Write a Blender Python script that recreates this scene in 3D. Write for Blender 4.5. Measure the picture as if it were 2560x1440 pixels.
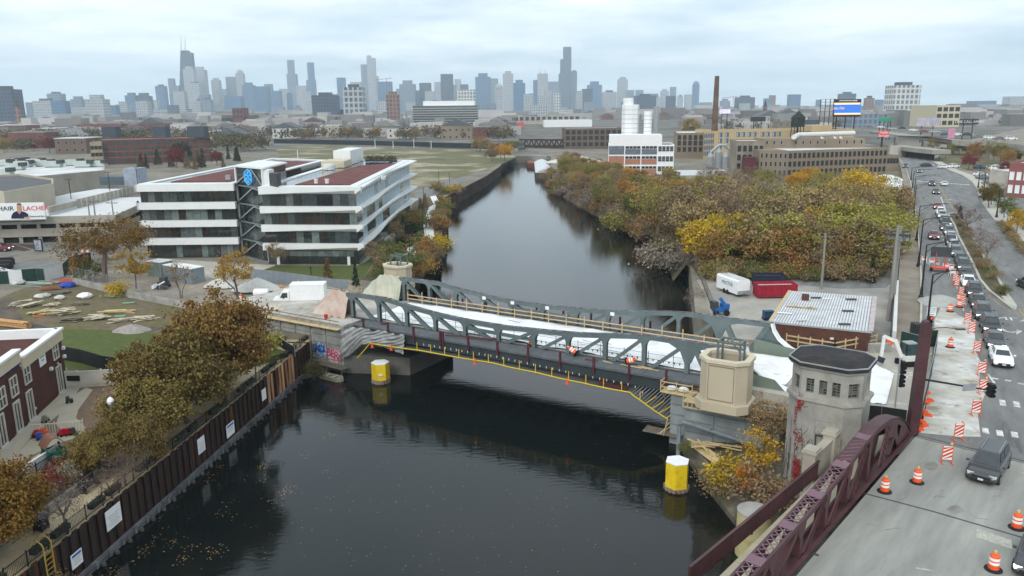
import bpy,math,random
import numpy as np
from mathutils import Vector,Matrix
S=bpy.context.scene
for o in list(bpy.data.objects):bpy.data.objects.remove(o)
RN=random.Random(11)
PI=math.pi
W,H,FP,CZ=2560,1440,1940.0,31.0
PIT,ROLL=math.atan(450/FP),math.radians(.6)
cp,sp,cr,sr=math.cos(PIT),math.sin(PIT),math.cos(ROLL),math.sin(ROLL)
VF=Vector((0,cp,-sp));VU0=Vector((0,sp,cp));VR0=Vector((1,0,0))
VR=VR0*cr-VU0*sr;VU=VU0*cr+VR0*sr
cam=bpy.data.cameras.new('camera');co=bpy.data.objects.new('camera',cam);S.collection.objects.link(co)
cam.sensor_width=36;cam.lens=FP/W*36;cam.clip_start=.5;cam.clip_end=20000
m=Matrix((VR,VU,-VF)).transposed().to_4x4();m.translation=(0,0,CZ);co.matrix_world=m
S.camera=co
wd=bpy.data.worlds.new('World');S.world=wd;wd.use_nodes=True
nt=wd.node_tree;nt.nodes.clear();N=nt.nodes.new;L=nt.links.new
out=N('ShaderNodeOutputWorld');bg=N('ShaderNodeBackground');L(bg.outputs[0],out.inputs[0]);bg.inputs[1].default_value=.1
SUN_EL,SUN_AZ=math.radians(38),math.radians(205)
sky=N('ShaderNodeTexSky');sky.sky_type='NISHITA';sky.sun_disc=False;sky.sun_elevation=SUN_EL;sky.sun_rotation=SUN_AZ
tc=N('ShaderNodeTexCoord');sx=N('ShaderNodeSeparateXYZ');L(tc.outputs['Generated'],sx.inputs[0])
def wmath(op,a,b):
 n=N('ShaderNodeMath');n.operation=op
 for i,v in enumerate((a,b)):
  if isinstance(v,(int,float)):n.inputs[i].default_value=v
  else:L(v,n.inputs[i])
 return n.outputs[0]
zz=wmath('ADD',wmath('MAXIMUM',sx.outputs[2],0.0),.085)
cx=N('ShaderNodeCombineXYZ');L(wmath('DIVIDE',sx.outputs[0],zz),cx.inputs[0]);L(wmath('DIVIDE',sx.outputs[1],zz),cx.inputs[1])
nz=N('ShaderNodeTexNoise');nz.inputs['Scale'].default_value=.62;nz.inputs['Detail'].default_value=7;nz.inputs['Roughness'].default_value=.55;L(cx.outputs[0],nz.inputs[0])
rp=N('ShaderNodeValToRGB');L(nz.outputs[0],rp.inputs[0])
e=rp.color_ramp.elements;e[0].position=.3;e[0].color=(.038,.0515,.0625,1);e[1].position=.62;e[1].color=(.097,.102,.105,1)
sc_=N('ShaderNodeVectorMath');sc_.operation='SCALE';sc_.inputs[3].default_value=100;L(rp.outputs[0],sc_.inputs[0])
mx=N('ShaderNodeMix');mx.data_type='RGBA';mx.inputs[0].default_value=.94;L(sky.outputs[0],mx.inputs[6]);L(sc_.outputs[0],mx.inputs[7]);L(mx.outputs[2],bg.inputs[0])
sl=bpy.data.lights.new('sun','SUN');so=bpy.data.objects.new('sun',sl);S.collection.objects.link(so)
sl.energy=1.3;sl.angle=math.radians(25);sl.color=(1,.96,.9)
so.rotation_euler=Vector((math.sin(SUN_AZ)*math.cos(SUN_EL),math.cos(SUN_AZ)*math.cos(SUN_EL),math.sin(SUN_EL))).to_track_quat('Z','Y').to_euler()
S.view_settings.view_transform='Standard';S.view_settings.look='None';S.view_settings.exposure=.55;S.view_settings.gamma=1;S.view_settings.use_curve_mapping=False
S.render.engine='CYCLES';S.cycles.use_denoising=True;S.cycles.max_bounces=5;S.cycles.volume_bounces=3;S.cycles.transparent_max_bounces=6
def ray(px,py):return VF+VR*((px-W/2)/FP)+VU*((H/2-py)/FP)
def at(px,py,z=6.0):
 d=ray(px,py);t=(z-CZ)/d.z;return Vector((d.x*t,d.y*t,z))
def atY(px,py,Y):
 d=ray(px,py);t=Y/d.y;return Vector((d.x*t,Y,CZ+d.z*t))
def onplane(px,py,A,B):
 d=ray(px,py);nx,ny=-(B[1]-A[1]),B[0]-A[0]
 t=(nx*A[0]+ny*A[1])/(nx*d.x+ny*d.y);return Vector((d.x*t,d.y*t,CZ+d.z*t))
def ats(pts,z):return[at(x,y,z)for x,y in pts]
MC={}
def M(name,col,rough=.85,var=.25,sc=.8,c2=None,c2sc=.3,c2amt=.5,c2soft=.12,bump=0.,bsc=None,metal=0.,spec=.3,objcol=False,stretch=None,emit=0,island=0.,lines=None):
 if name in MC:return MC[name]
 m=bpy.data.materials.new(name);m.use_nodes=True;t=m.node_tree;b=t.nodes['Principled BSDF'];n=t.nodes.new;l=t.links.new
 b.inputs['Roughness'].default_value=rough;b.inputs['Metallic'].default_value=metal;b.inputs['Specular IOR Level'].default_value=spec
 g=n('ShaderNodeNewGeometry');pos=g.outputs['Position']
 if objcol or stretch is not None and stretch=='obj':pos=n('ShaderNodeTexCoord').outputs['Object']
 if isinstance(stretch,tuple):
  v=n('ShaderNodeVectorMath');v.operation='MULTIPLY';v.inputs[1].default_value=stretch[:3]
  if len(stretch)>3:w=n('ShaderNodeVectorRotate');w.rotation_type='Z_AXIS';w.inputs['Angle'].default_value=-stretch[3];l(pos,w.inputs[0]);pos=w.outputs[0]
  l(pos,v.inputs[0]);pos=v.outputs[0]
 def noise(scale,det=5,rg=.6):
  q=n('ShaderNodeTexNoise');q.inputs['Scale'].default_value=scale;q.inputs['Detail'].default_value=det;q.inputs['Roughness'].default_value=rg;l(pos,q.inputs[0]);return q.outputs[0]
 def mix(f,a,bb,mode='MIX'):
  q=n('ShaderNodeMix');q.data_type='RGBA';q.blend_type=mode
  for i,v in((0,f),(6,a),(7,bb)):
   if isinstance(v,(int,float)):q.inputs[i].default_value=v
   elif isinstance(v,tuple):q.inputs[i].default_value=(*v[:3],1)
   else:l(v,q.inputs[i])
  return q.outputs[2]
 def ramp(f,a,bb):
  q=n('ShaderNodeMapRange');l(f,q.inputs[0]);q.inputs[1].default_value=a;q.inputs[2].default_value=bb;return q.outputs[0]
 base=tuple(col)
 if objcol:
  base=n('ShaderNodeObjectInfo').outputs['Color']
 if c2 is not None:
  base=mix(ramp(noise(c2sc),c2amt-c2soft,c2amt+c2soft),base,tuple(c2))
 if lines is not None:
  base=mix(ramp(noise(lines[1],8,.7),lines[2]-.05,lines[2]+.05),base,tuple(lines[0]))
 f=ramp(noise(sc,6,.65),.28,.72)
 val=n('ShaderNodeMapRange');l(f,val.inputs[0]);val.inputs[3].default_value=1-var;val.inputs[4].default_value=1+var*.6
 cc=n('ShaderNodeCombineColor');[l(val.outputs[0],cc.inputs[i])for i in range(3)]
 c=mix(1.0,base,cc.outputs[0],'MULTIPLY')
 if island:
  rr=n('ShaderNodeMapRange');l(g.outputs['Random Per Island'],rr.inputs[0]);rr.inputs[3].default_value=1-island;rr.inputs[4].default_value=1+island
  hs=n('ShaderNodeHueSaturation');l(rr.outputs[0],hs.inputs['Value']);l(c,hs.inputs['Color'])
  h2=n('ShaderNodeMapRange');q=n('ShaderNodeMath');q.operation='FRACT';q2=n('ShaderNodeMath');q2.operation='MULTIPLY';q2.inputs[1].default_value=37.7;l(g.outputs['Random Per Island'],q2.inputs[0]);l(q2.outputs[0],q.inputs[0])
  l(q.outputs[0],h2.inputs[0]);h2.inputs[3].default_value=.5-.05*island*2;h2.inputs[4].default_value=.5+.04*island*2;l(h2.outputs[0],hs.inputs['Hue']);c=hs.outputs[0]
 l(c,b.inputs['Base Color'])
 if emit:l(c,b.inputs['Emission Color']);b.inputs['Emission Strength'].default_value=emit
 if bump:
  bp=n('ShaderNodeBump');bp.inputs['Strength'].default_value=bump;bp.inputs['Distance'].default_value=.05;l(noise(bsc or sc*6,6),bp.inputs['Height']);l(bp.outputs[0],b.inputs['Normal'])
 MC[name]=m;return m
def brickmat(name,col,mortar,sc=1.,var=.5):
 if name in MC:return MC[name]
 m=M(name,col,.9,.3,.5);t=m.node_tree;b=t.nodes['Principled BSDF'];old=b.inputs['Base Color'].links[0].from_socket;n=t.nodes.new;l=t.links.new
 g=n('ShaderNodeNewGeometry');s=n('ShaderNodeSeparateXYZ');l(g.outputs['Position'],s.inputs[0])
 a=n('ShaderNodeMath');a.operation='ADD';l(s.outputs[0],a.inputs[0]);l(s.outputs[1],a.inputs[1])
 c=n('ShaderNodeCombineXYZ');l(a.outputs[0],c.inputs[0]);l(s.outputs[2],c.inputs[1])
 br=n('ShaderNodeTexBrick');br.inputs['Scale'].default_value=4.5*sc;br.inputs['Mortar Size'].default_value=.02;br.inputs['Color1'].default_value=(1+var*.4,)*3+(1,);br.inputs['Color2'].default_value=(1-var*.6,)*3+(1,)
 br.inputs['Mortar'].default_value=(mortar/max(col),)*3+(1,);l(c.outputs[0],br.inputs[0])
 x=n('ShaderNodeMix');x.data_type='RGBA';x.blend_type='MULTIPLY';x.inputs[0].default_value=1;l(old,x.inputs[6]);l(br.outputs[0],x.inputs[7]);l(x.outputs[2],b.inputs['Base Color'])
 return m
def leafmat(name,col,isl=.45):
 if name in MC:return MC[name]
 m=M(name,col,.8,.35,.35,objcol=True,island=isl,spec=.1);return m
def V(*a):return Vector(a)
def v2(p,z):return Vector((p[0],p[1],z))
def inset(poly,d):
 n=len(poly);P=[Vector((p[0],p[1]))for p in poly];A=sum(P[i].x*P[(i+1)%n].y-P[(i+1)%n].x*P[i].y for i in range(n));s=1 if A>0 else-1;o=[]
 for i in range(n):
  a=(P[i]-P[i-1]).normalized();b=(P[(i+1)%n]-P[i]).normalized();na=Vector((-a.y,a.x))*s;nb=Vector((-b.y,b.x))*s
  k=na+nb;k=k/max(.25,1+na.dot(nb));o.append(P[i]+k*d)
 return o
class MB:
 def __init__(s):s.v=[];s.f=[];s.m=[];s.mi=0
 def add(s,vs,fs):
  k=len(s.v);s.v+=[tuple(v)for v in vs];s.f+=[tuple(i+k for i in f)for f in fs];s.m+=[s.mi]*len(fs);return s
 def box(s,c,d,rz=0.,tilt=None):
  x,y,z=d[0]/2,d[1]/2,d[2]/2;vs=[Vector((i*x,j*y,k*z))for k in(-1,1)for j in(-1,1)for i in(-1,1)]
  R=Matrix.Rotation(rz,3,'Z')
  if tilt is not None:R=R@tilt
  return s.add([R@v+Vector(c)for v in vs],[(0,2,3,1),(4,5,7,6),(0,1,5,4),(2,6,7,3),(0,4,6,2),(1,3,7,5)])
 def bx(s,x0,x1,y0,y1,z0,z1):return s.box(((x0+x1)/2,(y0+y1)/2,(z0+z1)/2),(x1-x0,y1-y0,z1-z0))
 def beam(s,a,b,w,h,up=(0,0,1),roll=0.):
  a,b=Vector(a),Vector(b);d=(b-a).normalized();u=Vector(up);r=d.cross(u)
  r=Vector((1,0,0))if r.length<1e-4 else r.normalized();u=r.cross(d).normalized();vs=[]
  for p in(a,b):vs+=[p-r*w/2-u*h/2,p+r*w/2-u*h/2,p+r*w/2+u*h/2,p-r*w/2+u*h/2]
  return s.add(vs,[(3,2,1,0),(4,5,6,7),(0,1,5,4),(1,2,6,5),(2,3,7,6),(3,0,4,7)])
 def prism(s,poly,z0,z1,top=True,bot=True):
  n=len(poly);A=sum(poly[i][0]*poly[(i+1)%n][1]-poly[(i+1)%n][0]*poly[i][1]for i in range(n));poly=poly if A>0 else poly[::-1]
  zt=(lambda i:z1[i])if isinstance(z1,(list,tuple))else(lambda i:z1)
  vs=[(p[0],p[1],z0)for p in poly]+[(p[0],p[1],zt(i))for i,p in enumerate(poly)]
  fs=[(i,(i+1)%n,n+(i+1)%n,n+i)for i in range(n)]
  if top:fs.append(tuple(range(n,2*n)))
  if bot:fs.append(tuple(range(n))[::-1])
  return s.add(vs,fs)
 def ring(s,po,pi,z0,z1):
  n=len(po);vs=[(p[0],p[1],z0)for p in po]+[(p[0],p[1],z1)for p in po]+[(p[0],p[1],z1)for p in pi]+[(p[0],p[1],z0)for p in pi];fs=[]
  for i in range(n):
   j=(i+1)%n
   for k in range(4):a,b=k*n,(k+1)%4*n;fs.append((a+i,a+j,b+j,b+i))
  return s.add(vs,fs)
 def ext(s,pts,vec):
  n=len(pts);vec=Vector(vec);p=[Vector(q)for q in pts];vs=p+[q+vec for q in p]
  return s.add(vs,[tuple(range(n))[::-1],tuple(range(n,2*n))]+[(i,(i+1)%n,n+(i+1)%n,n+i)for i in range(n)])
 def tube(s,pts,r,n=8,cap=True):
  pts=[Vector(p)for p in pts];rs=r if isinstance(r,(list,tuple))else[r]*len(pts);vs=[];fs=[]
  for i,p in enumerate(pts):
   d=(pts[min(i+1,len(pts)-1)]-pts[max(i-1,0)]).normalized();a=Vector((0,0,1))if abs(d.z)<.9 else Vector((1,0,0));u=d.cross(a).normalized();w=d.cross(u)
   vs+=[p+(u*math.cos(2*PI*k/n)+w*math.sin(2*PI*k/n))*rs[i]for k in range(n)]
  for i in range(len(pts)-1):
   for k in range(n):fs.append((i*n+k,i*n+(k+1)%n,(i+1)*n+(k+1)%n,(i+1)*n+k))
  if cap:fs+=[tuple(range(n)),tuple(range((len(pts)-1)*n,len(pts)*n))[::-1]]
  return s.add(vs,fs)
 def lathe(s,prof,c=(0,0,0),n=14,ph=0.):
  vs=[];fs=[];q=len(prof)
  for r,z in prof:vs+=[(c[0]+r*math.cos(2*PI*k/n+ph),c[1]+r*math.sin(2*PI*k/n+ph),c[2]+z)for k in range(n)]
  for i in range(q-1):
   for k in range(n):fs.append((i*n+k,i*n+(k+1)%n,(i+1)*n+(k+1)%n,(i+1)*n+k))
  fs+=[tuple(range(n))[::-1],tuple(range((q-1)*n,q*n))]
  return s.add(vs,fs)
 def quad(s,*p):return s.add(p,[tuple(range(len(p)))])
 def mesh(s,name,mats,smooth=False):
  me=bpy.data.meshes.new(name);me.from_pydata(s.v,[],s.f)
  for q in(mats if isinstance(mats,(list,tuple))else[mats]):me.materials.append(q)
  if any(s.m):me.polygons.foreach_set('material_index',s.m)
  if smooth:me.polygons.foreach_set('use_smooth',[True]*len(me.polygons))
  me.update();return me
 def build(s,name,mats,parent=None,local=False,smooth=False,**kw):return obj(name,s.mesh(name,mats,smooth),parent,local,**kw)
WM={}
def setp(o,kw):
 for k,v in kw.items():
  if v is not None:o[k]=v
 return o
def link(o):S.collection.objects.link(o);return o
def obj(name,data,parent=None,local=False,loc=None,rz=0.,mw=None,**kw):
 o=link(bpy.data.objects.new(name,data));setp(o,kw)
 if mw is None:mw=Matrix.Translation(loc or(0,0,0))@Matrix.Rotation(rz,4,'Z')
 o.matrix_basis=mw
 if parent is not None:
  o.parent=parent
  if local:WM[o]=WM[parent]@mw
  else:o.matrix_parent_inverse=WM[parent].inverted();WM[o]=mw
 else:WM[o]=mw
 return o
def thing(name,label,cat,loc=(0,0,0),rz=0.,group=None):
 o=obj(name,None,None,loc=Vector(loc),rz=rz,label=label,category=cat,group=group);o.empty_display_size=.3;return o
def tag(o,label,cat,group=None):return setp(o,dict(label=label,category=cat,group=group))
KIDS={}
def kids(o):return[c for c in o.children]
def dup(o,loc,rz=0.,sc=1.,label=None,group=None,parent=None,color=None,cmap=None):
 c=o.copy();link(c);c.parent=parent
 if parent is None:
  c.location=loc;c.rotation_euler=(0,0,rz);c.scale=(sc,)*3 if isinstance(sc,(int,float))else sc
  c['label']=label or o.get('label');
  if group:c['group']=group
 if color is not None:c.color=color
 WM[c]=Matrix.Translation(Vector(loc))@Matrix.Rotation(rz,4,'Z')if parent is None else Matrix()
 for k in proto_children(o):dup(k,(0,0,0),parent=c,color=color)
 return c
PCH={}
def proto_children(o):
 if o.name not in PCH:PCH[o.name]=[k for k in bpy.data.objects if k.parent==o]
 return PCH[o.name]
class Proto:
 def __init__(s,root):s.o=root;s.used=False
 def put(s,loc,rz=0.,sc=1.,label=None,group=None,color=None):
  if s.used:return dup(s.o,loc,rz,sc,label,group,color=color)
  s.used=True;o=s.o;o.location=loc;o.rotation_euler=(0,0,rz);o.scale=(sc,)*3 if isinstance(sc,(int,float))else sc
  WM[o]=Matrix.Translation(Vector(loc))@Matrix.Rotation(rz,4,'Z')
  if label:o['label']=label
  if group:o['group']=group
  if color is not None:
   for q in[o]+proto_children(o):
    q.color=color
    for z in proto_children(q):z.color=color
  return o
def text(name,s,size,mat,parent,mw,ext=.01,align='CENTER',fit=None,**kw):
 c=bpy.data.curves.new(name,'FONT');c.body=s;c.size=size;c.extrude=ext;c.align_x=align;c.align_y='CENTER';c.materials.append(mat);c.resolution_u=2
 q=bpy.data.objects.new(name,c);me=bpy.data.meshes.new_from_object(q);bpy.data.objects.remove(q);bpy.data.curves.remove(c);me.name=name
 if not me.materials:me.materials.append(mat)
 return obj(name,me,parent,mw=mw,**kw)
def frame(p,right,up):
 r=Vector(right).normalized();u=Vector(up).normalized();n=r.cross(u);m=Matrix((r,u,n)).transposed().to_4x4();m.translation=Vector(p);return m
def struct(name,mb,mat,parent=None,smooth=False):return mb.build(name,mat,parent,smooth=smooth,kind='structure')
WMESH={}
def winmesh(w,h,nx,nz,mf,mg,fr=.07,dep=.12,recess=.06):
 k=(round(w,2),round(h,2),nx,nz,mf.name,mg.name,fr)
 if k in WMESH:return WMESH[k]
 b=MB();
 for x in(-w/2+fr/2,w/2-fr/2):b.box((x,0,h/2),(fr,dep,h))
 for z in(fr/2,h-fr/2):b.box((0,.003,z),(w-2*fr,dep-.006,fr))
 for i in range(1,nx):b.box((-w/2+w*i/nx,.004,h/2),(fr*.6,dep-.02,h-2*fr))
 for i in range(1,nz):b.box((0,.007,h*i/nz),(w-2*fr,dep-.03,fr*.6))
 b.mi=1;b.box((0,recess,h/2),(w-.02,.03,h-.02));WMESH[k]=b.mesh('window',[mf,mg]);return WMESH[k]
def windows(parent,a,b,zs,n,w,h,mf,mg,nx=1,nz=1,m0=None,m1=None,name='window',skip=(),out=.1,fr=.07):
 a,b=Vector(a[:2]),Vector(b[:2]);d=(b-a);Ln=d.length;d.normalize();nrm=Vector((d.y,-d.x));ang=math.atan2(d.y,d.x)
 m0=Ln/n/2 if m0 is None else m0;m1=m0 if m1 is None else m1;me=winmesh(w,h,nx,nz,mf,mg,fr)
 for r,z in enumerate(zs):
  for i in range(n):
   if(r,i)in skip:continue
   s=m0+(Ln-m0-m1)*(i/(n-1)if n>1 else .5);p=a+d*s+nrm*out
   obj(name,me,parent,loc=(p.x,p.y,z),rz=ang)
def blockb(name,label,cat,poly,z0,z1,mw_,mr,par=.5,group=None,parmat=None,pt=.3):
 c=sum((Vector((p[0],p[1]))for p in poly),Vector((0,0)))/len(poly);t=thing(name,label,cat,(c.x,c.y,z0),group=group)
 MB().prism(poly,z0,z1,bot=False).build('wall',mw_,t)
 if par:
  po=inset(poly,-.05);pi=inset(poly,pt);MB().ring(po,pi,z1-.02,z1+par).build('parapet',parmat or mw_,t)
  MB().prism(inset(poly,pt+.01),z1+.01,z1+.08,bot=False).build('roof',mr,t)
 else:MB().prism(inset(poly,-.1),z1+.005,z1+.2).build('roof',mr,t)
 return t
def rect(a,b,depth):
 a,b=Vector(a[:2]),Vector(b[:2]);d=(b-a).normalized();n=Vector((-d.y,d.x))*depth;return[a,b,b+n,a+n]
GLASS=M('dark_glass',(.03,.038,.04),.08,.5,3,spec=.8)
GLASSG=M('green_glass',(.05,.085,.085),.08,.4,2,spec=.8)
WHITE=M('white_paint',(.74,.75,.75),.55,.08,2)
CONC=M('concrete',(.34,.33,.3),.9,.25,.9,c2=(.22,.215,.2),c2sc=.35,c2amt=.56,bump=.2)
LCONC=M('light_concrete',(.46,.44,.38),.9,.2,.8,c2=(.36,.34,.29),c2sc=.4,c2amt=.58,bump=.2)
ASPH=M('asphalt',(.15,.152,.15),.9,.25,.5,c2=(.2,.2,.19),c2sc=.25,c2soft=.2,bump=.1,bsc=8,lines=((.1,.1,.1),.6,.62),stretch=(.25,1.2,1,1.12))
GRASS=M('lawn_grass',(.05,.075,.018),.95,.4,1.5,c2=(.09,.085,.03),c2sc=.25,bump=.5,bsc=9)
DIRT=M('dirt',(.22,.185,.14),.95,.35,.5,c2=(.13,.105,.08),c2sc=.16,bump=.4)
BLACK=M('black_metal',(.012,.012,.013),.5,.2,2)
DGREY=M('dark_grey_metal',(.05,.055,.06),.6,.25,1)
WOODL=M('new_lumber',(.5,.36,.2),.8,.3,3,objcol=False,island=.25)
WOODG=M('weathered_wood',(.16,.14,.115),.9,.4,2,island=.3)
ORANGE=M('safety_orange',(.75,.1,.02),.5,.12,3)
GALV=M('galvanised_steel',(.32,.34,.35),.5,.2,1.5,metal=.3)
ROOFW=M('white_roof_membrane',(.62,.63,.63),.8,.15,.15,c2=(.48,.49,.48),c2sc=.08)
ROOFG=M('grey_roof',(.22,.215,.21),.9,.25,.3)
#WATER
def watermat():
 m=M('river_water',(.006,.0088,.0085),.05,.3,.05,spec=.56);t=m.node_tree;b=t.nodes['Principled BSDF'];b.inputs['IOR'].default_value=1.333
 n=t.nodes.new;l=t.links.new;g=n('ShaderNodeNewGeometry');mp=n('ShaderNodeVectorMath');mp.operation='MULTIPLY';mp.inputs[1].default_value=(.6,1.5,1);l(g.outputs['Position'],mp.inputs[0])
 a=n('ShaderNodeTexNoise');a.inputs['Scale'].default_value=1.5;a.inputs['Detail'].default_value=4;l(mp.outputs[0],a.inputs[0])
 bp=n('ShaderNodeBump');bp.inputs['Strength'].default_value=.12;bp.inputs['Distance'].default_value=.12;l(a.outputs[0],bp.inputs['Height']);l(bp.outputs[0],b.inputs['Normal']);return m
struct('river_water',MB().quad((-60,-40,0),(60,-40,0),(160,470,0),(-60,470,0)),watermat())
#LAND
WALL_A,WALL_B=Vector((-29.5,47.5)),Vector((-24.8,89.6));wd_=(WALL_B-WALL_A).normalized();wn=Vector((-wd_.y,wd_.x))
WA0=WALL_A-wd_*40;WB0=WALL_B+wd_*2.2
PZ=3.4
lb=[at(x,y,0)for x,y in((1050,690),(1085,655),(1112,610),(1118,565))]
lwall=[at(x,y,0)for x,y in((1113,527),(1160,498),(1215,466),(1251,437))]
rb=[at(x,y,0)for x,y in((1735,850),(1722,700),(1700,645),(1640,600),(1560,560),(1480,520),(1400,475),(1375,445))]
ab1=at(862,932,0)
farL=[at(x,y,0)for x,y in((1253,415),(1290,397),(1300,386))]
farR=[at(x,y,0)for x,y in((1378,410),(1330,392),(1318,386))]
left=[WA0+wn*7.2,WB0+wn*7.2,WB0+wn*.2,(ab1.x-2,ab1.y+4),(-20.5,100),lb[0],lb[1],lb[2],lb[3]]+lwall+farL+[(-20,480),(-1200,900),(-1200,-10)]
GROUNDL=M('waste_ground',(.235,.21,.17),.95,.3,.4,c2=(.15,.135,.1),c2sc=.07,c2amt=.5,bump=.3,lines=((.1,.09,.06),.8,.66))
struct('ground',MB().prism(left,-3,4,bot=False),GROUNDL)
right=[(33,44),(30.5,58),(29,70),(25.5,84)]+rb+farR+[(140,480),(420,640),(420,300),(128,120),(90,30),(40,20)]
struct('ground',MB().prism(right,-3,4,bot=False),GROUNDL)
fg=M('city_ground',(.16,.15,.135),.95,.3,.02,c2=(.085,.075,.05),c2sc=.012,c2amt=.5,lines=((.3,.3,.3),.03,.6))
struct('city_ground',MB().prism([(-1300,470),(-1300,860),(-30,470),(-12,455),(60,455),(140,470),(420,640),(420,300),(1500,300),(9000,9000),(0,14000),(-9000,9000),(-2500,470)],-3,3.95,bot=False),fg)
struct('city_ground',MB().prism([(-1300,-40),(-2500,-40),(-2500,470),(-1190,470),(-1190,-40)],-3,3.95,bot=False),fg)
#THE STREET ON THE RIGHT
SIDEW=M('sidewalk_concrete',(.36,.33,.28),.9,.2,.5,c2=(.27,.235,.19),c2sc=.12,bump=.15)
DECKC=M('bridge_deck_concrete',(.31,.31,.28),.9,.22,.8,c2=(.225,.23,.215),c2sc=.42,c2amt=.52,c2soft=.18,bump=.1,bsc=9,lines=((.19,.185,.17),.7,.66),stretch=(.22,1.3,1,.855))
DUSTY=M('dusty_concrete',(.4,.38,.32),.95,.25,.5,c2=(.58,.58,.56),c2sc=.15,c2amt=.5,c2soft=.08,lines=((.27,.235,.18),.35,.6))
street=[at(x,y,5.9)for x,y in((2240,850),(2245,716),(2250,640),(2255,560),(2262,500),(2256,440),(2247,400),(2240,388))]
street=[(s.x,s.y)for s in street]+[(215,420),(600,900),(1000,600),(300,60),(70,10),(50,40),(38,63)]
PAVE=M('brown_pavement',(.27,.235,.19),.95,.25,.3,c2=(.2,.17,.135),c2sc=.12)
struct('pavement',MB().prism(street,3.5,5.9,bot=False),PAVE)
CA,CB=at(1990,1440),at(2290,1090);cu=(CB-CA).normalized();cn=Vector((-cu.y,cu.x,0));CL=(CB-CA).length
def C(s,o=0.,z=0.):return CA+cu*s+cn*o+Vector((0,0,z))
lc=((2304,830),(2306,760),(2305,690),(2300,620),(2294,560),(2286,500),(2277,455),(2265,420),(2252,400),(2244,391))
rc=((2760,840),(2640,715),(2560,626),(2532,599),(2481,545),(2452,505),(2443,475),(2430,455),(2405,438),(2375,427),(2345,412),(2332,404))
LC=[at(*p)for p in lc];RC=[at(*p)for p in rc]
road=[C(CL+.3),C(CL+2),at(2318,1000),at(2335,860)]+LC+RC[::-1]+[C(30,-30),C(CL+.3,-26)]
struct('road',MB().prism([(p.x,p.y)for p in road],4.5,6,bot=False),ASPH)
k=MB()
for q,sd in((LC,1),(RC,-1)):
 for a,b in zip(q,q[1:]):
  d=(b-a).normalized();n=Vector((-d.y,d.x,0))*sd;k.beam(a+n*.12+V(0,0,.03),b+n*.12+V(0,0,.03),.24,.26)
k.build('kerb',LCONC,kind='structure')
k=MB()
for i in range(len(RC)-1):
 a,b=RC[i],RC[i+1];d=(b-a).normalized();n=Vector((d.y,-d.x,0));k.ext([a+n*.3+V(0,0,-.04),a+n*3.4+V(0,0,-.04),b+n*3.4+V(0,0,-.04),b+n*.3+V(0,0,-.04)],(0,0,.12))
k.build('sidewalk',LCONC,kind='structure')
dl=[(2302,1082),(2318,1000),(2336,862),(2336,800),(2352,768),(2378,772),(2398,790),(2425,800),(2437,835),(2440,880),(2452,905),(2447,960),(2462,985),(2445,1040),(2452,1092),(2380,1090)]
struct('dusty_lane',MB().prism([(p.x,p.y)for p in ats(dl,6)],5.99,6.006,bot=False),DUSTY)
def strip(mb,a,b,w,z=6.012):
 d=(b-a);d.z=0;d.normalize();n=Vector((-d.y,d.x,0))*w/2;p=[a+n,a-n,b-n,b+n];mb.add([(q.x,q.y,z-.005)for q in p]+[(q.x,q.y,z)for q in p],[(4,7,6,5),(0,1,5,4),(1,2,6,5),(2,3,7,6),(3,0,4,7)])
MARKW=M('worn_white_marking',(.62,.62,.6),.8,.35,1.2,c2=(.3,.3,.29),c2sc=1.1,c2amt=.58);MARKY=M('worn_yellow_marking',(.42,.3,.09),.8,.35,1,c2=(.2,.19,.15),c2sc=.7,c2amt=.5)
mk=MB()
lane=lambda t:at(2490,935).lerp(at(2318,500),t)
for i in range(34):
 t0=i/34;mk_a=at(2446,905).lerp(at(2330,500),t0);mk_b=at(2446,905).lerp(at(2330,500),t0+.011);strip(mk,mk_a,mk_b,.12)
for x,y in((2480,945),(2512,950),(2545,958)):strip(mk,at(x,y),at(x+16,y+3),.35)
for x,y in((2400,1060),(2430,1065),(2462,1070),(2498,1076),(2535,1080),(2505,1000),(2540,1004)):strip(mk,at(x,y),at(x+3,y+14),.45)
for i in range(16):a=at(2298+i*8.3,453.5+i*.62);strip(mk,a,a+V(.3,1.9,0),.9)
strip(mk,at(2352,492),at(2364,525),.25);strip(mk,at(2360,500),at(2380,499),.5);strip(mk,at(2363,506),at(2381,507),.5);strip(mk,at(2470,935),at(2486,958),.2)
mk.build('road_marking',MARKW,kind='structure')
my=MB()
for o in(0,.35):
 pts=[at(*p)+V(o,0,0)for p in((2341,458),(2352,476),(2365,497),(2382,522))]
 for a,b in zip(pts,pts[1:]):strip(my,a,b,.14)
 pts=[at(*p)+V(o*1.2,0,0)for p in((2548,772),(2575,815),(2620,880),(2700,980))]
 for a,b in zip(pts,pts[1:]):strip(my,a,b,.16)
for a,b in zip(((2470,737),(2500,762),(2530,783)),((2500,762),(2530,783),(2552,792))):strip(my,at(*a),at(*b),.14)
my.build('road_marking',MARKY,kind='structure')
fw=(at(2510,925)-at(2340,530)).normalized();fr_=Vector((-fw.y,fw.x,0))
text('road_lettering','ONLY',2.1,MARKW,None,frame(at(2508,795,6.012),(-fr_.x,-fr_.y,0),(-fw.x,-fw.y,0))@Matrix.Diagonal((-1,-1,1,1)),ext=.002,kind='structure')
am=MB();q=[at(*p)for p in((2505,822),(2514,828),(2528,831),(2542,829))]
for a,b in zip(q,q[1:]):strip(am,a,b,.3)
am.add([at(2541,824,6.014),at(2556,828,6.014),at(2541,836,6.014)],[(0,2,1)]);am.build('road_arrow',MARKW,kind='structure')
ml=((2540,776),(2529,774),(2492,745),(2469,727),(2446,699),(2432,666),(2412,626),(2393,590),(2384,564),(2368,536))
mr=((2390,532),(2406,552),(2440,604),(2479,673),(2499,699),(2521,737),(2542,767))
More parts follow.
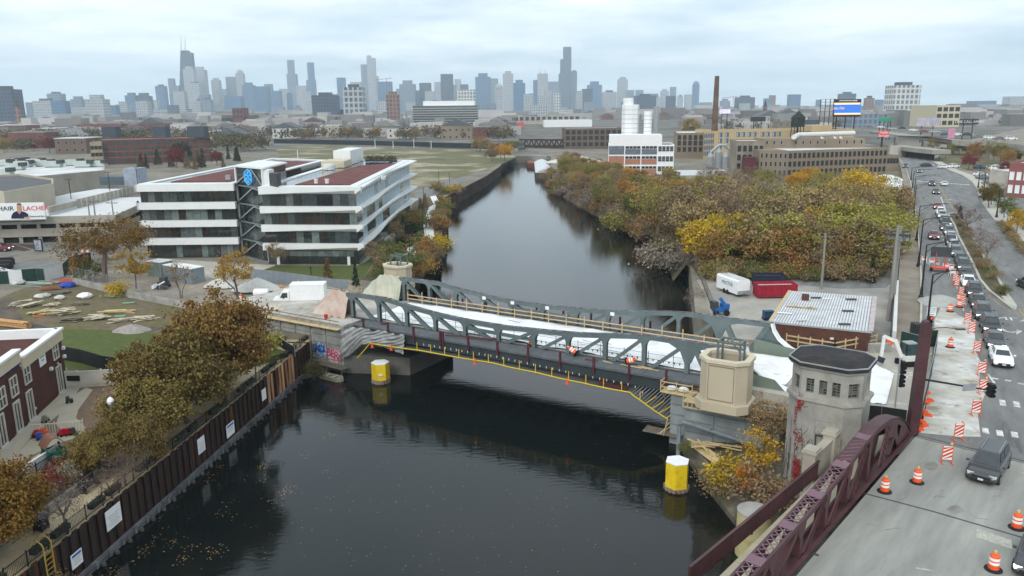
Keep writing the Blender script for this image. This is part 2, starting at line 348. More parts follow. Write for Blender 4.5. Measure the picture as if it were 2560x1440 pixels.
MP=[at(*p)for p in ml+mr];mp2=[(p.x,p.y)for p in MP]
struct('median_kerb',MB().ring(mp2,inset(mp2,.35),5.9,6.17),LCONC)
mi_=inset(mp2,.34)
struct('median_bed',MB().prism(mi_,5.9,6.12,bot=False),M('mulch_bed',(.1,.075,.05),.95,.4,1.5,c2=(.07,.08,.025),c2sc=.4,bump=.6))
struct('median_paving',MB().prism([(p.x,p.y)for p in ats(((2541,771),(2525,768),(2503,740),(2521,740)),6.12)],6.0,6.15,bot=False),LCONC)
#MAROON BRIDGE IN THE FOREGROUND
MAROON=M('maroon_paint',(.08,.03,.034),.5,.25,.6,c2=(.06,.022,.025),c2sc=.5,spec=.4,bump=.05)
br=thing('maroon_truss_bridge','dark maroon steel truss bridge with concrete roadway in the near right corner','bridge',C(0))
S0,S1=-16,CL
MB().ext([C(S0,0,-.9),C(S0,-24,-.9),C(S1,-24,-.9),C(S1,0,-.9)],(0,0,.9)).build('roadway',DECKC,br)
j=MB()
def dk(s0,o0,s1,o1,w,z=.004):strip(j,C(s0,o0),C(s1,o1),w,6+z+.004)
jd=[at(2155,1232),at(2330,1278),at(2560,1345),at(2700,1390)]
for a,b in zip(jd,jd[1:]):strip(j,a,b,.16,6.008)
j.build('expansion_joint',M('joint_rubber',(.07,.07,.07),.9),br)
for a,b,w in((C(CL-.2,0),C(CL-.2,-24),.12),(at(2030,1383),at(2047,1389),.25)):j=MB();strip(j,a,b,w,6.008);j.build('expansion_joint',MC['joint_rubber'],br)
cr_=MB();rr=random.Random(4)
for i in range(46):
 s=rr.uniform(-6,20);o=rr.uniform(-16,-1.2);p=C(s,o);a=rr.gauss(-.35,.35);ln=rr.uniform(.2,1.3)
 for q in range(4):
  p2=p+(cu*math.cos(1.4+a)*-1+cn*-math.sin(1.4+a)*-1)*ln*.3;a+=rr.gauss(0,.4);strip(cr_,p,p2,rr.uniform(.015,.045),6.006);p=p2
cr_.build('crack',M('crack_dark',(.14,.14,.135),.95),br,kind='stuff')
rs=random.Random(9);st=MB()
for i in range(26):
 p=C(rs.uniform(-8,22),rs.uniform(-18,-1));n=9;r0=rs.uniform(.15,.7);st.add([p+(cu*math.cos(k*2*PI/n)*1.5+cn*math.sin(k*2*PI/n))*r0*rs.uniform(.5,1)+V(0,0,.0035+i*.0002)for k in range(n)],[tuple(range(n))])
st.build('stain',M('deck_stain',(.225,.22,.195),.95,.4,1.5),br,kind='stuff')
dm=MB()
for i in range(6):a=at(2448+i*15,1345+i*5.2);dm=MB();strip(dm,a,a+cu*1.1+cn*.2,.28,6.009);dm.build('worn_marking',M('worn_marking',(.42,.42,.36),.9,.4,3),br)
for x,y in((2290,1420),(2555,1182)):a=at(x,y);dm=MB();strip(dm,a,a+cu*.3-cn*.8,.12,6.009);dm.build('worn_marking',MC['worn_marking'],br)
PR=((-16,8.35),(-10,8.5),(-6,8.6),(0,8.8),(5,9.0),(9,9.4),(12,9.75),(14.5,9.87),(17,9.62),(19.5,8.95),(22,7.65),(23.6,6.3))
def zt(s):return np.interp(s,[p[0]for p in PR],[p[1]for p in PR])-6
OI,OO=.32,.98;OM=(OI+OO)/2
tc_=MB();ss=[-16+i*.8 for i in range(50)];ss=[s for s in ss if s<=23.7]
for a,b in zip(ss,ss[1:]):
 for o in(OI,OO):tc_.beam(C(a,o,zt(a)-.24),C(b,o,zt(b)-.24),.04,.5);tc_.beam(C(a,o+(.06 if o>OM else-.06),zt(a)),C(b,o+(.06 if o>OM else-.06),zt(b)),.16,.03)
 if b>9.5:tc_.beam(C(a,OM,zt(a)+.018),C(b,OM,zt(b)+.018),OO-OI+.24,.03)
tc_.build('top_chord',MAROON,br)
LIL=M('maroon_paint_faded',(.17,.095,.12),.55,.2,.8)
lc_=MB();bt=MB();s=-16
while s<9.5:
 for e in range(6):
  a,b=s+e*.55,s+e*.55+.55
  lc_.beam(C(a,OI,zt(a)+.02),C(b,OO,zt(b)+.02),.07,.015);lc_.beam(C(a,OO,zt(a)+.035),C(b,OI,zt(b)+.035),.07,.015)
 MB().beam(C(s+3.3,OM,zt(s+3.3)+.03),C(s+4.1,OM,zt(s+4.1)+.03),OO-OI+.2,.03).build('batten_plate',LIL,br);s+=4.1
lc_.build('lacing_bars',LIL,br,kind='stuff')
bc=MB()
for o in(OI-.1,OO+.1):bc.beam(C(S0,o,.2),C(S1-.6,o,.2),.05,.4)
bc.beam(C(S0,OM,.02),C(S1-.6,OM,.02),OO-OI+.15,.04);bc.beam(C(S0,OI-.2,.42),C(S1-.6,OI-.2,.42),.24,.03);bc.build('bottom_chord',MAROON,br)
def hmem(name,s0,z0,s1,z1,w,lace=False,web=True):
 b=MB()
 for o in(OI+.03,OO-.03):b.beam(C(s0,o,z0),C(s1,o,z1),.04,w,up=cu if abs(s1-s0)<abs(z1-z0)else(0,0,1))
 if web:b.beam(C(s0,OM,z0),C(s1,OM,z1),OO-OI-.11,.04,up=cu if abs(s1-s0)<abs(z1-z0)else(0,0,1))
 if lace:
  a,c=Vector((s0,z0)),Vector((s1,z1));L_=(c-a).length;n=max(3,int(L_/.42));q=(c-a)/n;pw=Vector((-q.y,q.x)).normalized()*w*.5
  for o in(OI,OO-.0):
   for i in range(n):
    p0,p1=a+q*i,a+q*(i+1)
    for sg in(1,-1):x0,x1=p0+pw*sg,p1-pw*sg;b.beam(C(x0.x,o,x0.y),C(x1.x,o,x1.y),.03,.075,up=cn)
   for sg in(1,-1):b.beam(C(s0,o,z0)+cu*pw.x*sg+V(0,0,pw.y*sg),C(s1,o,z1)+cu*pw.x*sg+V(0,0,pw.y*sg),.05,.09,up=cn)
 b.build(name,MAROON,br)
pan=[-14.2,-10.3,-6.4,-2.5,1.4,5.3,9.2]
for i,s in enumerate(pan):
 hmem('vertical_member',s,.3,s,zt(s)-.45,.42)
 if i:hmem('diagonal_member',pan[i-1]+.4,.3,s-.25,zt(s)-.4,.4,web=i<5,lace=i>=5)
hmem('diagonal_member',9.5,.4,12.2,zt(12.2)-.5,.9,lace=True,web=False)
hmem('diagonal_member',15.9,.4,17.2,zt(17.2)-.5,1.0,lace=True,web=False)
hmem('vertical_member',13.2,.3,13.2,zt(13.2)-.4,.5);hmem('diagonal_member',20.5,.4,18.2,zt(18.2)-.4,.55)
hmem('diagonal_member',18.2,.4,19.6,zt(19.6)-.4,.35)
g=MB()
for o in(OI,OO):g.ext([C(20.0,o,.2),C(23.5,o,.2),C(22.2,o,zt(22.2)-.4),C(20.6,o,zt(20.6)-.45)],cn*.03);g.ext([C(16.6,o,2.2),C(19.8,o,1.4),C(19.4,o,zt(19.4)-.4),C(16.2,o,zt(16.2)-.4)],cn*.03)
for s in(-6.4,-2.5,1.4,5.3,9.2):
 for o in(OI-.01,OO+.01):g.ext([C(s-.75,o,zt(s-.75)-.4),C(s+.6,o,zt(s+.6)-.4),C(s+.3,o,zt(s)-1.2),C(s-.4,o,zt(s)-1.2)],cn*.02)
g.build('gusset_plate',MAROON,br)
WALKC=M('footway_concrete',(.4,.355,.26),.9,.15,.8,bump=.1)
i=0;s=-14.
while s<CL-.5:
 e_=min(s+2.6,CL-.5);MB().ext([C(s+.02,OO+.35,-.3),C(s+.02,3.1,-.3),C(e_-.02,3.1,-.3),C(e_-.02,OO+.35,-.3)],(0,0,.42)).build('footway_slab',WALKC,br);s=e_
RA,RB=at(1722,1470),at(2044,1194);rd=(RB-RA).normalized();RL=(RB-RA).length;rl=MB();rl.beam(RA+V(0,0,1.25),RB+V(0,0,1.25),.16,.08);rl.beam(RA+V(0,0,.16),RB+V(0,0,.16),.08,.12);rl.build('top_rail',MAROON,br)
bl=MB();n=int(RL/.11)
for i in range(n):p=RA+rd*(i*.11);bl.beam(p+V(0,0,.2),p+V(0,0,1.22),.045,.05,up=rd)
bl.build('balusters',MAROON,br,kind='stuff')
for i in range(int(RL/2.4)+1):p=RA+rd*min(i*2.4,RL-.06);MB().beam(p+V(0,0,0),p+V(0,0,1.22),.12,.12,up=rd).build('railing_post',MAROON,br)
ST=M('carved_limestone',(.44,.4,.33),.9,.2,1.2,c2=(.33,.3,.25),c2sc=.6,bump=.25)
pb=thing('stone_balustrade','pale stone balustrade with two capped piers at the end of the maroon railing','balustrade',at(2035,1200))
p1,p2=at(2022,1222,5),at(2071,1172,5);ang=math.atan2(p2.y-p1.y,p2.x-p1.x)
for p in(p1,p2):
 q=MB().box((p.x,p.y,6.0),(1.0,.85,3.6),ang).build('pier',ST,pb);MB().box((p.x,p.y,7.86),(1.2,1.05,.14),ang).box((p.x,p.y,8.0),(1.05,.9,.14),ang).build('cap',ST,q)
MB().beam(V(p1.x,p1.y,6.2),V(p2.x,p2.y,6.2),.45,2.4).build('parapet_wall',ST,pb);MB().beam(V(p1.x,p1.y,7.47),V(p2.x,p2.y,7.47),.6,.14).build('coping',ST,pb)
cy=at(1886,1275,3.4);t=thing('concrete_pile_cap','short yellowish concrete cylinder in the water beside the maroon bridge','bridge fender',(cy.x,cy.y,0))
MB().lathe([(1.15,-1),(1.15,3.3)],(cy.x,cy.y,0),28).build('cylinder',M('yellowed_concrete',(.5,.44,.22),.9,.25,.9,c2=(.3,.24,.13),c2sc=.9,c2amt=.6),t);MB().lathe([(1.17,3.3),(1.17,3.42)],(cy.x,cy.y,0),28).build('top',CONC,t)
gp=at(2277,1085);gt=thing('barrier_gate_post','tall maroon steel post with rounded top standing at the end of the maroon truss','bridge post',gp)
zt_=onplane(2300,800,gp,gp+V(1,0,0)).z;b=MB();hh=zt_-6;tb=Vector((.72,0,0))
prf=[(-.32,0),(.42,0),(.56,hh*.9),(.5,hh*.96),(.3,hh),(.02,hh*.985),(-.08,hh*.94)]
b.ext([gp+V(x+.0,-.3,z)for x,z in prf],(0,.6,0));b.build('post',MAROON,gt)
b=MB();[b.box((gp.x+.02+z*.03,gp.y-.31,6+z),(.66,.03,.05))for z in np.arange(.4,hh*.9,.45)];b.build('rivet_rows',MAROON,gt,kind='stuff')
ma0=V(gp.x+.4,gp.y,6+hh*.49);pe=onplane(2480,977,gp,gp+V(1,.15,0));ms=thing('signal_mast_arm','horizontal black signal mast arm reaching over the closed lane from the maroon post','traffic signal',(ma0.x,ma0.y,6))
MB().tube([ma0,pe],[.09,.06],8).build('arm',BLACK,ms)
def sighead(parent,p,rz,n=3,lit=None):
 hd=MB().box((p[0],p[1],p[2]),(.34,.22,.36*n),rz).build('signal_head',BLACK,parent)
 for k in range(n):
  z=p[2]+.36*(n/2-.5-k);d=Vector((math.sin(rz),-math.cos(rz),0));c=Vector((p[0],p[1],z))+d*.12
  MB().tube([c,c+d*.16],[.13,.14],10,cap=False).build('visor',BLACK,hd)
  if lit==k:MB().tube([c,c+d*.02],.12,12).build('red_light',M('red_signal_lamp',(1,.04,.03),.4,0,emit=2.),hd)
sighead(ms,pe,.15);sighead(ms,pe+V(.02,.3,0),.15+PI)
sg=pe.lerp(ma0,.34);MB().box((sg.x,sg.y-.12,sg.z),(1.15,.03,.55),.15).build('sign_back',GALV,ms)
lp=at(2236,1030);t=thing('signal_pole','thin galvanised pole with black traffic signals beside the bridge house','traffic signal',lp)
MB().tube([lp,lp+V(0,0,4.6)],.07,8).build('pole',GALV,t)
for dz,r in((3.9,0.6),(2.75,.6)):sighead(t,lp+V(.3,0,dz),r,3)
#VEHICLES
PAINT=M('car_paint',(1,1,1),.28,.05,3,objcol=True,spec=.6);TYRE=M('tyre_rubber',(.015,.015,.015),.9);RIM=M('alloy_rim',(.35,.36,.37),.35,.2,4,metal=.7)
LAMPW=M('headlamp_lit',(1,.97,.9),.2,0,emit=1.2);LAMPO=M('headlamp_glass',(.5,.52,.54),.15,.1);LAMPR=M('tail_lamp',(.35,.015,.015),.3);PLATE=M('number_plate',(.6,.62,.64),.5)
TRIMB=M('black_trim',(.02,.02,.022),.5)
def wheels(root,xs,hw,r,mb_w=.22):
 for x in xs:
  for sd in(-1,1):
   w=MB().lathe([(r*.6,-mb_w/2),(r*.94,-mb_w/2),(r,-mb_w/2+.04),(r,mb_w/2-.04),(r*.94,mb_w/2),(r*.6,mb_w/2)],(0,0,0),16);o=w.build('wheel',TYRE,root,local=True);M4=Matrix.Translation((x,sd*(hw-.1),r))@Matrix.Rotation(PI/2,4,'X');o.matrix_basis=M4;WM[o]=WM[root]@M4
   MB().lathe([(.02,-mb_w/2-.012),(r*.62,-mb_w/2-.004),(r*.62,mb_w/2+.004),(.02,mb_w/2+.012)],(0,0,0),10).build('rim',RIM,o,local=True)
def car(kind):
 Ln,Wd,Ht,hood,belt,x0,x1,x2,x3,r={'sedan':(4.8,1.84,1.44,.92,.98,1.05,.3,-1.05,-1.75,.33),'suv':(4.7,1.9,1.72,1.05,1.12,1.1,.4,-1.75,-2.2,.37),'minivan':(5.15,2.0,1.74,1.0,1.08,1.55,.62,-2.1,-2.48,.36)}[kind]
 t=thing('car','car','car');hw=Wd/2;hl=Ln/2;zb=.24
 st=[(-hl,.8,.45,belt*.84),(-hl+.12,.93,.3,belt*.95),(-hl+.7,1,zb,belt),(x0-.2,1,zb,belt),(x0+.1,.995,zb,belt-.02),(hl-.9,.98,zb,hood-.05),(hl-.35,.93,.26,hood-.14),(hl-.08,.84,.34,hood-.28),(hl,.72,.42,hood-.4)]
 b=MB();vs=[];fs=[];npf=10
 for x,w,z0,z1 in st:
  y=hw*w;hgt=z1-z0
  vs+=[(x,-y*.9,z0),(x,-y*.985,z0+.16*hgt),(x,-y,z0+.5*hgt),(x,-y*.965,z0+.86*hgt),(x,-y*.86,z1),(x,y*.86,z1),(x,y*.965,z0+.86*hgt),(x,y,z0+.5*hgt),(x,y*.985,z0+.16*hgt),(x,y*.9,z0)]
 for i in range(len(st)-1):
  for q in range(npf):fs.append((i*npf+q,(i+1)*npf+q,(i+1)*npf+(q+1)%npf,i*npf+(q+1)%npf))
 fs+=[tuple(range(npf)),tuple(range((len(st)-1)*npf,len(st)*npf))[::-1]]
 b.add(vs,fs);yb,yt=hw*.87,hw*.68
 lo=[(x0,yb*.93),(x0,-yb*.93),(x3,-yb*.9),(x3,yb*.9)];hi=[(x1,yt*.93),(x1,-yt*.93),(x2,-yt),(x2,yt)];zl=belt-.03
 cab=[(x,y,zl)for x,y in lo]+[(x,y,Ht-.05)for x,y in hi]+[(x-.08*(1 if k<2 else-1.5),y*.86,Ht)for k,(x,y)in enumerate(hi)]
 b.add(cab,[(0,1,5,4),(1,2,6,5),(2,3,7,6),(3,0,4,7),(4,5,9,8),(5,6,10,9),(6,7,11,10),(7,4,8,11),(8,9,10,11)])
 o=b.build('body',PAINT,t,local=True,smooth=False)
 c=[Vector(p)for p in cab]
 def pane(name,i,j_,k,l,sx0,sx1,out):
  p=lambda u,v:(c[i].lerp(c[j_],u)).lerp(c[l].lerp(c[k],u),v)+Vector(out);MB().quad(p(sx0,.1),p(sx1,.1),p(sx1,.92),p(sx0,.92)).build(name,GLASS,t,local=True)
 pane('windscreen',0,1,5,4,.06,.94,(.016,0,.012));pane('rear_window',2,3,7,6,.08,.92,(-.016,0,.012))
 for a,e in((.1,.46),(.5,.92)):pane('side_window',1,2,6,5,a,e,(0,-.016,.008));pane('side_window',3,0,4,7,1-e,1-a,(0,.016,.008))
 wheels(t,(hl-.92,-hl+.98),hw,r)
 for sd in(-1,1):
  MB().box((hl-.2,sd*hw*.66,hood-.3),(.26,hw*.4,.15),sd*-.35).build('headlight',LAMPW if kind!='minivan' else LAMPO,t,local=True)
  MB().box((-hl+.05,sd*hw*.68,belt*.82),(.12,hw*.36,.18),sd*.2).build('tail_light',LAMPR,t,local=True)
  MB().box((x0-.25,sd*(hw+.08),belt+.05),(.16,.2,.13)).build('mirror',PAINT,t,local=True)
 MB().box((hl-.02,0,hood-.42),(.1,Wd*.55,.17)).box((hl-.06,0,.36),(.12,Wd*.7,.14)).build('grille',TRIMB,t,local=True)
 MB().box((hl+.04,0,.46),(.03,.32,.13)).build('number_plate',PLATE,t,local=True)
 if kind!='sedan':
  b=MB();[b.beam((x1-.2,s*yt*.8,Ht+.05),(x2+.1,s*yt*.8,Ht+.05),.04,.04)for s in(-1,1)];b.build('roof_rails',GALV,t,local=True)
 return Proto(t)
CARS={k:car(k)for k in('sedan','suv','minivan')}
BODYC=dict(white=(.7,.71,.71),black=(.018,.019,.021),charcoal=(.045,.048,.053),grey=(.13,.14,.15),silver=(.36,.38,.39),red=(.22,.02,.02),blue=(.03,.06,.14),maroon=(.14,.02,.025),beige=(.4,.36,.28))
def putcar(kind,col,p,hd,label,group=None,sc=1.):
 c=CARS[kind].put(Vector(p),math.atan2(hd[1],hd[0]),sc,label,group,(*BODYC[col],1));return c
q='queue of cars waiting beside the planted median'
A_,B_=at(2509,922),at(2351,540)
ql=[('sedan','white','white sedan with a dark sunroof first in the queue'),('sedan','charcoal','dark grey sedan right behind the white sedan that heads the queue'),('suv','black','black sport utility with a V shaped chrome grille, third in the queue'),('suv','charcoal','charcoal sport utility fourth in the queue, level with the road lettering'),('sedan','black','black sedan fifth in the queue, just behind the charcoal sport utility'),('suv','black','black sport utility sixth in the queue, behind the second white sedan\'s neighbour'),('sedan','white','white sedan in the queue level with the gravel heap'),('sedan','charcoal','charcoal sedan behind the white sedan beside the gravel heap'),('suv','charcoal','charcoal sport utility level with the last striped barricades'),('sedan','black','black sedan between two sport utilities beside the median shrubs'),('suv','grey','grey van like sport utility beside the message board trailer'),('suv','silver','silver sport utility just behind the grey one at the message board'),('suv','black','black off road car with round lamps in mid queue'),('sedan','silver','silver sedan in the queue level with the red sedan'),('suv','grey','grey sport utility behind the silver sedan in the upper queue'),('sedan','charcoal','charcoal sedan eight cars from the far end of the queue'),('suv','black','black sport utility near the far end of the queue'),('sedan','grey','grey sedan three cars from the far end of the queue'),('suv','silver','silver sport utility next to last in the queue'),('suv','white','white sport utility at the far tail of the queue')]
for i,(k_,c_,l_)in enumerate(ql):
 p=A_.lerp(B_,(i/(len(ql)-1))**1.0)-fw*2.2+fr_*RN.uniform(-.25,.25);putcar(k_,c_,p,fw,l_,q)
putcar('sedan','red',at(2344,524)-fw*2,fw,'bright red car just past the far tail of the queue')
putcar('sedan','maroon',at(2335,600)-fw*2,fw,'dark red sedan driving alone in the lane beside the queue')
putcar('suv','charcoal',at(2329,464),fw,'dark sport utility on the far crossing beside a white car');putcar('sedan','white',at(2360,464),-fw,'white sedan driving away at the far crossing')
putcar('sedan','black',at(2339,484),fw,'black sedan alone between the far crossing and the queue');putcar('sedan','grey',at(2298,431),fw,'small grey sedan beyond the far crossing')
putcar('suv','black',at(2263,419),fw,'black pickup like car at the viaduct junction');putcar('suv','black',at(2316,417),(1,-.1,0),'black car turning across the junction before the viaduct')
putcar('sedan','white',at(2358,421),(1,.3,0),'white sedan parked by the red and white billboard');putcar('suv','white',at(2384,420),(1,.4,0),'white van at the kerb by the red and white billboard')
putcar('suv','black',at(2572,722),-(fw+V(.25,0,0)),'black car driving away at the right edge beside the median')
mv=at(2470,1180);hv=(at(2440,1200)-at(2492,1120));putcar('minivan','charcoal',mv,hv.normalized(),'dark grey minivan driving across the maroon bridge')
putcar('sedan','charcoal',at(2590,1408),-cu,'dark car cut off by the lower right edge')
#TRAFFIC DRUMS AND BARRICADES
REFW=M('reflective_white',(.8,.79,.76),.4,.05);REDO=M('barricade_orange_red',(.62,.06,.03),.5,.08)
dr=thing('traffic_drum','drum','traffic drum');MB().lathe([(.46,0),(.46,.05),(.3,.11)],n=16).build('rubber_base',TYRE,dr,local=True)
MB().lathe([(.285,.06),(.275,.3),(.265,.33),(.25,.85),(.2,.92),(.18,.95)],n=18).build('body',ORANGE,dr,local=True)
for z,r in((.38,.272),(.62,.266)):MB().lathe([(r,z),(r-.004,z+.15)],n=18).build('reflective_band',REFW,dr,local=True)
MB().lathe([(.04,.95),(.04,1.0),(.09,1.02),(.09,1.16),(.04,1.19)],n=10).build('warning_light',M('amber_lens',(.6,.4,.15),.4),dr,local=True)
DRUM=Proto(dr);dg='orange and white traffic drums'
for x,y,l in((2211,1229,'orange drum nearest the truss on the maroon bridge'),(2292,1206,'orange drum with pale lamp second from the truss on the maroon bridge'),(2541,1320,'orange drum at the right edge of the maroon bridge deck'),(2483,1424,'orange drum at the bottom edge of the maroon bridge deck'),(2375,868,'orange drum with four bands in the middle of the dusty lane'),(2375,779,'orange drum on the chalky white part of the closed lane'),(2397,752,'orange drum beside the foot of the gravel heap'),(2398,768,'orange drum just in front of the gravel heap')):
 DRUM.put(at(x,y),RN.random()*6,1,l,dg)
for x,y,z,l in((704,733,4.6,'orange drum between the white tank trailer and the pale gravel pile'),(746,718,4.6,'orange drum against the grey board fence behind the box truck'),(603,752,4.4,'orange drum beside the wooden frames near the tank trailer'),(221,634,4,'orange drum by the street behind the big rust coloured tree'),(208,634,4,'orange drum left of another behind the big rust coloured tree')):DRUM.put(at(x,y,z),1,1,l,dg)
vp=thing('striped_barricade','panel','barricade');MB().box((0,0,.78),(.62,.04,1.0)).build('board',REFW,vp,local=True);b=MB()
for k in range(-1,5):
 z=.3+k*.3;pts=[(-.305,z),(.305,z+.36),(.305,z+.2),(-.305,z-.16)];cl=[]
 pts=[(x,min(1.27,max(.29,zz_)))for x,zz_ in pts]
 if len({round(p[1],3)for p in pts})>2:b.ext([(x,-.023,zz_)for x,zz_ in pts],(0,-.004,0));b.ext([(x,.023,zz_)for x,zz_ in pts],(0,.004,0))
b.build('red_stripes',REDO,vp,local=True);MB().box((-.33,0,.7),(.04,.05,1.35)).box((.33,0,.7),(.04,.05,1.35)).box((-.33,0,.03),(.08,.7,.06)).box((.33,0,.03),(.08,.7,.06)).build('stand',ORANGE,vp,local=True)
MB().lathe([(.05,1.38),(.09,1.42),(.09,1.54),(.04,1.58)],(.2,0,0),10).build('warning_light',MC['amber_lens'],vp,local=True);VPN=Proto(vp);bg_='red and white striped barricade panels along the closed lane'
for i,(x,y,l)in enumerate(((2366,1158,'lower of the two striped barricades standing on the maroon bridge'),(2395,1100,'striped barricade at the joint where the maroon bridge ends'),(2439,1038,'striped barricade below the mast arm, next to the bridge joint'),(2456,984,'striped barricade right under the mast arm'),(2453,938,'striped barricade just above the mast arm'),(2441,884,'striped barricade level with the white sedan that heads the queue'),(2428,833,'striped barricade level with the big black car with V grille'),(2418,810,'striped barricade at the lower edge of the chalky patch'),(2405,765,'striped barricade right of the gravel heap'),(2402,741,'striped barricade behind the drum at the gravel heap'),(2391,717,'nearer of the pair of leaning striped barricades above the gravel heap'),(2387,706,'farther of the pair of leaning striped barricades above the gravel heap'))):
 VPN.put(at(x,y),-.15+RN.uniform(-.25,.25),1,l,bg_)
fb=thing('folding_barricade','fb','barricade');MB().box((0,-.18,.75),(.75,.03,.62)).build('sign_panel',REFW,fb,local=True);MB().box((0,-.2,.93),(.62,.02,.2)).build('orange_panel',REDO,fb,local=True)
b=MB();[b.beam((x,y,0),(x,y*.1,1.05),.05,.03)for x in(-.36,.36)for y in(-.35,.35)];b.build('legs',REFW,fb,local=True);FB=Proto(fb)
for x,y,l in((2309,657,'folding barricade half hidden by the lamp pole'),(2328,663,'folding barricade left of the message board'),(2340,668,'folding barricade in front of the message board'),(2362,674,'folding barricade right below the message board'),(2375,678,'small folding barricade between message board and queue'),(2380,690,'folding barricade nearest the striped panels')):FB.put(at(x,y),RN.uniform(-.3,.3),1,l,'folding barricades round the message board')
mb_=at(2348,678);t=thing('message_board_trailer','black electronic message board on an orange trailer facing away in the closed lane','message board',mb_)
MB().box((mb_.x,mb_.y,9.0),(2.9,.25,1.5),-.15).build('display',DGREY,t);b=MB();[b.tube([mb_+V(x,0,.5),mb_+V(x,0,2.9)],.07,6)for x in(-.7,.7)];b.build('mast',REDO,t);MB().box((mb_.x,mb_.y,6.55),(2.2,1.3,.2),-.15).build('trailer',REDO,t)
for s_ in(-1,1):MB().tube([mb_+V(s_*1.15,0,.3),mb_+V(s_*1.35,0,.3)],.3,12).build('wheel',TYRE,t)
#STREET LAMPS, POLES
def lamppost(base,ytop,xtop,arm,label,name='street_lamp',r=.13,flared=True,group='black street lamps with curved arms',armup=.35):
 top=onplane(xtop,ytop,base,base+V(1,0,0));h=top.z-base.z;t=thing(name,label,'street lamp',base,group=group);up=base+V(0,0,h)
 b=MB();b.lathe([(.32,0),(.3,.35),(.2,.6),(.17,1.5),(r,1.7),(r*.6,h)]if flared else[(r,0),(r*.7,h)],base,10);b.build('pole',BLACK,t)
 a=Vector(arm);n=9;p=[up+a*(i/n)+V(0,0,armup*math.sin(i/n*PI*.6))for i in range(n+1)];MB().tube(p,[.06]*5+[.045]*5,6).build('arm',BLACK,t)
 p2=[up+V(0,0,-1)+a*.62*(i/6)+V(0,0,1.0*math.sin(i/6*PI/2)+armup*.8*(i/6))for i in range(7)];MB().tube(p2,.04,6).build('brace',BLACK,t)
 d=a.normalized();MB().box(p[-1]+d*.35,(.8,.3,.14),math.atan2(d.y,d.x)).build('lamp_head',DGREY,t);return t
arm=(-fw*0+V(3.6,.6,0))
for bx_,by_,tx,ty,l,al in((2302,747,2314,613,'black street lamp nearest the gravel heap, arm over the barricades',4.0),(2296,665,2304,550,'black street lamp beside the message board trailer',4.3),(2291,602,2298,516,'black street lamp level with the dark red sedan',5.0),(2284,532,2289,463,'black street lamp fourth along the kerb',5.2),(2284,497,2287,442,'black street lamp by the white vaulted roof',5.2),(2281,470,2285,428,'black street lamp sixth along the kerb',5),(2277,450,2281,420,'farthest black street lamp of the row at the kerb',5)):
 lamppost(at(bx_,by_),ty,tx,V(al*.98,al*.2,0),l)
b_=at(2309,891);t=lamppost(b_,687,2333,V(2.7,.4,0),'black signal pole with red light and street lamp arm above the white panel','signal_lamp_pole',.12,False,group=None)
zz_=onplane(2320,801,b_,b_+V(1,0,0));sighead(t,b_+V(.1,-.25,zz_.z-6.2),.1,4,lit=0);sighead(t,b_+V(.12,-.25,zz_.z-8.0),.1,4)
zz_=onplane(2395,823,b_,b_+V(1,0,0));q=b_+V(0,0,zz_.z-6.4);MB().tube([q+V(0,0,.1),q+V(.9,0,.55),q+V(1.9,0,.6),q+V(3.1,0,.42)],.04,6).build('lower_arm',BLACK,t);MB().box(q+V(3.4,0,.4),(.9,.3,.14)).build('lower_lamp_head',DGREY,t)
for bx_,by_,tx,ty,l in((2491,544,2502,470,'black lamp pole on the right sidewalk by the small street trees'),(2457,495,2464,430,'black lamp pole on the right sidewalk farther off'),(2445,470,2450,415,'black lamp pole at the corner of the parking lot fence')):lamppost(at(bx_,by_),ty,tx,V(-1.5,.2,0),l,group='black lamp poles on the right sidewalk')
def globelamp(base,h,label,mat=BLACK,pm=None):
 t=thing('globe_lamp',label,'street lamp',base);b=MB();b.lathe([(.25,0),(.22,.4),(.1,.7),(.07,h-.5),(.14,h-.45),(.14,h-.3)],base,10);b.build('pole',pm or mat,t)
 MB().lathe([(.08,h-.3),(.24,h-.15),(.28,h+.08),(.2,h+.28),(.05,h+.4)],base,12).build('globe',M('milk_glass',(.75,.78,.8),.3,.03),t,smooth=True);return t
globelamp(at(2525,580),2.9,'ornamental globe lamp on the right sidewalk')
#GREY TRUSS BRIDGE UNDER REPAIR
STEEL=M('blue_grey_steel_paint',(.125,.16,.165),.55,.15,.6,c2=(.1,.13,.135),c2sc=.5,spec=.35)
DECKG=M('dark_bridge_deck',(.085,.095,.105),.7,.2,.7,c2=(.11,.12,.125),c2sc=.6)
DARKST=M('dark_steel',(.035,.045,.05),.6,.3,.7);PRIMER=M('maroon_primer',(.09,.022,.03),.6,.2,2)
SHEET=M('white_cover_sheet',(.76,.77,.78),.7,.1,.5,c2=(.58,.57,.53),c2sc=.4,c2amt=.62,lines=((.5,.48,.44),.9,.68));TIMB=M('raw_timber',(.5,.36,.21),.85,.25,2,island=.2)
WP0,WP1=at(930,800),at(1715,932);wu=(WP1-WP0).normalized();wv=Vector((-wu.y,wu.x,0));WL=(WP1-WP0).length
def Wp(s,o=0.,z=0.):return WP0+wu*s+wv*o+V(0,0,z)
def sx_(px,py):p=onplane(px,py,WP0,WP1);return(p-WP0).dot(wu),p.z-6
FD=(at(1073,758)-WP0).dot(wv);OE=(at(1050,839)-WP0).dot(wv);print('bridge width',FD,'edge',OE,'len',WL)
top=[sx_(*p)for p in((868,731),(965,744),(1025,763),(1098,783),(1172,799),(1263,814),(1400,828),(1443,832),(1530,834),(1583,835),(1635,839),(1737,855),(1866,873))]
def wt(s):return float(np.interp(s,[t[0]for t in top],[t[1]for t in top]))
STt=top[0][0];EN=top[-1][0];print('top',[(round(a,1),round(b,2))for a,b in top])
wb=thing('grey_truss_bridge','blue grey steel truss bridge under repair with white sheeting over its roadway','bridge',WP0)
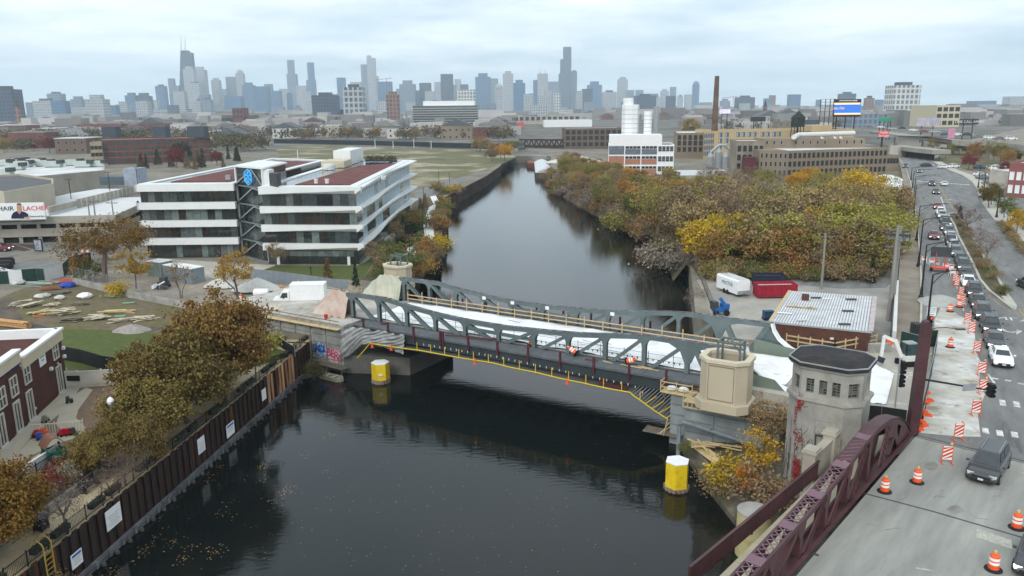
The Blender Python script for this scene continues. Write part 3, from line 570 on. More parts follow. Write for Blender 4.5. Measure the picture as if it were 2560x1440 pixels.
MB().ext([Wp(-3,.35,-1),Wp(EN+6,.35,-1),Wp(EN+6,FD-.35,-1),Wp(-3,FD-.35,-1)],(0,0,.97)).build('deck_slab',CONC,wb)
sh=MB();nx,ny=90,16;rr=random.Random(3);ph=[rr.uniform(0,6)for _ in range(8)]
for i in range(nx+1):
 for k in range(ny+1):
  s=-1+(EN+4.5)*i/nx;o=.75+(FD-1.9)*k/ny;p=Wp(s,o,.09+.05*math.sin(s*.9+ph[0]+o)+.03*math.sin(s*2.3+o*1.7+ph[1])+.05*math.sin(o*.8+ph[2])+rr.uniform(0,.035));sh.v.append(tuple(p))
sh.f=[(i*(ny+1)+k,(i+1)*(ny+1)+k,(i+1)*(ny+1)+k+1,i*(ny+1)+k+1)for i in range(nx)for k in range(ny)];sh.m=[0]*len(sh.f)
sh.build('cover_sheet',SHEET,wb,smooth=True)
b=MB()
for i in range(22):s=rr.uniform(14,30);o=rr.uniform(1,FD-2);b.beam(Wp(s,o,.2),Wp(s+rr.uniform(1,4),o+rr.uniform(-.6,.6),.21),.05,.03)
b.build('loose_battens',WOODG,wb,kind='stuff')
SV=[sx_(*p)[0]for p in((884,792),(950,804),(1019,815),(1090,826),(1164,838),(1247,851),(1336,866),(1421,881),(1513,896),(1610,912),(1717,932))]
def truss(o0,name,far=False):
 tr=MB()
 n=44
 for i in range(n):
  a,e=STt+(EN-STt)*i/n,STt+(EN-STt)*(i+1)/n
  for do in(-.22,.22):tr.beam(Wp(a,o0+do,wt(a)-.22),Wp(e,o0+do,wt(e)-.22),.03,.46)
  tr.beam(Wp(a,o0,wt(a)),Wp(e,o0,wt(e)),.52,.03)
 tp=tr.build('top_chord',STEEL,wb)
 cpl=MB();rr=random.Random(6+int(o0))
 for i in range(230):
  s=rr.uniform(STt,EN);cpl.beam(Wp(s,o0+rr.uniform(-.2,.2),wt(s)+.035),Wp(s+.25,o0+rr.uniform(-.2,.2),wt(s+.25)+.04),.12,.03)
 cpl.build('rusty_top_plates',M('purple_rust',(.13,.085,.1),.9,.4,3,island=.4),tp,kind='stuff')
 for s in SV:
  h=wt(s)-.4;b=MB()
  for do in(-.2,.2):b.beam(Wp(s,o0+do,-.25),Wp(s,o0+do,h),.03,.42,up=wu)
  b.beam(Wp(s-.12,o0,-.25),Wp(s-.12,o0,h),.37,.03,up=wu);b.build('vertical_member',STEEL,wb)
  g=[];R_=.75
  for sd in(1,-1):g+=[(s+sd*(.2+R_*(1-math.cos(t))),h-R_*1.05+R_*1.05*math.sin(t))for t in(np.linspace(0,PI/2,6)if sd==1 else np.linspace(PI/2,0,6))]
  MB().ext([Wp(x,o0-.245,z+(wt(x)-wt(s)))for x,z in g],wv*.025).ext([Wp(x,o0+.225,z+(wt(x)-wt(s)))for x,z in g],wv*.025).build('gusset_plate',STEEL,wb)
 for i in range(10):
  if i<5:a,e=SV[i]+.25,SV[i+1]-.75
  else:a,e=SV[i+1]-.3,SV[i]+.75
  b=MB()
  for do in(-.19,.19):b.beam(Wp(a,o0+do,wt(a)-.5),Wp(e,o0+do,-.1),.03,.36)
  b.beam(Wp(a,o0,wt(a)-.5),Wp(e,o0,-.1),.35,.03);b.build('diagonal_member',STEEL,wb)
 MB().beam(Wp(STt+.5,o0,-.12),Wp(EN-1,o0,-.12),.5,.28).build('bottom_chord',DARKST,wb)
 MB().beam(Wp(SV[4],o0,.95),Wp(SV[6],o0,.8),.1,.4).build('centre_strut',STEEL,wb)
 s=SV[10];hp=[(s+.3,-.2),(s+.3,1.2),(s+.6,2.2),(s+1.2,2.9),(s+2.6,wt(s+2.6)-.4),(s-2.6,wt(s-2.6)-.45),(s-1.4,2.5),(s-.8,1.9)]
 MB().ext([Wp(x,o0-.26,z)for x,z in[(s-1.9,wt(s-1.9)-.4),(s+2.2,wt(s+2.2)-.4),(s+.9,2.4),(s+.35,1.0),(s-.2,1.0),(s-.7,2.2)]],wv*.5).build('heel_gusset',STEEL,wb)
 MB().beam(Wp(s+.6,o0,2.9),Wp(s+2.3,o0,-.4),.5,.5).build('diagonal_member',STEEL,wb)
 MB().beam(Wp(EN-2.2,o0,-.3),Wp(EN-.4,o0,wt(EN)-.4),.5,.6).build('end_post',STEEL,wb)
 e=wt(EN);cv=[(EN+.0,e),(EN+.25,e-.8),(EN+.8,e-1.6),(EN+1.9,e-2.4),(EN+3.6,e-3.2),(EN+5.6,e-4.0)];w_=MB()
 for p,q_ in zip(cv,cv[1:]):w_.beam(Wp(p[0],o0,p[1]),Wp(q_[0],o0,q_[1]),.95,.16)
 w_.build('white_curved_flange',WHITE,wb)
 MB().ext([Wp(x,o0-.15,z)for x,z in[(EN-.5,e-.2),(EN+.1,e-.9),(EN+.7,e-1.7),(EN+1.8,e-2.5),(EN+3.4,e-3.3),(EN-1.8,-.2)]],wv*.3).build('tail_plate',STEEL,wb)
 MB().ext([Wp(EN-1.6,o0-.5,-.1),Wp(EN+3.8,o0-.5,-.1),Wp(EN+2.8,o0-.5,.9),Wp(EN-1.6,o0-.5,1.5)],wv*.05).build('sage_panel',M('sage_green_board',(.16,.2,.16),.8,.1,.8),wb)
truss(0,'near');truss(FD,'far')
s=-.6;
while s<WL+1.5:
 MB().ext([Wp(s+.01,OE,-.2),Wp(s+1.9,OE,-.2),Wp(s+1.9,-.05,-.2),Wp(s+.01,-.05,-.2)],(0,0,.2)).build('deck_plate',DECKG,wb)
 MB().ext([Wp(s+.01,FD+.05,-.2),Wp(s+1.9,FD+.05,-.2),Wp(s+1.9,FD-OE,-.2),Wp(s+.01,FD-OE,-.2)],(0,0,.2)).build('deck_plate',DECKG,wb);s+=1.92
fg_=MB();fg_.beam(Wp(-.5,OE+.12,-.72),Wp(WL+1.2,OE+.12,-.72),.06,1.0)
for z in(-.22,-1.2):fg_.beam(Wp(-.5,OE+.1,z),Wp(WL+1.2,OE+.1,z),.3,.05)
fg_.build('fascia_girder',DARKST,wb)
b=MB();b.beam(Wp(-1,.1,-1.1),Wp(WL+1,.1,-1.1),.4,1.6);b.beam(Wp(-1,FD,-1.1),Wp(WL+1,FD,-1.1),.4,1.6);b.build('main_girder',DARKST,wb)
b=MB();[b.beam(Wp(x,OE+.3,-.75),Wp(x,FD-OE-.3,-.75),.25,.7)for x in np.arange(0,WL,2.1)];b.build('floor_beams',DARKST,wb,kind='stuff')
pc=PI
for i in range(11):
 s=.9+i*3.75
 for o,oo in((OE-.08,0),(FD-OE+.1,1)):MB().beam(Wp(s,o,-.75),Wp(s,o,.95),.2,.2,up=wu).build('maroon_post',PRIMER,wb)
MB().beam(Wp(.9+3*3.75+.35,OE-.08,-.75),Wp(.9+3*3.75+.35,OE-.08,.95),.2,.2,up=wu).build('maroon_post',PRIMER,wb)
MB().beam(Wp(.9+3*3.75,OE+.9,.25),Wp(.9+4.6*3.75,-.4,.3),.12,.12).build('loose_beam',PRIMER,wb)
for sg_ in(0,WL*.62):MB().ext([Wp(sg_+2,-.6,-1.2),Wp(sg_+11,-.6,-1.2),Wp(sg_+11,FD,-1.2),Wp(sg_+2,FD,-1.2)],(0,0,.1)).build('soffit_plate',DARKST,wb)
yp=[(893,895),(925,858),(1050,876),(1230,907),(1340,931),(1460,958),(1575,981),(1600,1000),(1668,1047)]
PA,PB=Wp(0,OE-.9),Wp(WL,OE-.9);yz=[]
for p in yp:q_=onplane(p[0],p[1],PA,PB);yz.append(((q_-PA).dot(wu),q_.z))
print('platform',[(round(a,1),round(c,2))for a,c in yz])
pl=thing('hung_work_platform','grey corrugated work platform with yellow rope hung under the grey truss bridge','work platform',Wp(WL/2,OE-.9,-3))
def pz(s):return float(np.interp(s,[a for a,c in yz],[c for a,c in yz]))-6
b=MB()
for x in np.arange(yz[1][0],yz[-1][0],.26):b.beam(Wp(x,OE-.9,pz(x)-.12),Wp(x,FD*.45,pz(x)-.12),.17,.06)
b.build('corrugated_planks',M('platform_steel',(.1,.1,.095),.7,.3,1.5),pl,kind='stuff')
b=MB();pts=[Wp(a,OE-.9,c-6)for a,c in yz];rp_=[]
for a,e in zip(pts,pts[1:]):
 for k in range(6):rp_.append(a.lerp(e,k/6)+V(0,0,-.05*math.sin(k/6*PI)))
b.tube(rp_+[pts[-1]],.06,6).build('yellow_rope',M('yellow_rope',(.62,.47,.03),.7,.1),pl)
YEL=M('yellow_paint',(.72,.5,.02),.55,.06,2)
for i,x in enumerate(np.linspace(yz[2][0]-.4,yz[-2][0],15)):MB().beam(Wp(x,OE-.9,pz(x)-.1),Wp(x,OE-.9,pz(x)+.9),.06,.06,up=wu).build('yellow_post',YEL,pl)
rr=random.Random(5)
for i in range(4):x=yz[-2][0]+.5+i*.7;MB().beam(Wp(x,OE-.9,pz(x)-.05),Wp(x+rr.uniform(.5,.9),OE+.2,pz(x)+.5),.06,.05).build('yellow_brace',YEL,pl)
b=MB()
for x in np.arange(yz[2][0],yz[-2][0],.75):b.box(Wp(x,OE-.2,pz(x)+.5),(.06,.04,.22))
b.build('white_clips',WHITE,pl,kind='stuff')
MB().beam(Wp(yz[6][0]-3.6,OE-.3,pz(yz[6][0])+.25),Wp(yz[6][0]-.5,OE-.3,pz(yz[6][0])+.05),.6,.08).build('rusty_plank',PRIMER,pl)
cn0=thing('traffic_cone','cone','traffic cone');MB().box((0,0,.02),(.36,.36,.04)).build('base',ORANGE,cn0,local=True);MB().lathe([(.14,.04),(.03,.7)],n=10).build('cone',ORANGE,cn0,local=True);CONE=Proto(cn0)
for(x,l)in((sx_(979,865)[0],'orange cone hung left under the plastic drape'),(sx_(1026,875)[0],'orange cone hung right under the plastic drape'),(sx_(1231,912)[0],'orange cone on the yellow rope at mid span'),(sx_(1456,957)[0],'orange cone on the yellow rope toward the right abutment')):
 CONE.put(Wp(x,OE-.98,pz(x)-.45),.4,1,l,'orange cones hung on the yellow rope')
tg=thing('timber_guard_rail','raw timber guard rail running along the far side of the white sheeting','guard rail',Wp(10,FD-1.1))
gr_=MB()
for z in(.55,1.05):gr_.beam(Wp(STt+2,FD-1.0,z),Wp(EN-2,FD-1.0,z),.05,.12)
gr_.build('rails',TIMB,tg)
for x in np.arange(STt+2.2,EN-2,2.35):MB().beam(Wp(x,FD-1.06,0),Wp(x,FD-1.06,1.2+rr.uniform(0,.5)),.09,.09,up=wu).build('post',TIMB,tg)
pw=thing('pennant_wire_rail','thin wire rail with little green pennants along the near truss','guard rail',Wp(10,1.0));b=MB()
for z in(.55,1.1):b.tube([Wp(1,.8,z),Wp(WL,.8,z)],.018,4)
b.build('wires',DGREY,pw);
for x in np.arange(1.5,WL,2.6):MB().tube([Wp(x,.8,0),Wp(x,.8,1.3)],.03,5).build('rod',DGREY,pw)
b=MB();[b.quad(Wp(x,.8,.55),Wp(x+.22,.8,.55),Wp(x+.11,.82,.27))for x in np.arange(WL*.5,WL,.55)];b.build('pennants',M('green_pennant',(.02,.07,.05),.7),pw,kind='stuff')
for x,o,tilt,l in((sx_(1322,868)[0],1.2,0,'orange drum upright on the white sheeting at mid span'),):DRUM.put(Wp(x,.55,.05),0,1,l,dg)
for x,o,ty,l in((sx_(1447,886)[0],-.6,-1.0,'orange drum tilted against the near truss'),(sx_(1572,906)[0],-.55,1.15,'orange drum lying over near the right end of the truss')):
 d_=DRUM.put(Wp(x,o,.32),0,1,l,dg);d_.rotation_euler=(0,ty,-.5)
for x,y,l in((1210,745,'left white card fixed to the far truss'),(1281,757,'second white card fixed to the far truss'),(1368,770,'third white card fixed to the far truss'),(1531,785,'right white card fixed to the far truss')):
 p=onplane(x,y,Wp(0,FD-.35),Wp(10,FD-.35));t=tag(MB().box(p,(.5,.04,.4),math.atan2(wu.y,wu.x)).build('white_card',WHITE),l,'notice','white cards on the far truss')
t=thing('lumber_offcuts','pale timber offcuts lying on the dark walkway near the tipped drum','lumber',Wp(WL*.8,-.9));
for i in range(7):s=sx_(1500,895)[0]+rr.uniform(0,4.5);o=rr.uniform(-1.0,-.4);MB().beam(Wp(s,o,.03+i*.012),Wp(s+rr.uniform(1,2.8),o+rr.uniform(-.4,.3),.03+i*.012),.1,.05).build('plank',TIMB,t)
t=thing('lumber_pieces','few timber pieces on the dark walkway at mid span','lumber',Wp(sx_(1180,840)[0],-.7))
for i in range(4):s=sx_(1170,838)[0]+rr.uniform(0,1.2);MB().beam(Wp(s,-.9+i*.15,.03),Wp(s+2,-.5+i*.1,.03),.09,.05).build('plank',WOODG,t)
tag(MB().box(Wp(sx_(1489,909)[0],-.95,.03),(1.3,.5,.05),-.35).build('steel_plate',PRIMER),'dark red steel plate lying on the walkway near the right posts','steel plate')
tag(MB().box(Wp(sx_(970,808)[0],-.8,.1),(.6,.4,.16),-.5).build('tool_crate',PRIMER),'small reddish crate on the walkway by the left posts','crate')
def cloth(fn,nu,nv,name,mat,label,cat='tarpaulin',seed=1,amp=.12):
 rr=random.Random(seed);f1=[(rr.uniform(2,16),rr.uniform(1,12),rr.uniform(0,6))for _ in range(6)];b=MB()
 for i in range(nu+1):
  for k in range(nv+1):
   u,v=i/nu,k/nv;p,n=fn(u,v);a=sum(math.sin(x*u*PI+y*v*PI+z)for x,y,z in f1)/5*amp;b.v.append(tuple(Vector(p)+Vector(n)*a))
 b.f=[(i*(nv+1)+k,(i+1)*(nv+1)+k,(i+1)*(nv+1)+k+1,i*(nv+1)+k+1)for i in range(nu)for k in range(nv)];b.m=[0]*len(b.f);return tag(b.build(name,mat,smooth=True),label,cat)
PLAST=M('translucent_plastic',(.30,.31,.31),.35,.25,1.2,c2=(.2,.21,.21),c2sc=1.6,c2amt=.55,spec=.5);TARPP=M('pink_tarp',(.46,.32,.26),.75,.15,.8,c2=(.5,.42,.36),c2sc=.5,bump=.2);TARPG=M('pale_green_tarp',(.36,.40,.32),.75,.15,.8,c2=(.5,.48,.38),c2sc=.35,c2amt=.5,bump=.2)
aL1=at(862,932,0);sL,sR=(aL1-WP0).dot(wu)+.1,sx_(1050,840)[0];oL=(aL1-WP0).dot(wv);print('aL1',sL,sR,oL)
def drape(u,v):
 s=sL+(sR-sL)*u;zb=float(np.interp(u,(0,.1,.3,.6,1),(-4.0,-3.7,-2.1,-2.0,-2.4)));sag=abs(math.sin(u*PI*3));z=-.05-.12*sag*(1-v)+(zb+.12)*v
 p=Wp(s,OE-.35-.5*v*(1-abs(v-.5))+(oL-OE)*max(0,.35-u)/.35*.95,z);return p,wv*-1*(1+1.2*math.sin(u*PI*3)**2)
cloth(drape,72,20,'plastic_drape',PLAST,'grey translucent plastic sheet draped over the left end of the truss walkway',seed=4,amp=.2)
def tentfn(s0,s1,o0,o1,h,spread):
 def f(u,v):
  s=s0+(s1-s0)*u;a=v*2-1;o=(o0+o1)/2+(o1-o0)/2*a*(.55+.45*abs(a));z=h(u)*(1-abs(a)**1.4)+.05
  if u<.35:z*=(u/.35)**.8;s-=(1-u/.35)*spread
  return Wp(s,o,z-.15),(0,-.5,.8)
 return f
cloth(tentfn(STt-4.3,STt+.25,-1.0,1.3,lambda u:wt(STt)+.15,1.5),40,26,'pink_tarpaulin',TARPP,'pinkish beige tarpaulin draped over the left end of the near truss',seed=7,amp=.32)
cloth(tentfn(STt-5.2,STt+.6,FD-1.2,FD+1.0,lambda u:wt(STt)+.2,1.5),40,26,'green_tarpaulin',TARPG,'pale green and cream tarpaulin draped over the left end of the far truss',seed=9,amp=.32)
b0=at(815,796,6);tag(MB().lathe([(.2,0),(.26,.5)],b0,12).build('red_bucket',M('red_bucket',(.5,.02,.02),.5)),'small red bucket on the slab beside the pink tarpaulin','bucket')
#ABUTMENTS
ABUT=M('abutment_concrete',(.29,.29,.27),.9,.2,.7,c2=(.2,.2,.185),c2sc=.5,c2amt=.55,bump=.2);ABR=M('abutment_concrete_blue',(.26,.29,.29),.9,.15,.7,c2=(.2,.22,.22),c2sc=.5,bump=.15)
def panelwall(name,label,a,b,z0,z1,mat,depth,pat,group=None):
 a,b=Vector((a[0],a[1],0)),Vector((b[0],b[1],0));d=(b-a).normalized();n=Vector((-d.y,d.x,0));Ln=(b-a).length;t=thing(name,label,'abutment',(a.x,a.y,z0),group=group)
 MB().ext([a+V(0,0,z0),b+V(0,0,z0),b+n*depth+V(0,0,z0),a+n*depth+V(0,0,z0)],(0,0,z1-z0)).build('core',mat,t)
 rows=6
 for i in range(pat):
  s0,s1=Ln*i/pat+.12,Ln*(i+1)/pat-.12
  for k in range(rows):
   za,zb_=z0+(z1-z0)*k/rows+.07,z0+(z1-z0)*(k+1)/rows-.07
   if i%2 and k in(2,3):continue
   MB().ext([a+d*s0+V(0,0,za),a+d*s1+V(0,0,za),a+d*s1+V(0,0,zb_),a+d*s0+V(0,0,zb_)],n*-.13).build('concrete_block',mat,t)
 return t
aL0,aL1=at(600,800,4.6),at(862,932,0)
aL1=Vector((aL1.x,aL1.y,0));aL0=aL1-wu*15.5
la=panelwall('left_abutment_wall','long panelled concrete wall with blue and pink graffiti carrying the left bridge approach',aL0,aL1,-1,5.5,ABUT,12.5,6)
q_=la
MB().ext([aL0+V(0,0,5.5)-wu*6,aL1+V(0,0,5.5)+wu*.2,aL1+V(0,0,5.5)+wv*12.5,aL0+V(0,0,5.5)+wv*14-wu*6],(0,0,.42)).build('approach_slab',M('bare_slab',(.47,.46,.42),.9,.25,.6,c2=(.33,.3,.25),c2sc=.22,c2amt=.5,lines=((.22,.19,.15),.7,.62)),la)
MB().ext([aL1+wu*.01+V(0,0,-1),aL1+wu*7.5+wv*3.2+V(0,0,-1),aL1+wu*7.5+wv*12+V(0,0,-1),aL1+wv*12+V(0,0,-1)],(0,0,3.2)).build('pier_base',M('dark_pier_concrete',(.13,.125,.115),.9,.3,.6),la)
gd=wu.copy();
for k,(s0,txt,col,n_)in enumerate(((-4.9,'SKOL',(.03,.12,.4),0),(-2.5,'BERK',(.55,.16,.24),1))):
 bpat=MB();rr=random.Random(k+20);c0=aL1+wu*(s0+1.1)+V(0,0,2.35-k*.35)-wv*.135
 bpat.add([c0+wu*math.cos(a)*1.25*rr.uniform(.8,1.08)+V(0,0,math.sin(a)*1.05*rr.uniform(.75,1.1))for a in np.linspace(0,2*PI,22)[:-1]],[tuple(range(21))]);bpat.build('graffiti_blob',M('graffiti_%d'%k,(.3,.4,.47)if k==0 else(.58,.45,.46),.8,.4,3,c2=col,c2sc=1.6),la)
 for i,ch in enumerate(txt):text('graffiti_letter',ch,1.45,M('graffiti_letter_%d'%k,((.01,.03,.2),(.35,.02,.08))[k],.7,.3,4),la,frame(aL1+wu*(s0+.2+i*.62)+V(0,0,2.5-k*.4+rr.uniform(-.15,.15))-wv*.16,wu+V(0,0,rr.uniform(-.15,.15)),(rr.uniform(-.15,.15),0,1)),ext=.006)
t=thing('timber_edge_form','timber formwork shelf with guard rail along the top of the left abutment wall','formwork',aL0+V(0,0,5.6));e0,e1=aL0-wu*3-wv*.5,aL1-wv*.5
b=MB();b.beam(e0+V(0,0,5.55),e1+V(0,0,5.55),.75,.08);b.build('shelf',TIMB,t)
MB().beam(e0+V(0,0,6.5),e1+V(0,0,6.5),.05,.1).beam(e0+V(0,0,6.1),e1+V(0,0,6.1),.05,.08).build('rails',WOODG,t)
for s in np.arange(0,(e1-e0).length,1.7):p=e0+wu*s;MB().beam(p+V(0,0,5.5),p+V(0,0,6.6),.07,.07,up=wu).build('post',TIMB,t);MB().beam(p+wv*.45+V(0,0,4.9),p-wv*.2+V(0,0,5.5),.07,.09).build('bracket',WOODG,t)
t=thing('timber_scaffold','weathered timber scaffold platform low on the left abutment corner','scaffold',aL1+V(0,0,1));
for i in range(4):MB().beam(aL1-wu*5.5-wv*(.3+i*.3)+V(0,0,1.0),aL1+wu*.9-wv*(.3+i*.3)+V(0,0,.9),.26,.05).build('plank',WOODG,t)
for z in(1.5,2.0):MB().beam(aL1-wu*5.5-wv*1.4+V(0,0,z),aL1+wu*.9-wv*1.4+V(0,0,z),.05,.12).build('rail',WOODG,t)
for s in(-5.4,-3.5,-1.6,.8):MB().beam(aL1+wu*s-wv*1.35+V(0,0,.2),aL1+wu*s-wv*1.35+V(0,0,2.2),.08,.08,up=wu).build('post',WOODG,t)
aR=at(1668,1112,0);aR2=aR+wu*1.7-wv*.0;ra=panelwall('right_abutment_wall','panelled blue grey concrete abutment under the octagonal beige housing',aR2-wv*.35,aR2+wu*8.4-wv*.35,-1,5.0,ABR,6,3)
panelwall('right_abutment_return','narrow panelled concrete pier left of the blue grey abutment',aR+wv*.5,aR+wu*1.75+wv*.5,-1,5.0,ABR,5,1)
MB().ext([aR+wv*3+V(0,0,-1),aR+wu*9+wv*3+V(0,0,-1),aR+wu*9+wv*13+V(0,0,-1),aR+wv*13+V(0,0,-1)],(0,0,6.2)).build('abutment_core',ABR,ra)
ap=[Wp(WL+1.6,-1.2),Wp(WL+9.5,-1.5),at(2140,1068),C(CL+.4,.2),at(2318,1000),at(2333,862),at(2240,850),at(2130,893),Wp(EN+2,FD+1.6),Wp(WL+1.6,FD+1.2)]
struct('approach_slab',MB().prism([(p.x,p.y)for p in ap],2,5.985),M('approach_concrete',(.42,.40,.35),.95,.2,.4,c2=(.28,.25,.2),c2sc=.2,c2amt=.55,bump=.15,lines=((.6,.6,.58),.35,.62)))
ps=at(2150,1005,6.03),at(2215,1012,6.03),at(2235,935,6.03),at(2180,908,6.03)
def flat(p):
 def f(u,v):q=p[0].lerp(p[1],u).lerp(p[3].lerp(p[2],u),v);return q+V(0,0,.06),(0,0,1)
 return f
cloth(flat(ps),24,24,'white_plastic_sheet',SHEET,'white plastic sheet spread on the ground between bridge house and street',seed=3,amp=.06)
ps2=at(1925,935,6.0),at(2010,945,6.0),at(1990,905,6.0),at(1900,895,6.0)
cloth(flat(ps2),16,16,'white_ground_sheet',SHEET,'white sheet on the deck behind the beige housing',seed=13,amp=.06)
#OCTAGONAL HOUSINGS
HOUS=M('beige_precast',(.47,.41,.30),.85,.08,.8,c2=(.43,.37,.27),c2sc=.4,bump=.1)
def octo(c,hx,hy,ch,ang):
 pts=[(-hx+ch,-hy),(hx-ch,-hy),(hx,-hy+ch),(hx,hy-ch),(hx-ch,hy),(-hx+ch,hy),(-hx,hy-ch),(-hx,-hy+ch)];ca,sa=math.cos(ang),math.sin(ang)
 return[Vector((c.x+x*ca-y*sa,c.y+x*sa+y*ca))for x,y in pts]
def housing(c,hx,hy,z0,z1,ang,label,frame_=True):
 t=thing('octagonal_housing',label,'bridge housing',(c.x,c.y,z0));P=octo(c,hx,hy,.8,ang);P2=octo(c,hx+.28,hy+.28,.8,ang)
 MB().prism(P2,z0,z0+.75).build('plinth',HOUS,t);MB().ring(P,inset(P,.35),z0+.75,z1).build('wall',HOUS,t);MB().prism(inset(P,.36),z0+.75,z1-1.1).build('inner_floor',M('stained_floor',(.36,.33,.25),.9,.4,1.5),t)
 MB().ring(inset(P,-.14),inset(P,.4),z1,z1+.3).build('rim',M('beige_rim',(.55,.49,.37),.85,.08,1),t)
 b=MB();bb=[P[0].lerp(P[1],.06),P[0].lerp(P[1],.94)]
 d=(bb[1]-bb[0]).normalized();n=Vector((d.y,-d.x))
 for z in(z0+1.0,z1-.25):b.beam(v2(bb[0]+n*.005,z),v2(bb[1]+n*.005,z),.03,.09)
 for q_ in bb:b.beam(v2(q_+n*.005,z0+1.0),v2(q_+n*.005,z1-.25),.03,.05,up=(d.x,d.y,0))
 b.build('panel_groove',M('groove_dark',(.2,.17,.12),.9),t)
 b=MB();m_=c+V(.25,-.1,0);ca,sa=math.cos(ang),math.sin(ang);pt=lambda x,y,z:V(m_.x+x*ca-y*sa,m_.y+x*sa+y*ca,z)
 for x in(-.95,.95):
  for y in(-.75,.75):b.beam(pt(x,y,z1-1.0),pt(x,y,z1+1.55),.16,.16,up=(ca,sa,0))
 for y in(-.75,.75):b.beam(pt(-.95,y,z1+1.6),pt(.95,y,z1+1.6),.14,.16);b.beam(pt(-.9,y,z1+1.0),pt(-.4,y,z1+1.55),.1,.1);b.beam(pt(.9,y,z1+1.0),pt(.4,y,z1+1.55),.1,.1)
 for x in(-.95,0,.95):b.beam(pt(x,-.75,z1+1.62),pt(x,.75,z1+1.62),.14,.14)
 b.build('steel_frame',STEEL,t);return t
hA,hB=at(1735,1003,6),at(1862,1030,6);hd_=(hB-hA).normalized();ang=math.atan2(wu.y,wu.x);hw_=(hB-hA).length/2
hc=(hA+hB)/2+wv*1.9;hz=onplane(1800,912,(hA+hB)/2,(hA+hB)/2+V(1,0,0)).z;print('housing',hc,hw_,hz)
housing(hc,hw_-.2,1.75,5.45,hz,ang,'octagonal beige concrete housing with steel frame on top at the right end of the truss')
h2=at(985,712,6)+wv*1.0;hz2=onplane(985,665,h2,h2+V(1,0,0)).z;housing(h2,2.05,1.5,5.5,hz2,ang,'octagonal beige housing with steel frame behind the green tarpaulin')
t=thing('timber_balcony','new timber formwork balcony with guard rails round the foot of the octagonal beige housing','formwork',hA-wv*.6);f0,f1=aR2-wv*.7+V(0,0,5.0),aR2+wu*8.7-wv*.7+V(0,0,5.0)
MB().beam(f0+V(0,0,.05)+wv*.2,f1+V(0,0,.05)+wv*.2,1.2,.1).build('deck',TIMB,t)
for z in(.55,1.05):MB().beam(f0-wv*.35+V(0,0,z),f1-wv*.35+V(0,0,z),.05,.1).build('rail',TIMB,t)
for s in np.arange(0,8.7,.42):MB().beam(f0+wu*s-wv*.3+V(0,0,-.55),f0+wu*s-wv*.3+V(0,0,.0),.09,.09,up=wu).build('form_stud',TIMB,t)
MB().beam(f0-wv*.25+V(0,0,-.5),f1-wv*.25+V(0,0,-.5),.06,.14).build('waler',TIMB,t)
for s in np.arange(0,8.8,2.17):MB().beam(f0+wu*s-wv*.3,f0+wu*s-wv*.3+V(0,0,1.2),.08,.08,up=wu).build('post',TIMB,t)
for z in(.5,1.0):MB().beam(f1-wv*.35+V(0,0,z),f1+wv*3.6+V(0,0,z),.05,.1).build('rail',TIMB,t)
MB().beam(f1+wv*.2+V(0,0,.05),f1+wv*4.2+V(0,0,.05),1.1,.1).build('deck',TIMB,t)
t=thing('timber_landing','timber scaffold landing with white bags left of the octagonal housing','scaffold',aR+V(0,0,5));l0=aR-wu*.9+wv*.2+V(0,0,5.1)
for i in range(6):MB().beam(l0+wv*(i*.32),l0+wu*3.0+wv*(i*.32),.29,.06).build('plank',TIMB,t)
for z in(.5,1.0):MB().beam(l0+V(0,0,z),l0+wu*3.0+V(0,0,z),.05,.1).build('rail',TIMB,t);MB().beam(l0+V(0,0,z),l0+wv*1.9+V(0,0,z),.05,.1).build('rail',TIMB,t)
for s in(0,1.5,3):MB().beam(l0+wu*s,l0+wu*s+V(0,0,1.15),.08,.08,up=wu).build('post',TIMB,t)
for s in(.2,1.5,2.8):MB().beam(l0+wu*s+V(0,0,-.05),l0+wu*s+wv*.9+V(0,0,-1.0),.08,.1).build('brace',TIMB,t)
MB().beam(l0+wu*2.9+wv*2.0+V(0,0,.05),l0+wu*3.2+wv*3.8+V(0,0,.8),1.1,.06).build('ramp_board',M('plywood_orange',(.5,.3,.12),.8,.15,2),t)
def bag(p,r,label,mat=None,cat='bag',group=None,name='white_bag'):
 b=MB();rr=random.Random(int(p[0]*31+p[1]*7));n=10;prof=[(.3,0),(.9,.12),(1,.35),(.75,.6),(.2,.72)];
 b.lathe([(a*r,z*r)for a,z in prof],p,n);b.v=[(x+rr.uniform(-.12,.12)*r,y+rr.uniform(-.12,.12)*r,z+rr.uniform(-.05,.08)*r)for x,y,z in b.v];return tag(b.build(name,mat or SHEET),label,cat,group)
bag(l0+wu*.8+wv*.8+V(0,0,.03),.5,'left white sack on the timber landing',group='white sacks on the timber landing');bag(l0+wu*1.9+wv*.9+V(0,0,.03),.55,'right white sack on the timber landing',group='white sacks on the timber landing')
t=thing('grey_pipe','thick grey pipe running along the right abutment and bending down into the water','pipe',aR);pp=at(1685,1130,0)+V(.25,-.6,0);zt__=3.2;j0=V(pp.x,pp.y,zt__)
MB().tube([V(pp.x,pp.y,-.5),V(pp.x,pp.y,zt__-.35),V(pp.x,pp.y,zt__-.1)+wu*.1,j0+wu*.35+V(0,0,.05),j0+wu*1.2,aR2+wu*8.8-wv*.9+V(0,0,1.9)],.2,12).build('pipe',M('grey_pipe_paint',(.16,.19,.21),.55,.25,2),t,smooth=True)
MB().ext([j0+wu*2.5+V(0,0,-.1),j0+wu*3.0+V(0,0,-.1),j0+wu*2.75+V(0,0,-.6)],wv*.2).build('bracket',DARKST,t)
ld=thing('yellow_ladder','yellow ladder leaning between the beige housing and the bridge house','ladder',at(1910,1060,2));l0_,l1_=at(1905,1072,2.2),at(1914,1000,5.4);lw=V(.24,.02,0)
for sd in(-1,1):MB().beam(l0_+lw*sd,l1_+lw*sd,.06,.08).build('stile',YEL,ld)
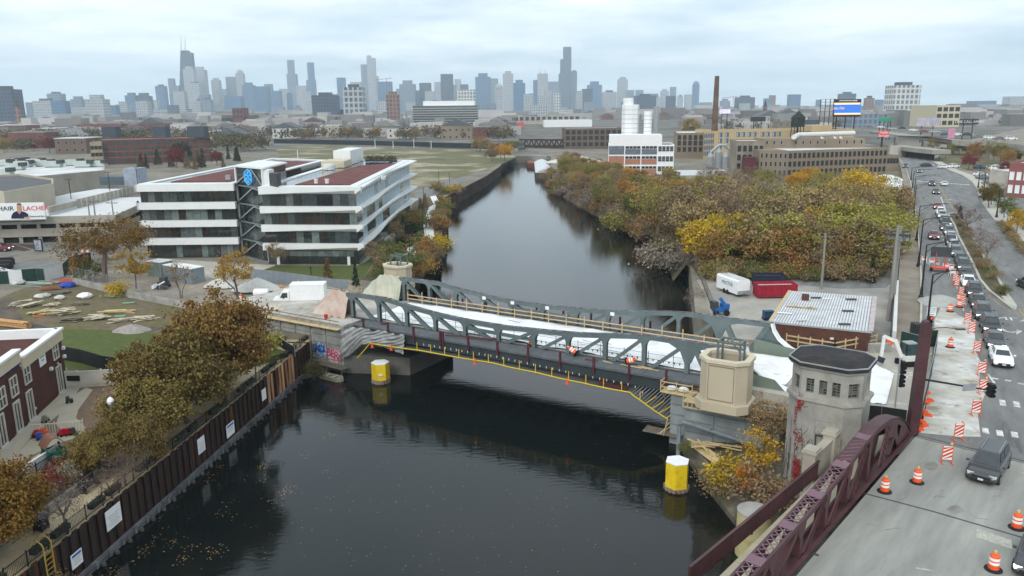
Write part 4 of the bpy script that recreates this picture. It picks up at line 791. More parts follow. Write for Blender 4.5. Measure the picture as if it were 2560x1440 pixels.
for k in range(11):p=l0_.lerp(l1_,(k+.5)/11);MB().beam(p-lw,p+lw,.035,.035).build('rung',YEL,ld)
t=thing('plank_stack','new planks and plywood scattered on the slope below the right abutment','lumber',at(1780,1130,1.6))
rr=random.Random(8);c0=at(1772,1122,1.7)
MB().ext([at(1722,1112,1.5),at(1745,1103,1.7),at(1810,1150,1.6),at(1785,1160,1.45)],(0,0,.06)).build('plywood_sheet',TIMB,t)
for i in range(12):p=c0+V(rr.uniform(-1,1.6),rr.uniform(-.6,.7),.12+i*.03);a=rr.gauss(-.65,.35);MB().beam(p-V(math.cos(a),math.sin(a),0)*rr.uniform(.6,1.5),p+V(math.cos(a),math.sin(a),rr.uniform(-.05,.05))*rr.uniform(.6,1.5),.18,.05).build('plank',TIMB,t)
t=thing('timber_cribbing','old dark timber cribbing at the waterline under the scattered planks','retaining wall',at(1740,1180,0))
for i in range(7):
 for k in range(4):p=at(1702+i*17,1122+i*21,0);q_=at(1702+(i+1)*17,1122+(i+1)*21,0);MB().beam(p+V(.3,.3,.15+k*.33),q_+V(.25,.25,.15+k*.33),.26,.27).build('timber',WOODG,t)
t=thing('broken_jetty','broken grey plank walkway at the foot of the right abutment','walkway',at(1655,1075,1))
for i in range(5):MB().beam(aR-wu*2.4-wv*(.2-i*.28)+V(0,0,1.0+i*.02),aR+wu*1.3-wv*(.2-i*.28)+V(0,0,1.05),.22,.05).build('plank',WOODG,t)
for i in range(3):MB().beam(aR-wu*(.3+i*.3)-wv*.3+V(0,0,1.0),aR-wu*(.1-i*.15)+wv*.2+V(0,0,2.6-i*.4),.06,.06).build('strut',TIMB,t)
sb=MB();Pq=[at(1700,1125,0),at(1760,1215,0),at(1850,1330,0),V(16,40,0),V(30,44,0),V(32,62,0),V(24,70,0),V(18,68,0)]
struct('river_bank',MB().prism([(p.x,p.y)for p in Pq],-2,[.5,.45,.5,.6,4.0,4.6,3.0,1.6],bot=False),M('bank_soil',(.13,.11,.085),.95,.4,1,c2=(.07,.065,.04),c2sc=.6,bump=.5))
#YELLOW DOLPHINS
YD=M('yellow_dolphin_paint',(.72,.52,.015),.5,.14,1.2,c2=(.5,.34,.03),c2sc=2.2,c2amt=.66,lines=((.3,.16,.04),3,.7));
def dolphin(px,py,r,ytop,ymid,label):
 c=at(px,py,0)+V(0,r*.8,0);t=thing('mooring_dolphin',label,'dolphin',c);zt2=onplane(px,ytop,c,c+V(1,0,0)).z;zm=onplane(px,ymid,c,c+V(1,0,0)).z
 MB().lathe([(r,zm),(r,zt2-.02)],(c.x,c.y,0),6,.2).build('yellow_shell',YD,t);MB().lathe([(r*1.02,zt2-.02),(r*1.02,zt2+.05)],(c.x,c.y,0),6,.2).build('white_cap',WHITE,t)
 for k in range(16):a=k/16*2*PI;rr_=r*.9;MB().lathe([(r*.19,-1),(r*.19,zm+.03)],(c.x+math.cos(a)*rr_,c.y+math.sin(a)*rr_,0),8).build('timber_pile',M('pile_brown',(.14,.085,.05),.9,.4,2,c2=(.3,.25,.2),c2sc=.8),t)
 return t,c,zt2
dolphin(1696,1232,1.0,1152,1213,'yellow hexagonal dolphin with white cap near the maroon bridge');dl2,c_,z_=dolphin(950,960,1.05,906,946,'yellow hexagonal dolphin with white cap under the left end of the truss')
bd=MB();rr=random.Random(2);bd.add([c_+V(.15+math.cos(a)*.35*rr.uniform(.6,1),-1.0-.02,z_-1.2+math.sin(a)*.2*rr.uniform(.6,1.1))for a in np.linspace(0,2*PI,14)[:-1]],[tuple(range(13))]);bd.build('white_scribble',M('scribble_white',(.7,.7,.62),.7),dl2)
bc_=at(830,945,.15);t=thing('flat_boat','small beige flat bottomed boat moored at the foot of the left abutment','boat',bc_);BOAT=M('boat_beige',(.33,.31,.23),.7,.25,2);hull=[(-1.5,-.55),(1.1,-.6),(1.6,-.25),(1.6,.25),(1.1,.6),(-1.5,.55)];R2=Matrix.Rotation(-.55,2);P=[R2@Vector(p)+Vector((bc_.x,bc_.y))for p in hull]
MB().ring(P,inset(P,.08),-.1,.45).build('hull',BOAT,t);MB().prism(inset(P,.08),-.1,.12).build('floor',BOAT,t)
for s in(-.8,.3):q_=R2@Vector((s,0));MB().box((bc_.x+q_.x,bc_.y+q_.y,.36),(.3,1.0,.05),-.55).build('bench',BOAT,t)
#STONE BRIDGE HOUSE
BST=M('bridge_house_limestone',(.335,.32,.285),.9,.22,.6,c2=(.235,.225,.2),c2sc=.45,c2amt=.54,bump=.25)
bh=V(23.9,55.2,0);ba=math.radians(-36);t=thing('bridge_house','octagonal limestone bridge house with black flat roof and leaded windows by the maroon truss','bridge house',(bh.x,bh.y,2))
P=octo(bh,2.5,2.25,.95,ba);pc_=P[0].lerp(P[1],1);zE=onplane(2076,938,v2(P[1],0),v2(P[1],0)+V(1,0,0)).z;zC=onplane(2077,1018,v2(P[1],0),v2(P[1],0)+V(1,0,0)).z;print('bridgehouse',zE,zC,[proj_ for proj_ in()])
MB().prism(inset(P,-.12),0,zC).build('shaft',BST,t);MB().prism(inset(P,-.3),zC,zC+.22).build('cornice',BST,t)
zw0,zw1=zC+.22+.35,zE-.75
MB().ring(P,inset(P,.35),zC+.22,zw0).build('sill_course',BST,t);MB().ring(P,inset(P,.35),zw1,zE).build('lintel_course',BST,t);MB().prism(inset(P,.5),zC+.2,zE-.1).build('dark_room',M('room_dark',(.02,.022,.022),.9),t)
MB().prism(inset(P,-.18),zE,zE+.16).build('eaves',BST,t)
LEAD=M('leaded_frame',(.16,.15,.12),.7);PG=[M('pane_tint_%d'%i,c,.1,.3,4,spec=.8)for i,c in enumerate(((.03,.045,.05),(.12,.13,.09),(.06,.1,.14),(.02,.02,.02)))]
rr=random.Random(12)
for i in range(8):
 a,b=P[i],P[(i+1)%8];Ln=(b-a).length;d=(b-a).normalized();n=Vector((-d.y,d.x));nw=3 if Ln>2 else 1;pw_=.36 if nw==3 else .26;ww=(Ln-pw_*(nw+1))/nw
 for k in range(nw+1):
  s=k*(ww+pw_)+pw_/2;MB().beam(v2(a+d*s+n*.18,zw0),v2(a+d*s+n*.18,zw1),pw_,.34,up=(n.x,n.y,0)).build('pier',BST,t)
 for k in range(nw):
  s0=pw_+k*(ww+pw_);b_=MB();b_.beam(v2(a+d*(s0+ww/2)+n*.22,zw0),v2(a+d*(s0+ww/2)+n*.22,zw1),.05,.05,up=(n.x,n.y,0))
  for z in np.linspace(zw0+.03,zw1-.03,6):b_.beam(v2(a+d*s0+n*.225,z),v2(a+d*(s0+ww)+n*.225,z),.05,.05)
  w_=b_.build('window',LEAD,t)
  for r in range(5):
   for c in range(2):
    z0,z1=zw0+(zw1-zw0)*r/5+.03,zw0+(zw1-zw0)*(r+1)/5-.03;x0,x1=s0+ww*c/2+.02,s0+ww*(c+1)/2-.02
    MB().quad(v2(a+d*x0+n*.25,z0),v2(a+d*x1+n*.25,z0),v2(a+d*x1+n*.25,z1),v2(a+d*x0+n*.25,z1)).build('pane',rr.choice(PG),w_)
RB=M('black_roof_felt',(.022,.022,.024),.8,.3,1.2,c2=(.05,.04,.032),c2sc=.7,c2amt=.6);MB().prism(inset(P,-.3),zE+.16,zE+.42).build('gutter',RB,t);MB().ring(inset(P,-.32),inset(P,-.24),zE+.42,zE+.5).build('flashing',GALV,t)
I1,I2=inset(P,-.1),inset(P,.75);MB().add([v2(p,zE+.42)for p in I1]+[v2(p,zE+.62)for p in inset(P,.35)]+[v2(p,zE+.72)for p in I2],[(i,(i+1)%8,8+(i+1)%8,8+i)for i in range(8)]+[(8+i,8+(i+1)%8,16+(i+1)%8,16+i)for i in range(8)]+[tuple(range(16,24))]).build('roof',RB,t)
a,b=inset(P,-.12)[0],inset(P,-.12)[1];d=(b-a).normalized();n=Vector((d.y,-d.x));q_=a+d*(b-a).length*.55;ang=math.atan2(d.y,d.x)
obj('window',winmesh(.75,1.25,1,1,DGREY,M('boarded_panel',(.3,.29,.26),.9),.09),t,loc=(q_.x+n.x*.1,q_.y+n.y*.1,zC-3.7),rz=ang)
b_=MB();
for z in(zC-1.3,zC-2.3):b_.beam(v2(q_-d*.55+n*.01,z),v2(q_+d*.55+n*.01,z),.05,.07)
for s in(-.55,.55):b_.beam(v2(q_+d*s+n*.01,zC-2.3),v2(q_+d*s+n*.01,zC-1.3),.05,.07,up=(d.x,d.y,0))
b_.build('blind_panel',BST,t)
st=MB();PP=inset(P,-.14);rr=random.Random(31)
def wallpt(i,u,z,o=.015):a,b=PP[i],PP[(i+1)%8];d=(b-a).normalized();nn=Vector((d.y,-d.x));return v2(a.lerp(b,u)+nn*o,z)
for k in range(120):
 i=rr.choice((7,0,0,0,0,1,1,2));u=rr.random();z=rr.uniform(1.8,4);pts=[]
 for s in range(rr.randint(5,14)):pts.append(wallpt(i,min(.99,max(.01,u)),z));z+=rr.uniform(.18,.5);u+=rr.gauss(0,.05);
 pts=[p for p in pts if p.z<zC];
 if len(pts)>1:st.tube(pts,.013,4,False)
st.build('bare_creeper',M('creeper_stem',(.06,.05,.045),.9),t,kind='stuff')
def leaves(name,pts,size,mat,parent=None,seed=0,**kw):
 rr=np.random.default_rng(seed);pts=np.array(pts);n=len(pts);a=rr.normal(size=(n,3));a/=np.linalg.norm(a,axis=1)[:,None];b=np.cross(a,rr.normal(size=(n,3)));b/=np.linalg.norm(b,axis=1)[:,None];s=size*rr.uniform(.6,1.3,(n,1));a=a*s;b=b*s*.8
 v=np.stack([pts-a,pts+b,pts+a,pts-b],1).reshape(-1,3);me=bpy.data.meshes.new(name);me.vertices.add(n*4);me.vertices.foreach_set('co',v.ravel());me.loops.add(n*4);me.loops.foreach_set('vertex_index',np.arange(n*4));me.polygons.add(n);me.polygons.foreach_set('loop_start',np.arange(n)*4);me.materials.append(mat);me.update(calc_edges=True)
 return me if parent is False else obj(name,me,parent,**kw)
rr=random.Random(5);pts=[]
for c_u,c_z,n in((.05,6.6,90),(.03,zC-.3,130),(.05,4.6,120),(.1,4.1,160),(.07,3.5,120)):
 for k in range(n):pts.append(wallpt(0,min(.9,max(.0,c_u+rr.gauss(0,.05))),c_z+rr.gauss(0,.35),.06))
for k in range(60):pts.append(wallpt(7,rr.uniform(.8,1),rr.gauss(8.5,.8),.08))
leaves('red_creeper',pts,.07,M('red_creeper_leaves',(.3,.03,.02),.8,.3,3,island=.4),t,kind='stuff')
#YARD: brick shed, dumpsters, trailer, machines
YARD=M('yard_concrete',(.37,.345,.295),.95,.2,.25,c2=(.26,.255,.24),c2sc=.12,c2amt=.52,bump=.15,lines=((.5,.5,.47),.25,.68))
yd=[at(x,y,4)for x,y in((1800,850),(1757,728),(1742,700),(1800,695),(1890,695),(2120,700),(2215,690),(2235,716),(2225,850))]
struct('yard',MB().prism([(p.x,p.y)for p in yd],3,4.03,bot=False),YARD)
dr_=[at(x,y,4)for x,y in((1990,712),(2100,722),(2215,720),(2245,690),(2160,685),(2030,700))];struct('driveway',MB().prism([(p.x,p.y)for p in dr_],3.5,4.04,bot=False),ASPH)
SBR=brickmat('shed_brick',(.115,.05,.036),.07,1);s1,s2=at(1925,803,8),at(2177,828,8);s3,s4=at(2187,742,8),at(1974,727,8);fp=[s1,s2,s3,s4]
t=thing('brick_shed','low brown brick shed with white corrugated metal roof in the yard','shed',(s1.x,s1.y,4));poly=[(p.x,p.y)for p in fp];MB().prism(poly,3.8,7.8,bot=False).build('wall',SBR,t)
CORR=M('white_corrugated_metal',(.62,.64,.65),.5,.12,.8,c2=(.5,.51,.52),c2sc=.5);MB().prism(inset(poly,-.15),7.8,7.95).build('roof_deck',M('valley_shade',(.3,.31,.32),.7,.2,.8),t)  # valleys coloured darker, putting the shade between the ribs into the roof
b=MB();nr=34
for i in range(nr):
 a,e=s1.lerp(s2,(i+.5)/nr),s4.lerp(s3,(i+.5)/nr);b.beam(V(a.x,a.y,7.985),V(e.x,e.y,7.985),.19,.07)
b.build('roof_ribs',CORR,t,kind='stuff');MB().beam(V(s1.x,s1.y,8.03),V(s4.x,s4.y,8.03),.3,.1).build('left_trim',TIMB,t);MB().beam(V(s2.x,s2.y,8.03),V(s3.x,s3.y,8.03),.5,.1).build('right_trim',M('pinkish_flashing',(.45,.38,.38),.6),t)
def roofpt(x,y):return at(x,y,8.1)
for x,y in((2040,744),(2128,748),(2120,777),(2111,810)):p=roofpt(x,y);MB().box(p,(1.2,.45,.12),-.08).build('skylight',DGREY,t)
MB().box(roofpt(2013,748)+V(0,0,.25),(.8,.8,.7),-.3).build('brick_chimney',SBR,t)
pf=(s2-s1).normalized();MB().ext([s1.lerp(s2,.58)+V(0,0,-3.9)+V(0,-.03,0),s1.lerp(s2,.7)+V(0,0,-3.9)+V(0,-.03,0),s1.lerp(s2,.7)+V(0,-.03,-1.7),s1.lerp(s2,.58)+V(0,-.03,-1.7)],(0,.05,0)).build('door',M('brown_door',(.05,.035,.03),.7),t)
MB().box(s1.lerp(s2,.63)+V(0,-.12,-1.2),(.35,.15,.2)).build('wall_lamp',WHITE,t)
rr=random.Random(3);t2=thing('roof_sheets','loose white sheets and boards lying on the corrugated shed roof','scrap')
for x,y,w,d_ in((1980,765,1.2,.5),(2010,768,1.8,.4),(2030,770,1.0,.5),(1962,783,1.6,.35),(2005,800,1.0,.5),(2065,747,1.0,.2)):MB().box(roofpt(x,y)+V(0,0,.02),(w,d_,.05),rr.uniform(-.4,.2)).build('loose_sheet',rr.choice((WHITE,CORR,TIMB)),t2)
w0,w1=at(2245,716),at(2239,848);dd=(w1-w0).normalized();t=thing('white_parapet_wall','long white concrete parapet wall between the yard and the brown pavement','wall',w0);MB().beam(w0+V(-.2,0,-.6),w1+V(-.2,0,-.6),.4,3.0).build('wall',M('white_wall',(.6,.6,.58),.8,.1,.6),t);MB().beam(w0+V(-.6,0,.6),w1+V(-.6,0,.6),.06,.9).build('green_screen',M('green_screen_fabric',(.015,.045,.035),.9,.3,1.5),t)
def dumpster(a,b,dep,z,h,mat,label,fill=None):
 t=thing('roll_off_dumpster',label,'dumpster',a);a,b=Vector((a.x,a.y,0)),Vector((b.x,b.y,0));d=(b-a).normalized();n=Vector((-d.y,d.x,0));P=[a,b,b+n*dep,a+n*dep];poly=[(p.x,p.y)for p in P];po=inset(poly,-.0)
 MB().ring(po,inset(poly,.08),z+.25,z+h).build('bin',mat,t);MB().prism(inset(poly,.08),z+.2,z+h-.25).build('load',fill or DGREY,t)
 L_=(b-a).length;k=int(L_/.55)
 for i in range(k+1):p=a+d*(.05+(L_-.1)*i/k)-n*.05;MB().beam(p+V(0,0,z+.3),p+V(0,0,z+h),.09,.1,up=d).build('rib',mat,t)
 MB().ring(inset(poly,-.07),inset(poly,.02),z+h,z+h+.12).build('rim',mat,t);return t
RED=M('red_dumpster_paint',(.3,.012,.03),.6,.2,1);debris=M('white_debris',(.55,.54,.52),.9,.5,2,c2=(.3,.28,.26),c2sc=2)
dumpster(at(1895,748,4),at(1992,746,4),2.3,4.03,1.9,RED,'red roll off dumpster filled with white debris in the yard',debris);dumpster(at(1888,722,4),at(1963,722,4),2.2,4.03,1.9,M('navy_dumpster_paint',(.02,.022,.045),.6),'dark navy dumpster behind the red one in the yard')
tp=at(1852,742,4.03);t=thing('enclosed_trailer','white enclosed cargo trailer with sloped roof edges parked in the yard','trailer',tp);ta=math.radians(-72)
R3=Matrix.Rotation(ta,3,'Z');loc=lambda x,y,z:R3@V(x,y,z)+V(tp.x-.6,tp.y+2.4,4.03)
prof=[(-1.05,.45),(1.05,.45),(1.05,2.3),(.85,2.55),(-.85,2.55),(-1.05,2.3)];MB().ext([loc(-2.6,y,z)for y,z in prof],R3@V(5.4,0,0)).build('box',WHITE,t);MB().ext([loc(-2.55,y*.9,2.56)for y in(-.9,.9)]+[loc(2.7,y*.9,2.56)for y in(.9,-.9)],(0,0,.03)).build('roof',M('trailer_roof',(.5,.52,.53),.6),t)
MB().box(loc(2.85,0,.7),(.12,2.0,.5),ta).build('stone_guard',GALV,t);MB().beam(loc(2.8,0,.5),loc(3.9,0,.45),.12,.1).build('tow_bar',DGREY,t)
for x in(-.5,.35):MB().tube([loc(x,-1.1,.36),loc(x,-.85,.36)],.35,14).build('wheel',TYRE,t)
text('trailer_lettering','MASTER',.8,M('blue_grey_letter',(.08,.13,.17),.6),t,frame(loc(.2,-1.07,1.6),R3@V(1,0,0),(0,0,1)),ext=.004)
bm=at(1800,787,4.03);BL=M('blue_machine_paint',(.02,.12,.36),.45,.1);t=thing('blue_boom_lift','bright blue boom lift parked beside the river wall in the yard','boom lift',bm)
MB().box(bm+V(0,0,.75),(1.9,1.2,.6),.2).build('chassis',BL,t);MB().box(bm+V(.55,0,1.25),(.9,1.1,.6),.2).build('counterweight',BL,t);MB().beam(bm+V(.5,0,1.4),bm+V(-.1,0,2.3),.4,.4).build('boom',BL,t);MB().box(bm+V(-.8,0,1.3),(.7,1.1,1.1),.2).build('cab',DGREY,t)
for x in(-.7,.7):MB().tube([bm+V(x,-.75,.4),bm+V(x,-.5,.4)],.4,12).build('wheel',TYRE,t)
gm=at(1920,800,4.03);t=thing('blue_generator','small dark blue generator at the corner of the brick shed','generator',gm);MB().box(gm+V(0,0,.8),(1.3,.8,.9),.1).build('casing',M('dark_blue',(.02,.06,.13),.5),t);MB().box(gm+V(0,0,.25),(1.4,.85,.2),.1).build('skid',BLACK,t)
SPB=M('dark_sheet_pile',(.05,.04,.036),.8,.4,.6,c2=(.02,.02,.02),c2sc=.5);t=thing('yard_river_wall','dark sheet pile river wall below the yard with grey timber capping','river wall',at(1760,760,0));ya,yb_=at(1790,870,0),at(1733,703,0);L_=(yb_-ya).length;d=(yb_-ya).normalized();n=Vector((-d.y,d.x,0));k=int(L_/.9)
for i in range(k):p=ya+d*(i*.9);q_=n*(.18 if i%2 else 0);MB().beam(p+q_+V(0,0,1.9),p+d*.88+q_+V(0,0,1.9),.12,4.4).build('sheet_pile',SPB,t)
MB().beam(ya+V(0,0,4.2)-n*.1,yb_+V(0,0,4.2)-n*.1,.5,.25).build('capping',WOODG,t)
UPW=M('grey_pole_wood',(.24,.235,.215),.9,.3,1,stretch=(4,4,.3))
def upole(base,x,y,label,arms=2,r=.19):
 tz=onplane(x,y,base,base+V(1,0,0)).z;t=thing('utility_pole',label,'utility pole',base,group=None);MB().lathe([(r*1.2,0),(r*.7,tz-base.z)],base,10).build('pole',UPW,t);ends=[]
 for k in range(arms):
  z=tz-.5-k*1.1;MB().beam(V(base.x-1.3,base.y+.15,z),V(base.x+1.3,base.y-.15,z),.1,.13).build('crossarm',WOODG,t);b=MB()
  for s in(-1.2,-.7,.7,1.2):b.lathe([(.05,0),(.07,.1),(.04,.22)],(base.x+s,base.y-.1*s,z+.06),6);ends.append(V(base.x+s,base.y-.1*s,z+.25))
  b.build('insulators',DGREY,t,kind='stuff')
 return t,ends,tz
u1=upole(at(2221,803,4),2246,563,'left one of the pair of tall utility poles in front of the wood',3,.24);u2=upole(at(2229,790,4),2258,566,'right one of the pair of tall utility poles in front of the wood',3,.22);u3=upole(at(2053,722,4),2066,583,'single grey utility pole standing in the yard before the wood',1,.17)
MB().beam(u1[1][0]+V(0,0,-.9),u2[1][3]+V(0,0,-.9),.4,.3).build('transformer_deck',DGREY,u1[0])
tr_=[MB().lathe([(.28,0),(.28,.9)],(at(2240,790,4).x+dx,at(2240,790,4).y,u1[2]-2.4),10).build('transformer',GALV,u1[0])for dx in(-.5,.3)]
def wire(a,b,sag,label,r=.018):
 pts=[a.lerp(b,i/14)+V(0,0,-sag*4*(i/14)*(1-i/14))for i in range(15)];return tag(MB().tube(pts,r,4).build('overhead_wire',BLACK),label,'wire','overhead wires')
wire(u3[1][0],u1[1][8],.8,'thin wire between the single pole and the pole pair');wire(u3[1][3],u1[1][9],1.0,'lower thin wire between the single pole and the pole pair')
ex=at(2268,912,6);t=thing('mini_excavator','white mini excavator with folded boom digging beside the maroon post','excavator',ex);EW=M('excavator_white',(.68,.68,.66),.5,.08)
for s in(-.55,.55):MB().box(ex+V(0,s,.28),(1.9,.36,.5),.1).build('track',TYRE,t)
MB().box(ex+V(.1,0,.8),(1.5,1.3,.5),.1).build('house',EW,t);cb=MB();cb.box(ex+V(.1,.1,1.6),(1.0,.95,1.2),.1);cb.build('cab',GLASSG,t);MB().box(ex+V(.1,.1,2.25),(1.1,1.05,.1),.1).build('cab_roof',GALV,t)
for x in(-.45,.6):
 for y in(-.42,.55):MB().beam(ex+V(x,y,1.0),ex+V(x,y,2.25),.07,.07,up=(1,0,0)).build('cab_post',BLACK,t)
bp_=[ex+V(-.7,-.1,.8),ex+V(-1.5,-.1,2.6),ex+V(-2.6,-.1,3.0)];MB().beam(bp_[0],bp_[1],.28,.34).beam(bp_[1]-V(0,0,.1),bp_[2],.26,.3).build('boom',EW,t);MB().beam(bp_[2],bp_[2]+V(-.1,0,-2.2),.2,.26).build('stick',EW,t);MB().box(bp_[2]+V(-.1,0,-2.4),(.5,.5,.55),.1,Matrix.Rotation(.4,3,'Y')).build('bucket',DARKST,t);MB().beam(bp_[1]+V(-.2,0,-.35),bp_[2]+V(.2,0,-.35),.2,.25).build('orange_cover',ORANGE,t)
GF=MC['green_screen_fabric']
def fencepanel(t,a,b,h,mat=GF,z=0.):
 MB().beam(a+V(0,0,h/2+z),b+V(0,0,h/2+z),.03,h-.1).build('fabric_panel',mat,t);bb=MB()
 for p in(a,b):bb.tube([p+V(0,0,z),p+V(0,0,h+z)],.03,6)
 bb.tube([a+V(0,0,h+z),b+V(0,0,h+z)],.025,6);bb.build('pipe_frame',GALV,t)
t=thing('green_site_fence','green fabric construction fence along the left edge of the dusty lane','fence',at(2330,900));pts=[at(*p)for p in((2341,868),(2334,905),(2328,940),(2319,975),(2311,1012),(2302,1048),(2293,1084))]
for a,b in zip(pts,pts[1:]):fencepanel(t,a,b,1.7)
t=thing('green_fence_panel','short dark green fence panels behind the maroon post','fence',at(2260,860));fencepanel(t,at(2249,870),at(2300,885),1.9);fencepanel(t,at(2318,868),at(2341,868),1.9)
t=thing('black_site_fence','black fabric fence with torn white banner between bridge house and maroon truss','fence',at(2180,1050));fencepanel(t,at(2145,1062),at(2200,1068),1.8,M('black_fabric',(.012,.014,.014),.9));fencepanel(t,at(2200,1068),at(2262,1078),1.8,MC['black_fabric']);MB().box(at(2152,1052)+V(0,-.1,1.3),(.7,.03,.5)).build('banner',M('pale_blue_banner',(.4,.55,.62),.7),t)
rr=random.Random(6)
for i,(x,y)in enumerate(((2316,985),(2323,1003),(2312,1008),(2306,1030),(2318,1040),(2303,1057),(2310,1066),(2297,1076))):
 tag(MB().box(at(x,y)+V(0,0,.07),(.7,.35,.14),rr.uniform(-1,1)).box(at(x,y)+V(.1,.1,.16),(.4,.25,.1),rr.uniform(-1,1)).build('orange_sandbag',ORANGE),'orange sandbag lying at the foot of the green site fence','sandbag','orange sandbags along the green site fence')
b0=at(2289,838);t=thing('black_slatted_bin','round black slatted litter bin on the brown pavement','litter bin',b0);MB().lathe([(.5,0),(.55,.2),(.55,1.3),(.45,1.4)],b0,18).build('liner',BLACK,t)
for k in range(18):a=k/18*2*PI;MB().beam(b0+V(math.cos(a)*.58,math.sin(a)*.58,.05),b0+V(math.cos(a)*.58,math.sin(a)*.58,1.4),.07,.1,up=(math.cos(a),math.sin(a),0)).build('slat',DGREY,t)
p0=at(2322,835);t=thing('white_sign_panel','white temporary sign with lines of text and an arrow above the red signal','sign',p0);pz_=onplane(2323,779,p0,p0+V(1,0,0)).z;MB().tube([p0,p0+V(0,0,pz_-6)],.04,6).build('post',GALV,t);MB().box(V(p0.x,p0.y-.05,pz_),(1.0,.04,1.0)).build('panel',WHITE,t)
for k,s in enumerate(('PEDESTRIANS','USE OTHER','SIDEWALK')):text('sign_line',s,.15,BLACK,t,frame(V(p0.x,p0.y-.08,pz_+.36-k*.2),(1,0,0),(0,0,1)),ext=.003)
MB().beam(V(p0.x+.3,p0.y-.08,pz_-.33),V(p0.x-.2,p0.y-.08,pz_-.33),.02,.05).ext([V(p0.x-.18,p0.y-.09,pz_-.23),V(p0.x-.38,p0.y-.09,pz_-.33),V(p0.x-.18,p0.y-.09,pz_-.43)],(0,.02,0)).build('arrow',BLACK,t)
def mound(px,py,z,rx,ry,h,mat,label,cat='gravel heap',name='gravel_heap',seed=1,p=None):
 c=p or at(px,py,z);rr=random.Random(seed);b=MB();n,m_=26,9;vs=[]
 for i in range(m_):
  f=i/(m_-1);r=1-f
  for k in range(n):a=2*PI*k/n;q=1+.12*math.sin(3*a+seed)+.06*rr.uniform(-1,1);vs.append((c.x+rx*r*q*math.cos(a),c.y+ry*r*q*math.sin(a),c.z+h*(f**.85)*(1-.12*f)+rr.uniform(-.02,.02)*h))
 b.add(vs,[(i*n+k,i*n+(k+1)%n,(i+1)*n+(k+1)%n,(i+1)*n+k)for i in range(m_-1)for k in range(n)]);return tag(b.build(name,mat,smooth=True),label,cat)
GRAV=M('grey_gravel',(.36,.37,.35),.95,.15,2,bump=.6,bsc=25);WGR=M('pale_gravel',(.52,.52,.49),.95,.12,2,bump=.6,bsc=25)
mound(2350,757,6,2.9,2.4,1.25,GRAV,'pale grey gravel heap dumped in the closed lane',seed=2)
t=thing('timber_rail_fence','raw timber guard rail on posts in front of the brick shed','guard rail',at(2060,870));pts=[at(x,y)for x,y in((1965,862),(2085,882),(2190,862))]
for a,b in zip(pts,pts[1:]):
 for z in(.55,1.05):MB().beam(a+V(0,0,z),b+V(0,0,z),.05,.14).build('rail',TIMB,t)
 for s in np.linspace(0,1,5):MB().beam(a.lerp(b,s),a.lerp(b,s)+V(0,0,1.3),.1,.1,up=(1,0,0)).build('post',TIMB,t)
t=thing('concrete_barrier','grey concrete barrier block beside the excavator bucket','barrier',at(2190,880));MB().beam(at(2172,880)+V(0,0,.45),at(2225,878)+V(0,0,.45),.5,.9).build('block',CONC,t)
t=thing('tall_timber_form','line of thin timber posts beside the white plastic sheet','formwork',at(2170,940))
for i in range(8):p=at(2183-i*4.5,905+i*13);MB().beam(p,p+V(.05,0,1.1+.3*(i%2)),.07,.07,up=(1,0,0)).build('post',TIMB,t);
MB().beam(at(2183,905)+V(0,0,.8),at(2150,1000)+V(0,0,.8),.05,.1).build('rail',TIMB,t)
